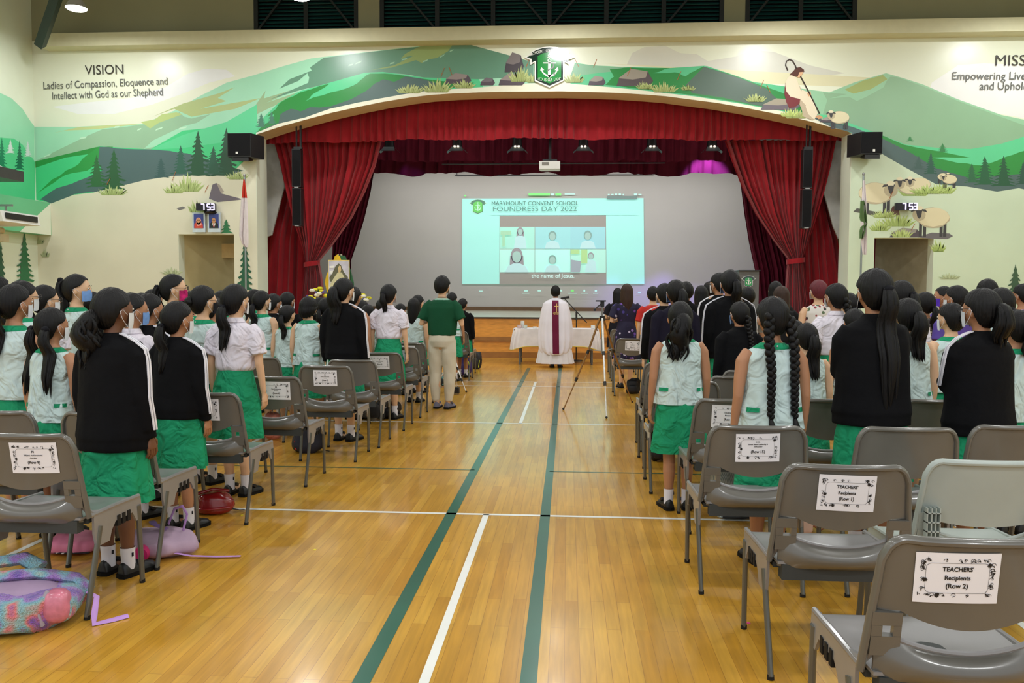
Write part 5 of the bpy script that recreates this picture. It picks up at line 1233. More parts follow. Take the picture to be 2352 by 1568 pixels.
bkb = M('black_nylon', (24, 24, 28), .6, bump=.1, bscale=14); yl = M('lime_piping', (206, 220, 60), .5)
simple_bag(852, 967, .3, .34, bkb, 'black backpack under the chairs left of the white shirt girl', 11)
simple_bag(893, 962, .22, .2, bkb, 'small black bag between the feet of chairs behind Row 3 sign', 12)
simple_bag(1068, 862, .2, .34, M('purple_nylon', (52, 36, 110), .6), 'purple backpack under the left aisle chairs near the front', 13, yl)
simple_bag(1092, 848, .22, .36, bkb, 'black backpack with lime edge beside the frontmost left chair', 14, yl)
simple_bag(1008, 890, .2, .22, spotted('patterned_bag_fabric', (30, 40, 44), [(200, 210, 190), (220, 120, 160), (90, 150, 160)], 24), 'patterned bag behind the person in green polo', 15)
simple_bag(618, 1010, .16, .26, M('coral_nylon', (224, 140, 124), .6), 'coral bag beside the green skirt of white shirt girl', 16)
simple_bag(1515, 1062, .16, .3, bkb, 'black bag behind the front legs of the Row 14 chair', 17)
simple_bag(1455, 905, .2, .22, bkb, 'black bag under the right aisle chairs near floral dress', 18)
p = at_z(1675, 1192, 0); st = bpy.data.materials.new('striped_white_fabric'); st.use_nodes = True; nt = st.node_tree; b = nt.nodes['Principled BSDF']
tc = nt.nodes.new('ShaderNodeTexCoord'); wv = nt.nodes.new('ShaderNodeTexWave'); wv.inputs['Scale'].default_value = 26; nt.links.new(tc.outputs['Object'], wv.inputs['Vector']); cr = nt.nodes.new('ShaderNodeValToRGB'); cr.color_ramp.elements[0].color = rgba((150, 165, 165)); cr.color_ramp.elements[1].color = rgba((224, 226, 220)); nt.links.new(wv.outputs['Fac'], cr.inputs['Fac']); nt.links.new(cr.outputs['Color'], b.inputs['Base Color']); b.inputs['Roughness'].default_value = .8
t = bag('school_backpack', 'white striped backpack on the floor behind the Row 15 chair', 'backpack', (p.x + .05, p.y + .1, 0), .2, (.17, .12, .16), st, seed=20, e=.75); strap(t, [(-.12, -.1, .02), (0, -.13, .02), (.14, -.1, .02)], .012, black, 'base_piping', (1, 1)); strap(t, [(-.05, 0, .3), (-.02, 0, .35), (.03, 0, .3)], .01, st, 'handle')
p = at_z(2112, 1225, 0)
t = bag('shoulder_bag', 'colourful patterned bag left of the pale grey chair', 'bag', (p.x, p.y + .05, 0), 0, (.13, .07, .1), spotted('colourful_bag_fabric', (150, 200, 210), [(190, 110, 190), (240, 200, 120), (230, 130, 150), (120, 90, 170), (240, 240, 240)], 26, .5), seed=21, e=.6); strap(t, [(-.06, 0, .19), (0, 0, .25), (.06, 0, .19)], .007, M('lilac_strap'), 'handle')
p = at_z(1852, 1222, 0)
t = bag('water_bottle', 'peach drink carton with tangled strap under the Row 1 chair', 'carton', (p.x, p.y, 0), 0, (.035, .03, .07), M('peach_carton', (240, 200, 180), .4), seed=22, e=.3); strap(t, [(.03, 0, .05), (.08, -.02, .02), (.11, .02, .02)], .005, M('brown_cord', (150, 80, 50), .6), 'cord', (1, 1))
for px, py, c, lab in ((556, 1183, (240, 226, 40), 'tiny yellow paper star on the floor by the red bag'), (1719, 1431, (240, 70, 160), 'tiny pink paper dot on the floor beside the Row 1 chair'), (723, 1262, (236, 220, 50), 'tiny yellow paper scrap in the middle left floor')):
    p = at_z(px, py, 0); mb = MB(); mb.prism([(.012 * (1 if k % 2 else .45) * math.cos(k * PI / 5), .012 * (1 if k % 2 else .45) * math.sin(k * PI / 5), 0) for k in range(10)], (0, 0, .0015)); o = ob('paper_scrap', mb, M('scrap_%d' % c[1], c, .5, var=0), smooth=False, loc=(p.x, p.y, .001)); tag(o, lab, 'paper')
# ================================================================== PEOPLE (built 1.5 m tall, scaled per person)
SKIN = {'l': M('skin_light', (222, 178, 142), .5, var=.04), 'm': M('skin_tan', (178, 126, 92), .5, var=.05), 'd': M('skin_brown', (116, 76, 54), .5, var=.06)}
hairm = bpy.data.materials.new('black_hair'); hairm.use_nodes = True
def hair_mat(name, rgb, rgb2):
    m = bpy.data.materials.new(name); m.use_nodes = True; nt = m.node_tree; N = nt.nodes; b = N['Principled BSDF']
    tc = N.new('ShaderNodeTexCoord'); mp = N.new('ShaderNodeMapping'); mp.inputs['Scale'].default_value = (90, 90, 9); nt.links.new(tc.outputs['Object'], mp.inputs['Vector'])
    nz = N.new('ShaderNodeTexNoise'); nz.inputs['Scale'].default_value = 1.6; nz.inputs['Detail'].default_value = 3; nt.links.new(mp.outputs['Vector'], nz.inputs['Vector'])
    cr = N.new('ShaderNodeValToRGB'); cr.color_ramp.elements[0].color = rgba(rgb); cr.color_ramp.elements[1].color = rgba(rgb2); nt.links.new(nz.outputs['Fac'], cr.inputs['Fac']); nt.links.new(cr.outputs['Color'], b.inputs['Base Color'])
    bp = N.new('ShaderNodeBump'); bp.inputs['Strength'].default_value = .6; bp.inputs['Distance'].default_value = .006; nt.links.new(nz.outputs['Fac'], bp.inputs['Height']); nt.links.new(bp.outputs['Normal'], b.inputs['Normal'])
    b.inputs['Roughness'].default_value = .5; b.inputs['Specular IOR Level'].default_value = .26
    return m
HAIR = {'k': hair_mat('black_hair_strands', (6, 5, 6), (17, 15, 16)), 'b': hair_mat('brown_hair_strands', (34, 22, 18), (70, 48, 36)), 'r': hair_mat('reddish_hair_strands', (70, 22, 30), (120, 50, 58))}
fab = dict(bump=.9, bscale=7)
blouse_m = M('pale_aqua_cotton', (198, 217, 215), .8, var=.05, scale=5, **fab); grn_m = M('school_green_cotton', (30, 144, 100), .75, var=.1, scale=5, bump=.75, bscale=8)
jack_m = M('black_jersey', (11, 11, 14), .9, var=.15, scale=6, bump=.55, bscale=8); jack2_m = M('dark_purple_jersey', (26, 23, 38), .9, var=.1, bump=.25, bscale=9)
white_m = M('white_shirt_cotton', (228, 220, 230), .8, var=.03, bump=.9, bscale=7); str_m = M('white_stripe', (232, 230, 238), .7, var=0)
sock_m = M('white_sock', (226, 224, 232), .8, var=.03); shoe_m = M('black_shoe', (20, 20, 21), .45, var=.1); sole_m = M('black_sole', (12, 12, 12), .7)
logo_m = M('sock_mark', (40, 40, 44), .7)
MASK = {'w': M('white_mask', (222, 226, 232), .7, var=.02), 'b': M('blue_mask', (120, 160, 220), .7, var=.1, scale=40), 'k': M('black_mask', (24, 26, 36), .7), 'p': M('purple_mask', (92, 56, 190), .7, var=.15, scale=30), 'm': M('magenta_mask', (190, 40, 110), .7, var=.4, scale=30)}
loop_m = M('mask_loop', (220, 220, 224), .7, var=0)
HC = Vector((0, .008, 1.395)); HO = -.022

def rotz(p, a, c=(0, 0)):
    x, y = p[0] - c[0], p[1] - c[1]; return Vector((c[0] + x * math.cos(a) - y * math.sin(a), c[1] + x * math.sin(a) + y * math.cos(a), p[2]))
ARMS = {
 'side': [[(.125, -.005, 1.185), (.165, -.008, 1.13), (.182, -.015, 1.03), (.19, -.018, .94), (.195, .0, .85), (.198, .022, .735)]],
 'tuck': [[(.12, 0, 1.18), (.142, .01, 1.12), (.146, .03, 1.03), (.14, .06, .96), (.11, .12, .97), (.05, .16, 1.0)]],
 'fold': [[(.13, -.005, 1.185), (.17, -.01, 1.13), (.2, -.03, 1.03), (.215, -.03, .96), (.17, .08, .97), (.06, .15, 1.02)]],
 'phone': [[(.13, -.005, 1.185), (.175, -.01, 1.13), (.215, -.03, 1.03), (.235, -.03, .95), (.2, .08, .98), (.13, .19, 1.06)]],
 'fwd': [[(.13, -.005, 1.185), (.17, .01, 1.12), (.2, .04, 1.02), (.21, .06, .94), (.19, .15, .96), (.15, .25, 1.0)]],
}
BODY = {}
def hand(mb, fm, w, d, side, pose):
    # w: wrist point, d: direction; the palm is thin across X
    d = d.normalized(); up = Vector((0, 1, 0)) if abs(d.y) < .7 else Vector((0, 0, -1))
    fwd = (up - d * up.dot(d)).normalized(); inn = fwd.cross(d).normalized()
    if inn.x * side > 0: inn = -inn
    R = []
    for t, a, b_ in ((0, .017, .014), (.25, .024, .0125), (.6, .034, .0125), (.9, .035, .011), (1.0, .032, .009)):
        c = w + d * (.075 * t); R.append([c + fwd * (a * math.cos(k * PI / 6)) + inn * (b_ * math.sin(k * PI / 6)) for k in range(12)])
    mb.rings(R)
    base = w + d * .068
    for k, L_ in enumerate((.062, .07, .066, .05)):
        o = base + fwd * (.027 - .018 * k)
        cu = .35 + .12 * k
        p1 = o + d * L_ * .4 + inn * L_ * .06; p2 = o + d * L_ * .72 + inn * L_ * .2 * (1 + cu); p3 = o + d * L_ * .9 + inn * L_ * .42 * (1 + cu)
        fm.tube([o - d * .01, p1, p2, p3], [.0085, .0082, .0074, .005], 8)
    o = w + d * .018 + fwd * .018
    fm.tube([o, o + fwd * .02 + d * .022 + inn * .004, o + fwd * .026 + d * .045 + inn * .012, o + fwd * .022 + d * .062 + inn * .018], [.0105, .0095, .0085, .006], 8)
def body(pose, hy):
    k = (pose, hy)
    if k in BODY: return BODY[k]
    mb, fm = MB(), MB()
    mb.loft([(.66, 0, 0, .07, .06), (.70, 0, -.005, .118, .085), (.76, 0, -.008, .135, .096), (.82, 0, -.004, .125, .088), (.91, 0, 0, .102, .074), (1.0, 0, .002, .108, .08), (1.09, 0, .0, .124, .084), (1.15, 0, -.003, .13, .076), (1.19, 0, -.006, .115, .062), (1.225, 0, -.008, .07, .05), (1.25, 0, -.008, .045, .045)], 24)
    mb.tube([(0, -.012, 1.2), (0, -.006, 1.26), (0, .002, 1.32)], [.052, .044, .046], 16)
    a = hy
    hd = MB()
    def jaw(p):
        t = max(0, -p.z / .1); return Vector((p.x * (1 - .3 * t * t), p.y * (1 - .12 * t) + .012 * t, p.z))
    hd.ell(HC, (.07, .088, .102), 24, 18, fn=jaw)
    hd.ell((0, .097, 1.38), (.011, .014, .018), 10, 8); hd.ell((0, .092, 1.395), (.008, .01, .022), 10, 8); hd.ell((0, .088, 1.343), (.02, .01, .007), 10, 6)
    for s in (-1, 1):
        hd.ell((s * .0745, .004, 1.378), (.016, .018, .029), 10, 10, Matrix.Rotation(s * -.35, 3, 'Z')); hd.ell((s * .028, .085, 1.412), (.018, .008, .006), 8, 6)
    mb.add(hd, lambda p: rotz(p, a) + Vector((0, 0, HO)))
    for s in (-1, 1):
        mb.tube([(s * .065, 0, .76), (s * .068, .002, .66), (s * .066, .006, .53), (s * .064, .008, .42), (s * .064, -.004, .34), (s * .064, -.008, .27), (s * .064, -.002, .15), (s * .064, 0, .06)], [.074, .07, .056, .045, .043, .044, .031, .03], 14)
        mb.ell((s * .066, .045, .035), (.03, .09, .03), 12, 8)
        P_ = [Vector((s * p[0], p[1], p[2])) for p in ARMS[pose][0]]
        if pose == 'fold' and s < 0: P_[-1] += Vector((.03, .02, -.02)); P_[-2] += Vector((0, .02, -.02))
        mb.tube(P_, [.04, .04, .034, .029, .026, .0195], 14)
        hand(mb, fm, P_[-1], P_[-1] - P_[-2], s, pose)
    me = remesh(mb, .009, 2, fm, 'person_body')
    me.materials.append(SKIN['l']); BODY[k] = me; return me
# ---- clothes
def ringv(prof, z):
    for a, b_ in zip(prof[:-1], prof[1:]):
        lo, hi = min(a[0], b_[0]), max(a[0], b_[0])
        if lo <= z <= hi:
            t = (z - a[0]) / (b_[0] - a[0]); return [a[i] + (b_[i] - a[i]) * t for i in range(5)]
    return prof[-1]
BLO = [(1.228, 0, -.008, .066, .056), (1.215, 0, -.01, .098, .062), (1.195, 0, -.01, .132, .074), (1.15, 0, -.008, .152, .092), (1.07, 0, -.004, .154, .104), (.98, 0, -.002, .158, .108), (.88, 0, -.004, .166, .115), (.78, 0, -.006, .178, .126), (.765, 0, -.006, .179, .127)]
JAC = [(1.262, 0, -.006, .052, .052), (1.235, 0, -.01, .075, .062), (1.215, 0, -.01, .115, .075), (1.185, 0, -.01, .15, .092), (1.12, 0, -.006, .168, .11), (1.0, 0, -.004, .172, .12), (.86, 0, -.006, .176, .124), (.775, 0, -.006, .186, .138), (.765, 0, -.006, .18, .134), (.715, 0, -.006, .179, .134)]
SHI = [(1.228, 0, -.008, .062, .056), (1.212, 0, -.01, .1, .066), (1.19, 0, -.01, .14, .08), (1.14, 0, -.008, .156, .098), (1.06, 0, -.004, .152, .104), (.97, 0, -.004, .148, .104), (.915, 0, -.006, .148, .106), (.895, 0, -.006, .136, .096), (.885, 0, -.006, .12, .086)]
SKI = [(.925, 0, -.004, .114, .086), (.90, 0, -.006, .118, .09), (.86, 0, -.008, .13, .098), (.78, 0, -.01, .152, .116), (.66, 0, -.008, .172, .132), (.54, 0, -.006, .186, .142), (.43, 0, -.004, .196, .15), (.42, 0, -.004, .196, .15)]
CL = {}
def dense(prof, n=28):
    zs = [prof[0][0] + (prof[-1][0] - prof[0][0]) * k / n for k in range(n + 1)]
    zs = sorted(set([round(z, 4) for z in zs] + [p[0] for p in prof]), reverse=True); return [tuple([z] + list(ringv(prof, z))[1:]) for z in zs]
def foldf(seed, amp, k0=0.0, n=(5, 9, 13)):
    rr = random.Random(seed); ph = [rr.uniform(0, 6) for _ in range(6)]
    def f(a, t):
        w_ = max(0, t - k0) / (1 - k0); w_ = w_ ** 1.2
        return 1 + amp * (w_ * (.6 * math.sin(n[0] * a + ph[0]) + .45 * math.sin(n[1] * a + ph[1] + 2 * t)) + .25 * (.3 + w_) * math.sin(n[2] * a + ph[2] + 5 * t) + .22 * math.sin(3 * a + ph[3] + 11 * t) * math.sin(PI * t))
    return f
def cl(key, fn):
    if key not in CL: CL[key] = fn()
    return CL[key]
def sc_prof(prof, hem=None, wide=1.0):
    p = [list(q) for q in prof]
    if hem is not None:
        z0 = p[3][0]; z1 = p[-1][0]
        for q in p:
            if q[0] < z0: q[0] = z0 - (z0 - q[0]) * (z0 - hem) / (z0 - z1)
    for q in p: 
        if q[0] < 1.2 or wide < 1: q[3] *= wide; q[4] *= wide
    return [tuple(q) for q in p]
def mk_loft(name, prof, seed, amp, k0, mat, n=56, thick=True):
    def f():
        mb = MB(); P_ = dense(prof); mb.loft(P_, n, False, foldf(seed, amp, k0))
        me = mb.mesh(name, [mat], True, sharp=80); return me
    return f
def sleeve_pts(pose): return [Vector(p) for p in ARMS[pose][0]]
def jacket_mesh(pose, seed, hem, wide, mat, name='jacket'):
    def f():
        mb = MB(); prof = sc_prof(JAC, hem, wide); mb.loft(dense(prof, 20), 36, True, foldf(seed, .035, .2))
        for s in (-1, 1):
            P_ = [Vector((s * p.x, p.y, p.z)) for p in sleeve_pts(pose)]
            P_[0].x *= .9
            e = (P_[-1] - P_[-2]).normalized(); P_[-1] = P_[-1] - e * .0
            mb.tube(P_[:-1] + [P_[-2].lerp(P_[-1], .7), P_[-2].lerp(P_[-1], .74), P_[-1] + e * .012], [.058, .062, .055, .05, .046, .043, .034, .033], 16, fold=lambda a, t: 1 + .05 * math.sin(3 * a + 26 * t + seed))
        me = remesh(mb, .0095, 2, None, name); me.materials.append(mat); return me
    return cl((name, pose, seed, hem, wide, mat.name), f)
def stripe_mesh(pose, s, n=2):
    def f():
        P_ = [Vector((s * p.x, p.y, p.z)) for p in sleeve_pts(pose)]
        pts = [Vector((s * .062, -.012, 1.258)), Vector((s * .10, -.012, 1.246)), Vector((s * .15, -.01, 1.222))] + [P_[1] + Vector((s * .046, 0, .052)), P_[1] + Vector((s * .063, 0, -.01)), P_[2] + Vector((s * .058, 0, 0)), P_[3] + Vector((s * .053, 0, 0)), P_[4] + Vector((s * .049, 0, 0)), P_[4].lerp(P_[5], .7) + Vector((s * .045, 0, 0))]
        if pose != 'side': pts = pts[:7]
        mb = MB(); 
        for o in (-.011, .005):
            q = [p + Vector((0, o, 0)) for p in pts]
            R = []
            for i, p in enumerate(q):
                t = (q[min(i + 1, len(q) - 1)] - q[max(i - 1, 0)]).normalized(); nrm = Vector((0, 1, 0)).cross(t).normalized(); 
                if nrm.x * s < 0 and abs(nrm.x) > .3: nrm = -nrm
                if nrm.z < 0 and abs(nrm.x) <= .3: nrm = -nrm
                R.append([p + Vector((0, -.0045, 0)) - nrm * .004, p + Vector((0, -.0045, 0)) + nrm * .003, p + Vector((0, .0045, 0)) + nrm * .003, p + Vector((0, .0045, 0)) - nrm * .004])
            mb.rings(R)
        return mb.mesh('stripe', [str_m], False)
    return cl(('stripe', pose, s), f)
def sleeve_mesh(pose, mat, rad, k=.55, seed=0, name='sleeve'):
    # short sleeves joined to their shirt
    def f(): return None
    return f
def shirt_mesh(pose, seed, prof, mat, name, slv=True, wide=1.0, hem=None):
    def f():
        mb = MB(); p = sc_prof(prof, hem, wide); mb.loft(dense(p, 22), 40, True, foldf(seed, .04, .1))
        if slv:
            for s in (-1, 1):
                P_ = [Vector((s * q.x, q.y, q.z)) for q in sleeve_pts(pose)]
                e = P_[2].lerp(P_[3], .35) + Vector((s * .006, 0, 0))
                P_[0].x *= .9; mb.tube([P_[0], P_[1], P_[2], e], [.052, .058, .058, .06], 16)
        me = remesh(mb, .0095, 2, None, name); me.materials.append(mat); return me
    return cl((name, pose, seed, mat.name, wide, hem), f)
def collar_mesh(mat, stand=False):
    def f():
        mb = MB(); prof = [(1.25 if stand else 1.236, 0, -.01, .054 if stand else .062, .05 if stand else .052), (1.232, 0, -.01, .07, .06), (1.214, 0, -.012, .104, .068), (1.206, 0, -.012, .112, .072), (1.2, 0, -.012, .108, .070)]
        if stand: prof = [(1.256, 0, -.01, .05, .048), (1.258, 0, -.01, .054, .052), (1.225, 0, -.012, .078, .064), (1.222, 0, -.012, .072, .06)]
        mb.loft(prof, 32, False); return mb.mesh('collar', [mat], True)
    return cl(('collar', mat.name, stand), f)
def tab_mesh(s, wide):
    def f():
        mb = MB()
        def fn(u, v):
            a = -PI / 2 + s * (.62 + .5 * u); r = ringv(sc_prof(BLO, None, wide), .872 + .03 * (v - .5)); return (r[3] * 1.045 * math.cos(a), r[2] + r[4] * 1.045 * math.sin(a), r[0] - .006 * (v - .5))
        mb.slab(fn, 6, 2, (0, -.002, 0)); return mb.mesh('side_tab', [grn_m], True)
    return cl(('tab', s, wide), f)
def shoe_meshes():
    def f():
        mb = MB(); R = []
        for y, w_, h_ in ((-.05, .022, .05), (-.045, .03, .062), (-.02, .034, .068), (.02, .034, .066), (.06, .037, .05), (.1, .041, .04), (.13, .038, .033), (.15, .026, .026), (.156, .012, .018)):
            R.append([(w_ * math.cos(t), y, max(.014, .014 + h_ * math.sin(t)) if math.sin(t) > 0 else .012) for t in [2 * PI * i / 16 for i in range(16)]])
        mb.rings(R); mb2 = MB(); out = [(.03, -.052), (.037, -.02), (.036, .03), (.044, .1), (.04, .14), (.02, .165), (-.02, .165), (-.04, .14), (-.042, .1), (-.034, .03), (-.036, -.02), (-.03, -.052), (0, -.06)]
        mb2.prism([(x, y, 0) for x, y in out], (0, 0, .022)); mb3 = MB(); mb3.box((0, .055, .062), (.074, .03, .018), Matrix.Rotation(-.45, 3, 'X'))
        return mb.mesh('shoe', [shoe_m], True, sharp=70), mb2.mesh('sole', [sole_m], False), mb3.mesh('strap', [shoe_m], False)
    return cl('shoe', f)
def sock_mesh():
    def f():
        mb = MB(); mb.tube([(0, .0, .04), (0, 0, .09), (0, -.002, .125), (0, -.002, .152)], [.034, .034, .035, .037], 16, cap=False); m2 = MB(); m2.prism([(.034, -.012, .108), (.034, -.002, .108), (.034, -.002, .128), (.034, -.012, .128)], (.004, 0, 0)); return mb.mesh('sock', [sock_m], True), m2.mesh('sock_mark', [logo_m], False)
    return cl('sock', f)
def trouser_mesh(mat):
    def f():
        mb = MB(); mb.loft([(.93, 0, 0, .125, .092), (.86, 0, -.004, .142, .108), (.76, 0, -.008, .152, .118), (.69, 0, -.004, .14, .105)], 30)
        for s in (-1, 1): mb.tube([(s * .066, 0, .76), (s * .075, 0, .64), (s * .08, .01, .5), (s * .082, .012, .4), (s * .084, 0, .28), (s * .08, 0, .17), (s * .076, 0, .1), (s * .076, 0, .085)], [.088, .088, .078, .07, .064, .054, .044, .04], 18, fold=lambda a, t: 1 + .04 * math.sin(4 * a + 20 * t))
        me = remesh(mb, .0095, 2, None, 'trousers'); me.materials.append(mat); return me
    return cl(('trousers', mat.name), f)
# ---- hair
def hair_cap(kind):
    def f():
        mb = MB(); C = Vector((0, .0, 1.398)); rx, ry, rz_ = .087, .105, .115; nu, nt_ = 124, 26
        def thm(d):
            if kind == 'short': return interp(d, [(0, 52), (30, 55), (55, 78), (72, 83), (88, 88), (98, 106), (110, 126), (132, 136), (180, 142)])
            if kind == 'long' or kind == 'bob': return interp(d, [(0, 50), (30, 54), (52, 74), (62, 90), (180, 90)])
            return interp(d, [(0, 48), (35, 56), (58, 74), (72, 82), (88, 87), (98, 106), (110, 134), (132, 146), (180, 152)])
        drop = {'long': .30, 'bob': .12}.get(kind, 0)
        def fn(u, v):
            a = 2 * PI * u; d = abs(math.degrees((a + PI) % (2 * PI) - PI)); tm = math.radians(thm(d))
            if drop:
                tt = min(1, v / .55); th = tm * tt; dz = 0; q = 1
                if v > .55 and d > 60:
                    w_ = (v - .55) / .45; e = min(1, (d - 60) / 25); dz = -w_ * (drop * (.75 + .25 * math.cos(math.radians(180 - d)) + .04 * math.sin(a * 13))) * e; q = 1 + (.10 * math.sin(w_ * PI * .8)) - .18 * w_ * w_
                    if kind == 'bob': q = 1 + .1 * math.sin(w_ * PI) - .25 * w_ * w_ * w_
                elif v > .55: th = tm; q = 1 - .12 * (v - .55) / .45
            else: th = tm * min(1, v / .94); dz = 0; q = 1 if v < .94 else 1 - .16 * (v - .94) / .06
            g = 1 + .014 * math.sin(a * 31) * math.sin(th) * min(1, th) + .03 * noise.noise(Vector((math.sin(a) * 2.2, math.cos(a) * 2.2, th * 2 + hash(kind) % 7 * 0)))
            return Vector((math.sin(a) * rx * math.sin(th) * q * g, math.cos(a) * ry * math.sin(th) * q * g - .004, rz_ * math.cos(th) * g + dz)) + C
        mb.grid(fn, nu, nt_, True); return mb.mesh('hair', [HAIR['k']], True, sharp=80)
    return cl(('cap', kind), f)
def tail_mesh(kind):
    def f():
        mb = MB(); rr = random.Random(hash(kind) % 1000 if False else sum(map(ord, str(kind))))
        st, L_, th = kind
        fo = lambda a, t: 1 + .09 * math.sin(7 * a + 2 * t) + .07 * math.sin(11 * a + 3)
        def tail(x, z0, y0, L, r, sway=0, curl=0):
            n = 18
            def path(t, ox, oy, Ls, ph):
                out = .03 * math.sin(min(1, t * 4) * PI / 2)
                z = z0 + .014 * math.sin(min(1, t * 5) * PI) - Ls * max(0, t - .03)
                yy = y0 - out
                if z < z0 - .08: yy += min(.035, (z0 - .08 - z) * .5)
                if z < 1.2: yy -= min(.035, (1.2 - z) * .25)
                sp = interp(t, [(0, .3), (.15, .75), (.5, 1), (1, .7)])
                return (x + sway * t + ox * sp + curl * .012 * math.sin(t * 15 + ph), yy + oy * sp + curl * .01 * math.sin(t * 12 + ph), z)
            for k in range(30 if curl else 15):
                q = 0 if k == 0 else (.55 if k < 7 else .95); a = k * 1.05
                rs = r * (.8 if k == 0 else (.42 if k < 7 else .2)) * (.62 if curl and k else 1); q = q if k < 15 else rr.uniform(.3, 1.05); Ls = L * (1 if k == 0 else rr.uniform(.8, 1.08)); ox, oy = r * q * math.cos(a), r * .7 * q * math.sin(a); ph = rr.uniform(0, 6) if curl else 0
                tb = [(0, .7), (.15, .9), (.5, 1), (.75, .85), (.9, .55), (1, .06)]
                if k == 0: tb = [(0, .55), (.12, .8), (.4, 1), (.7, .85), (.88, .45), (1, .06)]
                mb.tube([path(j / n, ox, oy, Ls, ph) for j in range(n + 1)], [rs * interp(j / n, tb) for j in range(n + 1)], 12, fold=fo)
        def braid(pts, r):
            pts = [Vector(p) for p in pts]; seg = [(pts[i + 1] - pts[i]).length for i in range(len(pts) - 1)]; tot = sum(seg); d = 0; k = 0
            while d < tot:
                i, e = 0, d
                while e > seg[i]: e -= seg[i]; i += 1
                p = pts[i].lerp(pts[i + 1], e / seg[i]); s = 1 if k % 2 else -1; q = r * (1 - .35 * d / tot)
                mb.ell(p + Vector((s * q * .42, 0, 0)), (q * .85, q * .9, q * 1.05), 12, 8, Matrix.Rotation(s * .6, 3, 'Y'), fn=lambda v: v * (1 + .05 * math.sin(v.x * 900))); d += q * .82; k += 1
            e = pts[-1]; mb.tube([e, e + Vector((.01, -.004, -.04)), e + Vector((-.012, 0, -.10)), e + Vector((.0, .004, -.13))], [q * .6, q * 1.15, q * .7, q * .1], 12, fold=fo)
        if st == 'low': tail(0, 1.345, -.095, L_, th, .01)
        elif st == 'mid': tail(0, 1.40, -.105, L_, th, .01)
        elif st == 'high': tail(0, 1.455, -.095, L_, th, 0)
        elif st == 'side': tail(.03, 1.37, -.1, L_, th, .03)
        elif st == 'curly': tail(-.015, 1.36, -.095, L_, th, -.03, 1)
        elif st == 'messy': tail(0, 1.39, -.1, L_, th, -.04, .8); mb.ell((0, -.09, 1.36), (.06, .05, .05), 16, 10)
        elif st == 'two': tail(.075, 1.37, -.07, L_, th, .035); tail(-.075, 1.37, -.07, L_, th, -.06)
        elif st == 'bun': mb.ell((0, -.11, 1.39), (th, th * .8, th), 18, 12, fn=lambda v: v * (1 + .08 * math.sin(v.z * 180 + v.x * 90)))
        elif st == 'braids':
            for s in (-1, 1): braid([(s * .055, -.075, 1.40), (s * .068, -.085, 1.33), (s * .075, -.105, 1.24), (s * .07, -.125, 1.1), (s * .072, -.128, 1.4 - L_)], th)
        elif st == 'braid': braid([(.02, -.1, 1.37), (.03, -.11, 1.28), (.045, -.125, 1.15), (.05, -.128, 1.4 - L_)], th)
        return mb.mesh('hair_tail', [HAIR['k']], True, sharp=80)
    return cl(('tail', kind), f)
tie_m = M('hair_tie', (14, 14, 22), .7)
def tie_mesh(st):
    def f():
        mb = MB(); pos = {'low': [(0, -.112, 1.35)], 'mid': [(0, -.122, 1.405)], 'high': [(0, -.115, 1.462)], 'side': [(.03, -.115, 1.375)], 'curly': [(-.015, -.112, 1.365)], 'messy': [(0, -.115, 1.395)], 'two': [(.082, -.085, 1.375), (-.082, -.085, 1.375)]}.get(st, [])
        for p in pos: mb.ell(p, (.026, .022, .022), 12, 8, fn=lambda v: v * (1 + .12 * math.sin(v.x * 400)))
        return mb.mesh('hair_tie', [tie_m], True)
    return cl(('tie', st), f)
def parting_mesh():
    def f():
        mb = MB(); mb.tube([Vector((.004 * math.sin(k), -.103 * math.sin(k * .2), 1.398 + .1135 * math.cos(k * .2))) for k in range(0, 10)], [.0005] + [.003] * 8 + [.0005], 6); return mb.mesh('hair_parting', [SKIN['l']], True)
    return cl('parting', f)
def mask_meshes():
    def f():
        mb = MB()
        def fn(u, v):
            a = math.radians(-64 + 128 * u); z = 1.302 + .08 * v; s = math.sin(a); c = math.cos(a); bul = 1 + .1 * c * math.sin(PI * (.15 + .7 * v))
            w_ = 1 - .1 * (1 - v); return Vector((.0745 * s * w_, .010 + .086 * c * bul * (1 - .04 * (1 - v)), z + (.006 if c > .8 else 0)))
        mb.slab(fn, 16, 6, (0, .002, 0)); m2 = MB()
        for s in (-1, 1):
            m2.tube([(s * .071, .038, 1.372), (s * .088, .006, 1.400), (s * .091, -.012, 1.39)], .0013, 6); m2.tube([(s * .07, .038, 1.312), (s * .086, .004, 1.352), (s * .091, -.012, 1.39)], .0013, 6)
        return mb.mesh('mask', [MASK['w']], True), m2.mesh('mask_loops', [loop_m], True)
    return cl('mask', f)
def glasses_mesh():
    def f():
        mb = MB()
        for s in (-1, 1):
            c = Vector((s * .03, .107, 1.40)); mb.tube([c + Vector((.022 * math.cos(k * PI / 8), 0, .016 * math.sin(k * PI / 8))) for k in range(17)], .0016, 6); mb.tube([(s * .052, .105, 1.403), (s * .074, .06, 1.402), (s * .083, -.012, 1.398)], .0018, 6)
        mb.tube([(-.009, .108, 1.402), (.009, .108, 1.402)], .0016, 6); return mb.mesh('glasses', [M('glasses_frame', (50, 44, 44), .3)], True)
    return cl('glasses', f)
def eye_meshes():
    def f():
        w_ = MB(); w_.ell((0, 0, 0), (.0125, .006, .007), 12, 8); k = MB(); k.ell((0, .004, 0), (.0058, .0035, .0062), 10, 6); b_ = MB(); b_.tube([(-.016, 0, 0), (0, .002, .005), (.016, -.002, .0)], [.0012, .0026, .0012], 6)
        return w_.mesh('eye', [M('eye_white', (225, 222, 216), .3, var=0)], True), k.mesh('iris', [M('iris_dark', (26, 18, 16), .2, var=0)], True), b_.mesh('eyebrow', [M('eyebrow_black', (24, 20, 20), .8, var=0)], True)
    return cl('eyes', f)
NP = [0]
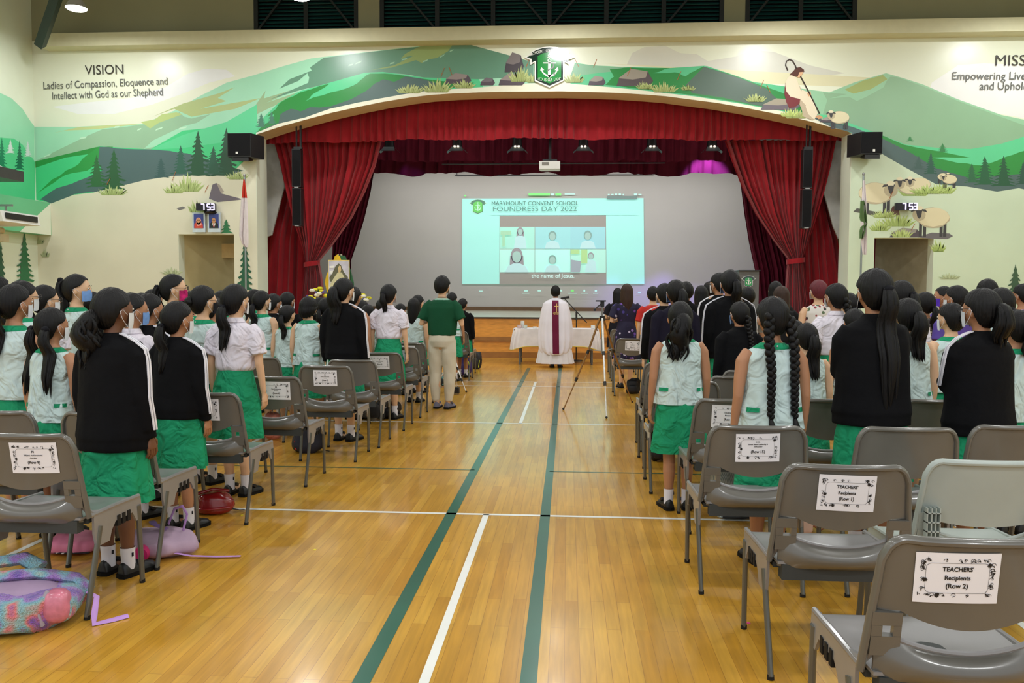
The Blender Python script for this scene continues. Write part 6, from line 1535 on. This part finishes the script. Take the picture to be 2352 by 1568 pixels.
def person(px, ty, Y, rz, hy, out, hair, skin, label, mask=None, glasses=False, pose='side', hcol='k', hem=None, skirt=.42, wide=1.0, mat=None, group=None, foot=None, strp=(-1, 1), tabs=True, seed=None, pull=0):
    """px, ty: top of the head in the photo; Y: distance of the person."""
    NP[0] += 1; seed = seed if seed is not None else NP[0] % 3
    p = at_y(px, ty, Y); sc = p.z / 1.49
    t = thing('person', label, 'person', (p.x, Y, 0), math.radians(rz), group, sc)
    if abs(hy) < 44: hy *= .66
    hyr = math.radians(hy)
    lk = lambda nm, me, par=t, m=None: link(nm, me, par, m)
    b_ = lk('body', body(pose, round(hyr, 2)), t, SKIN[skin]); 
    def hp(nm, me, m=None, par=None):
        o = link(nm, me, par or t, m)
        if par is None: o.rotation_euler.z = round(hyr, 2); o.location.z = HO
        return o
    # hair
    cap, tail = hair
    h_ = hp('hair', hair_cap(cap), HAIR[hcol])
    if tail:
        hp('hair_tail', tail_mesh((tail[0], tail[1], tail[2] * (1.25 if tail[0] not in ('braid', 'braids') else 1))), HAIR[hcol], h_)
        if tail[0] == 'braids': hp('hair_parting', parting_mesh(), SKIN[skin], h_)
        if tail[0] not in ('bun', 'braids', 'braid'): hp('hair_tie', tie_mesh(tail[0]), None, h_)
    if mask:
        a, c = mask_meshes(); k = hp('mask', a, MASK[mask]); hp('mask_loops', c, None, k)
    if glasses: hp('glasses', glasses_mesh())
    if Y < 12 and abs(hy + rz) > 18:
        ew, ei, eb = eye_meshes()
        for s in (-1, 1):
            v = rotz((s * .029, .0885, 1.402 + HO), round(hyr, 2)); e = link('eye', ew, t, None, v); e.rotation_euler.z = round(hyr, 2) - s * .25; link('iris', ei, e)
            v = rotz((s * .029, .094, 1.42 + HO), round(hyr, 2)); e = link('eyebrow', eb, t, None, v); e.rotation_euler.z = round(hyr, 2) - s * .25
    # clothes
    def skirt_(m=grn_m, hm=skirt): lk('skirt', cl(('skirt', seed, hm, m.name), mk_loft('skirt', sc_prof([q if q[0] != .78 else q for q in SKI], None), seed + 5, .1, .08, m) if hm == .42 else mk_loft('skirt', [(z_ if z_ > .8 else .8 - (.8 - z_) * (.8 - hm) / .38, a_, b2, c_, d_) for z_, a_, b2, c_, d_ in SKI], seed + 5, .1, .08, m)))
    def shoes_(s_=True, m=None, tan=False):
        sh, so, stp = shoe_meshes()
        for s in (-1, 1):
            o = link('shoe', sh, t, m, (s * .066, 0, 0), -s * .12); link('sole', so, o); link('strap', stp, o, m)
            if s_: a, c = sock_mesh(); k = link('sock', a, t, None, (s * .064, 0, 0)); link('sock_mark', c, k)
    if out == 'blouse':
        def f():
            mb = MB(); mb.loft(dense(sc_prof(BLO, hem, wide)), 56, False, foldf(seed, .075, .1)); return mb.mesh('blouse', [blouse_m], True, sharp=80)
        bl = lk('blouse', cl(('blouse', seed, hem, wide), f)); lk('collar', collar_mesh(grn_m)); mb = None
        if tabs and hem is None:
            for s in (-1, 1): lk('side_tab', tab_mesh(s, wide))
        def fb():
            mb = MB(); mb.ell((0, -.082, 1.219), (.005, .003, .005), 8, 6); return mb.mesh('button', [str_m], True)
        lk('button', cl('button', fb)); skirt_(); shoes_()
    elif out == 'jacket':
        lk('jacket', jacket_mesh(pose, seed, hem or .715, wide, mat or jack_m))
        for s in strp: lk('stripe', stripe_mesh(pose, s))
        if hem == .75: lk('blouse_hem', cl('bhem', mk_loft('blouse_hem', [(.8, 0, -.006, .158, .11), (.7, 0, -.006, .168, .122)], 3, .05, 0, blouse_m)))
        skirt_(); shoes_()
    elif out == 'shirt':
        lk('shirt', shirt_mesh(pose, seed, SHI, white_m, 'shirt')); lk('collar', collar_mesh(white_m, True))
        lk('waistband', cl('waistband', mk_loft('waistband', [(.91, 0, -.004, .121, .091), (.88, 0, -.006, .124, .095), (.87, 0, -.006, .124, .095)], 1, .005, 0, grn_m))); skirt_(); shoes_()
    elif out == 'tee':
        lk('top', shirt_mesh(pose, seed, SHI, mat, 'top', True, 1.02, .84)); skirt_(M('dark_skirt', (28, 30, 44), .8)); shoes_(False)
    elif out == 'dress':
        lk('dress', shirt_mesh(pose, seed, [(1.228, 0, -.008, .066, .056), (1.212, 0, -.01, .1, .066), (1.19, 0, -.01, .135, .078), (1.14, 0, -.008, .15, .096), (1.06, 0, -.004, .145, .1), (.95, 0, -.004, .122, .088), (.88, 0, -.006, .135, .1), (.76, 0, -.006, .16, .118), (.6, 0, -.006, .172, .13), (.42, 0, -.004, .186, .142)], mat, 'dress', pull == 0)); shoes_(False)
    elif out == 'polo':
        lk('polo_shirt', shirt_mesh(pose, seed, [(1.235, 0, -.008, .06, .056), (1.215, 0, -.01, .105, .07), (1.19, 0, -.01, .15, .088), (1.13, 0, -.008, .176, .11), (1.0, 0, -.004, .172, .118), (.9, 0, -.004, .166, .12), (.83, 0, -.006, .158, .116), (.82, 0, -.006, .152, .112)], mat, 'polo_shirt'))
        lk('collar', collar_mesh(M('pale_green_collar', (150, 190, 172), .8), False)); lk('trousers', trouser_mesh(M('beige_linen', (208, 200, 180), .8, var=.05, bump=.3, bscale=9)))
        lk('lanyard', cl('lanyard', mk_loft('lanyard', [(1.252, 0, -.01, .052, .05), (1.245, 0, -.01, .056, .054)], 1, 0, 0, black))); shoes_(False, M('grey_canvas_shoe', (110, 108, 122), .7))
    return t
G_B = None
PT = ('pony', None)
def tl(st, L_=.3, th=.032): return ('pony', (st, L_, th))
# ---- left block
person(258, 660, 4.12, -14, -28, 'jacket', tl('curly', .26, .062), 'd', 'girl in large black jacket with low curly ponytail, nearest on the left', 'w', hem=.665, strp=(1,), wide=1.1, skirt=.395)
person(118, 706, 4.75, -12, -26, 'blouse', tl('two', .42, .034), 'm', 'girl in pale aqua blouse with two long ponytails at far left', 'w')
person(32, 652, 5.0, -14, -22, 'blouse', tl('low', .3, .036), 'm', 'girl in pale aqua blouse at left frame edge, low thick ponytail', 'w', hem=.79)
person(50, 644, 5.75, -14, -30, 'blouse', tl('low', .3, .034), 'l', 'girl half hidden behind the leftmost ponytail girl, white mask showing', 'w', glasses=True)
person(102, 654, 6.2, -16, -34, 'shirt', tl('mid', .46, .045), 'l', 'girl in white shirt and glasses with long wavy ponytail, far left', 'w', glasses=True)
person(176, 629, 6.7, -20, -52, 'blouse', tl('high', .42, .034), 'l', 'tall girl with high ponytail and blue mask, seen in profile', 'b')
person(342, 673, 5.7, -18, -30, 'jacket', tl('mid', .32, .04), 'm', 'girl in black striped jacket standing behind the big black jacket girl', 'k', strp=(1,))
person(407, 691, 4.97, -16, -30, 'jacket', tl('low', .3, .034), 'm', 'small girl in black jacket with white sleeve stripes and thin ponytail', 'w', strp=(1,), hem=.735)
person(398, 629, 7.0, -24, -46, 'blouse', tl('mid', .28, .034), 'l', 'tall girl with glasses and magenta mask by the left doorway', 'm', glasses=True)
person(466, 655, 6.2, -18, -34, 'blouse', tl('bun', .2, .03), 'l', 'girl in pale aqua blouse with a bun and dark mask', 'k', glasses=True)
person(540, 652, 5.85, -10, -26, 'shirt', tl('low', .3, .036), 'l', 'girl in white shirt and green skirt left of the Row 6 chair', 'w')
person(601, 667, 8.85, -16, -30, 'blouse', tl('low', .3, .036), 'l', 'girl in aqua blouse with ponytail before the red left curtain', 'w')
person(628, 674, 9.4, -16, -34, 'jacket', ('short', None), 'm', 'short haired person in black jacket behind aqua blouse girl', 'w', strp=(1,))
person(660, 670, 10.2, -14, -20, 'jacket', tl('low', .22, .03), 'm', 'person in black with yellow collar before the red left curtain', 'w', strp=())
person(660, 700, 8.7, -14, -24, 'blouse', tl('side', .28, .032), 'l', 'small girl in aqua blouse with a side ponytail', None)
person(709, 680, 8.4, -12, -24, 'blouse', ('bob', None), 'l', 'girl in aqua blouse with short black bob', None)
person(790, 638, 8.15, -14, -30, 'jacket', tl('mid', .3, .052), 'l', 'girl in black jacket over aqua hem before the easel picture', 'w', strp=(1,), hem=.75)
person(812, 658, 9.6, -14, -22, 'blouse', ('pony', ('bun', .2, .03)), 'm', 'girl in aqua blouse right behind black jacket girl by easel', None)
person(832, 689, 11.2, -12, -20, 'blouse', tl('low', .2, .03), 'm', 'small dark head peeking left of the white shirt girl', None)
person(845, 699, 10.1, -14, -26, 'blouse', tl('low', .3, .02), 'm', 'small girl in aqua blouse between black jacket and white shirt', None)
person(893, 652, 9.65, -8, -16, 'shirt', tl('mid', .2, .028), 'l', 'girl in white shirt and green skirt near the Row 3 chair', 'w')
person(877, 686, 12.2, -8, -16, 'tee', ('short', None), 'm', 'person in red top behind the white shirt girl near stage', None, mat=M('red_top', (190, 50, 44), .8))
person(920, 697, 12.0, -12, -26, 'jacket', ('short', None), 'm', 'short person in black left of the long straight haired girl', None, strp=())
person(951, 684, 11.2, -8, -10, 'blouse', ('long', None), 'l', 'girl in aqua blouse with long straight black hair', None)
person(960, 677, 12.3, -12, -34, 'shirt', ('short', None), 'l', 'person in white shirt and glasses behind the straight haired girl', None, glasses=True)
person(1016, 632, 10.6, -10, -16, 'polo', ('short', None), 'l', 'person in dark green polo and beige trousers standing by the aisle', 'w', mat=M('dark_green_polo', (20, 74, 48), .8, var=.06, bump=.3, bscale=9), pose='phone')
person(1038, 671, 14.0, -10, -20, 'blouse', ('short', None), 'm', 'person in aqua blouse just behind the green polo', None)
person(1063, 685, 14.7, -12, -24, 'jacket', ('short', None), 'm', 'short haired person in black at the front of left aisle', None, strp=())
person(491, 681, 7.7, -18, -36, 'blouse', tl('low', .26, .03), 'm', 'girl with glasses and blue mask beside the dark mask girl', 'b', glasses=True)
person(509, 667, 8.7, -10, -20, 'blouse', ('long', None), 'm', 'long dark haired person left of the white shirt girl', None)
person(584, 664, 10.0, -16, -30, 'blouse', tl('low', .26, .03), 'm', 'person with glasses half hidden right of white shirt girl', 'w', glasses=True)
person(211, 669, 8.8, -20, -40, 'jacket', tl('low', .2, .03), 'd', 'person in black seen in profile behind the blue mask girl', None, strp=())
person(130, 670, 8.2, -18, -30, 'blouse', tl('low', .26, .03), 'm', 'dark haired head beside the long wavy ponytail girl', None)
person(303, 672, 5.2, -22, -38, 'shirt', tl('low', .2, .03), 'm', 'girl in white shirt peeking between the black jackets, pale mask', 'b')
person(326, 672, 7.8, -14, -20, 'blouse', tl('low', .2, .03), 'm', 'small dark head above the striped jacket girl', None)
person(351, 664, 8.4, -14, -20, 'blouse', tl('low', .2, .03), 'm', 'dark head left of the magenta mask girl', None)
person(437, 668, 8.2, -14, -24, 'blouse', tl('bun', .2, .03), 'm', 'dark head between magenta mask girl and dark mask girl', None)
person(-6, 634, 7.0, -16, -36, 'blouse', tl('low', .2, .03), 'm', 'dark head cut by the left frame edge', 'w', glasses=True)
person(748, 684, 9.75, -12, -24, 'jacket', tl('low', .22, .03), 'm', 'person in black between the bob girl and black jacket girl', None, strp=(1,))
person(735, 682, 10.6, -12, -20, 'blouse', tl('low', .2, .03), 'l', 'girl in aqua blouse half hidden behind the black bob', None)
# ---- right block
navy = spotted('navy_floral_fabric', (26, 20, 54), [(26, 20, 54), (150, 120, 190), (210, 200, 225), (26, 20, 54), (110, 70, 160), (70, 60, 140)], 17, .34)
person(1440, 651, 13.3, 4, 4, 'dress', ('long', None), 'l', 'woman in navy floral dress with folded arms and long hair', None, mat=navy, pose='fold', hcol='b', seed=0)
person(1419, 661, 16.4, 2, 4, 'dress', ('long', None), 'l', 'woman in black and white dress left of navy floral dress', None, mat=M('black_dress', (24, 22, 30), .8), pose='fold', seed=0)
person(1500, 657, 12.6, 4, 8, 'tee', ('short', None), 'l', 'short haired person in red top right of the floral dress', None, mat=M('red_top'))
person(1526, 650, 9.2, 12, 22, 'jacket', ('short', None), 'l', 'short haired person in black striped jacket, nearest the right aisle', 'w', strp=(-1,))
person(1552, 642, 8.35, 10, 18, 'jacket', tl('mid', .22, .04), 'd', 'girl in dark purple jacket with green collar', 'b', strp=(), mat=jack2_m, hem=.68)
person(1576, 646, 11.2, 6, 6, 'jacket', ('short', None), 'm', 'short haired person in black behind the purple jacket girl', None, strp=())
floral = spotted('green_floral_fabric', (16, 34, 40), [(16, 34, 40), (80, 160, 90), (70, 150, 160), (16, 34, 40), (190, 210, 170), (110, 30, 90)], 16, .45)
person(1611, 655, 11.9, 4, 4, 'dress', ('long', None), 'l', 'woman in green tropical floral dress with long dark hair', None, mat=floral, seed=0)
person(1630, 646, 13.2, 10, 20, 'tee', ('short', None), 'l', 'person in pink top near the centre right of the back wall', None, mat=M('pink_top', (216, 130, 140), .8))
person(1652, 626, 10.2, 16, 34, 'jacket', ('short', None), 'm', 'person in black striped jacket and glasses, face turned left', 'w', glasses=True, strp=(-1,))
person(1677, 619, 8.6, 8, 12, 'jacket', tl('mid', .22, .034), 'm', 'tall girl in black striped jacket left of the crest lectern', 'b')
person(1718, 658, 11.2, 4, 4, 'tee', ('short', None), 'l', 'short haired person in black top before the crest lectern', None, mat=M('black_top', (26, 26, 28), .8))
person(1699, 692, 7.4, 10, 20, 'jacket', tl('braid', .42, .024), 'm', 'girl in black hooded jacket with single thin braid', 'b', strp=())
person(1563, 691, 5.72, 6, -8, 'blouse', tl('messy', .3, .066), 'm', 'girl in pale aqua blouse with messy hanging ponytail at right aisle', None)
person(1775, 680, 4.6, 8, 14, 'blouse', tl('braids', .55, .026), 'm', 'girl in pale aqua blouse with two long braids', 'w')
person(1853, 741, 5.8, 6, 10, 'blouse', tl('mid', .34, .042), 'l', 'small girl in aqua blouse with long ponytail right of braids', None)
person(1826, 734, 7.0, 6, 14, 'blouse', tl('low', .2, .03), 'l', 'small dark head between the braids and long ponytail girls', None)
person(1782, 645, 12.2, 4, 0, 'tee', ('long', None), 'm', 'dark haired person before the right tied curtain', None, mat=M('black_top'))
person(1795, 656, 10.2, 4, 0, 'tee', ('long', None), 'm', 'long brown haired person in black before the right curtain', None, mat=M('black_top'), hcol='b')
person(1880, 642, 10.0, 8, 16, 'dress', ('short', None), 'l', 'woman with short reddish hair in white floral sleeveless dress', 'w', mat=spotted('white_floral_fabric', (222, 216, 210), [(222, 216, 210), (90, 110, 80), (222, 216, 210), (150, 60, 70), (60, 60, 60)], 22, .4), hcol='r', pull=1, seed=0)
person(1921, 650, 7.6, 12, 22, 'shirt', tl('braid', .36, .028), 'm', 'girl in white shirt with one thick braid and white mask', 'w')
person(1951, 672, 8.7, 6, 8, 'shirt', tl('low', .2, .03), 'l', 'dark head just right of the thick braid girl', None)
person(1963, 708, 6.6, 6, 6, 'blouse', ('short', None), 'm', 'small dark head at the left shoulder of the tall girl', None)
person(2010, 616, 4.72, 6, 12, 'jacket', tl('mid', .62, .042), 'm', 'tall girl in plain black sweater with very long ponytail', 'k', strp=(), hem=.70, wide=1.06, pose='tuck')
person(2070, 643, 6.9, 10, 22, 'shirt', tl('mid', .26, .036), 'm', 'girl with gold glasses and swept ponytail behind the tall girl', 'w', glasses=True)
person(2084, 684, 5.48, 8, 12, 'blouse', tl('mid', .3, .044), 'l', 'girl in aqua blouse with bushy ponytail right of the tall girl', None)
person(2125, 670, 8.7, 14, 24, 'dress', tl('low', .22, .034), 'm', 'girl in grey dotted dress with low ponytail beside right doorway', None, mat=spotted('grey_dotted_fabric', (70, 62, 60), [(200, 190, 180), (70, 62, 60), (190, 182, 170)], 60, .45), seed=0)
person(2168, 657, 9.6, 30, 50, 'tee', ('short', None), 'm', 'person with vivid purple mask facing left near the right wall', 'p', mat=M('purple_top', (88, 70, 150), .8))
person(2197, 655, 8.1, 18, 34, 'tee', tl('low', .2, .03), 'm', 'person with white mask loops just right of the purple mask', 'w', mat=M('purple_top'))
person(2186, 695, 6.2, 14, 24, 'blouse', tl('bun', .2, .036), 'l', 'girl in plain pale aqua blouse with pinned hair and white mask', 'w', hem=.82, tabs=False)
person(2268, 640, 9.1, 6, 6, 'tee', ('short', None), 'm', 'tallest dark head at the back right of the crowd', None, mat=M('black_top'))
person(2256, 661, 4.72, 12, 24, 'jacket', tl('mid', .2, .042), 'm', 'girl with round glasses in roomy black jacket at right', 'w', glasses=True, strp=(-1,), hem=.70, wide=1.06, pose='tuck')
person(2299, 660, 6.5, 8, 10, 'blouse', tl('low', .2, .034), 'd', 'dark haired girl behind the round glasses girl', None)
person(2350, 651, 9.6, 10, 30, 'tee', ('short', None), 'm', 'person in speckled purple dress at right frame edge', 'w', mat=spotted('purple_speckled_fabric', (110, 96, 160), [(110, 96, 160), (180, 170, 210), (70, 60, 130)], 40, .4))
person(2336, 711, 5.3, 10, 14, 'blouse', tl('mid', .24, .044), 'm', 'girl in aqua blouse cut by the right frame edge', None)

# ---- the celebrant in a long white robe ---------------------------------------------
robe_m = M('white_chasuble', (230, 225, 234), .75, var=.02, bump=.2, bscale=5); alb_m = M('white_alb', (226, 222, 226), .8, var=.02, bump=.2, bscale=6); mar = M('maroon_band', (104, 24, 56), .7); gld = M('gold_embroidery', (214, 180, 100), .5)
p = at_y(1264, 655, 17.0); sc = p.z / 1.49; th = at_y(1275, 843, 17.0)
t = thing('person', 'person in long white robe with a maroon back band facing the altar table', 'person', (at_y(1275, 800, 17).x, 17.0, 0), 0, None, sc)
lean = -.10
bo = link('body', body('fwd', 0), t, SKIN['m']); 
ARM_F = [Vector(q) for q in ARMS['fwd'][0]]
h_ = link('hair', hair_cap('short'), t, HAIR['k']); h_.location.z = HO
def cf(a, t_): return 1 + .05 * t_ * math.sin(11 * a + 1) + .04 * t_ * math.sin(17 * a)
CH_ = [(1.262, 0, -.006, .06, .058), (1.24, 0, -.012, .09, .07), (1.215, 0, -.014, .15, .09), (1.17, 0, -.012, .215, .12), (1.05, 0, -.004, .255, .16), (.85, 0, 0, .29, .2), (.65, 0, 0, .31, .22), (.5, 0, -.01, .31, .235), (.36, 0, -.02, .29, .24), (.28, 0, -.03, .25, .24), (.24, 0, -.03, .2, .23)]
mb = MB(); mb.loft(dense(CH_, 26), 80, False, cf); ob('chasuble', mb, robe_m, t, sharp=80)
mb = MB(); mb.loft(dense([(1.1, 0, 0, .14, .1), (.8, 0, 0, .19, .14), (.4, 0, 0, .27, .2), (.075, 0, 0, .33, .24)], 14), 80, False, lambda a, t_: 1 + .06 * t_ * math.sin(13 * a) + .03 * math.sin(23 * a) * t_); ob('alb', mb, alb_m, t, sharp=80)
def back(x, z, k=0):
    r = ringv(CH_, z); y = r[2] - r[4] * math.sqrt(max(0, 1 - (x / max(r[3], .001)) ** 2)) * 1.07
    return Vector((x, y - .008 - k, z))
mb = MB(); mb.grid(lambda u, v: back(.0 + (u - .5) * .115 + .02 * (1 - v), .262 + .955 * v), 4, 24); bd = ob('back_band', mb, mar, t, False)
mb = MB()
for x0, x1, z0, z1 in ((.005, .018, 1.0, 1.16), (-.03, .055, 1.105, 1.118)): mb.grid(lambda u, v: back(x0 + (x1 - x0) * u + .012, z0 + (z1 - z0) * v, .006), 2, 4)
ob('cross', mb, gld, bd, False)
mb = MB()
for z0, q in ((.99, .05), (.975, .055), (.955, .04)):
    mb.grid(lambda u, v: back((u - .5) * 2 * q + .014, z0 + .006 * v + .012 * math.sin(u * PI), .006), 8, 1)
ob('fish_emblem', mb, gld, bd, False)
for s in (-1, 1): o = link('shoe', shoe_meshes()[0], t, None, (s * .066 + .02, -.03, 0), -s * .12); link('sole', shoe_meshes()[1], o)
print('PEOPLE', NP[0])
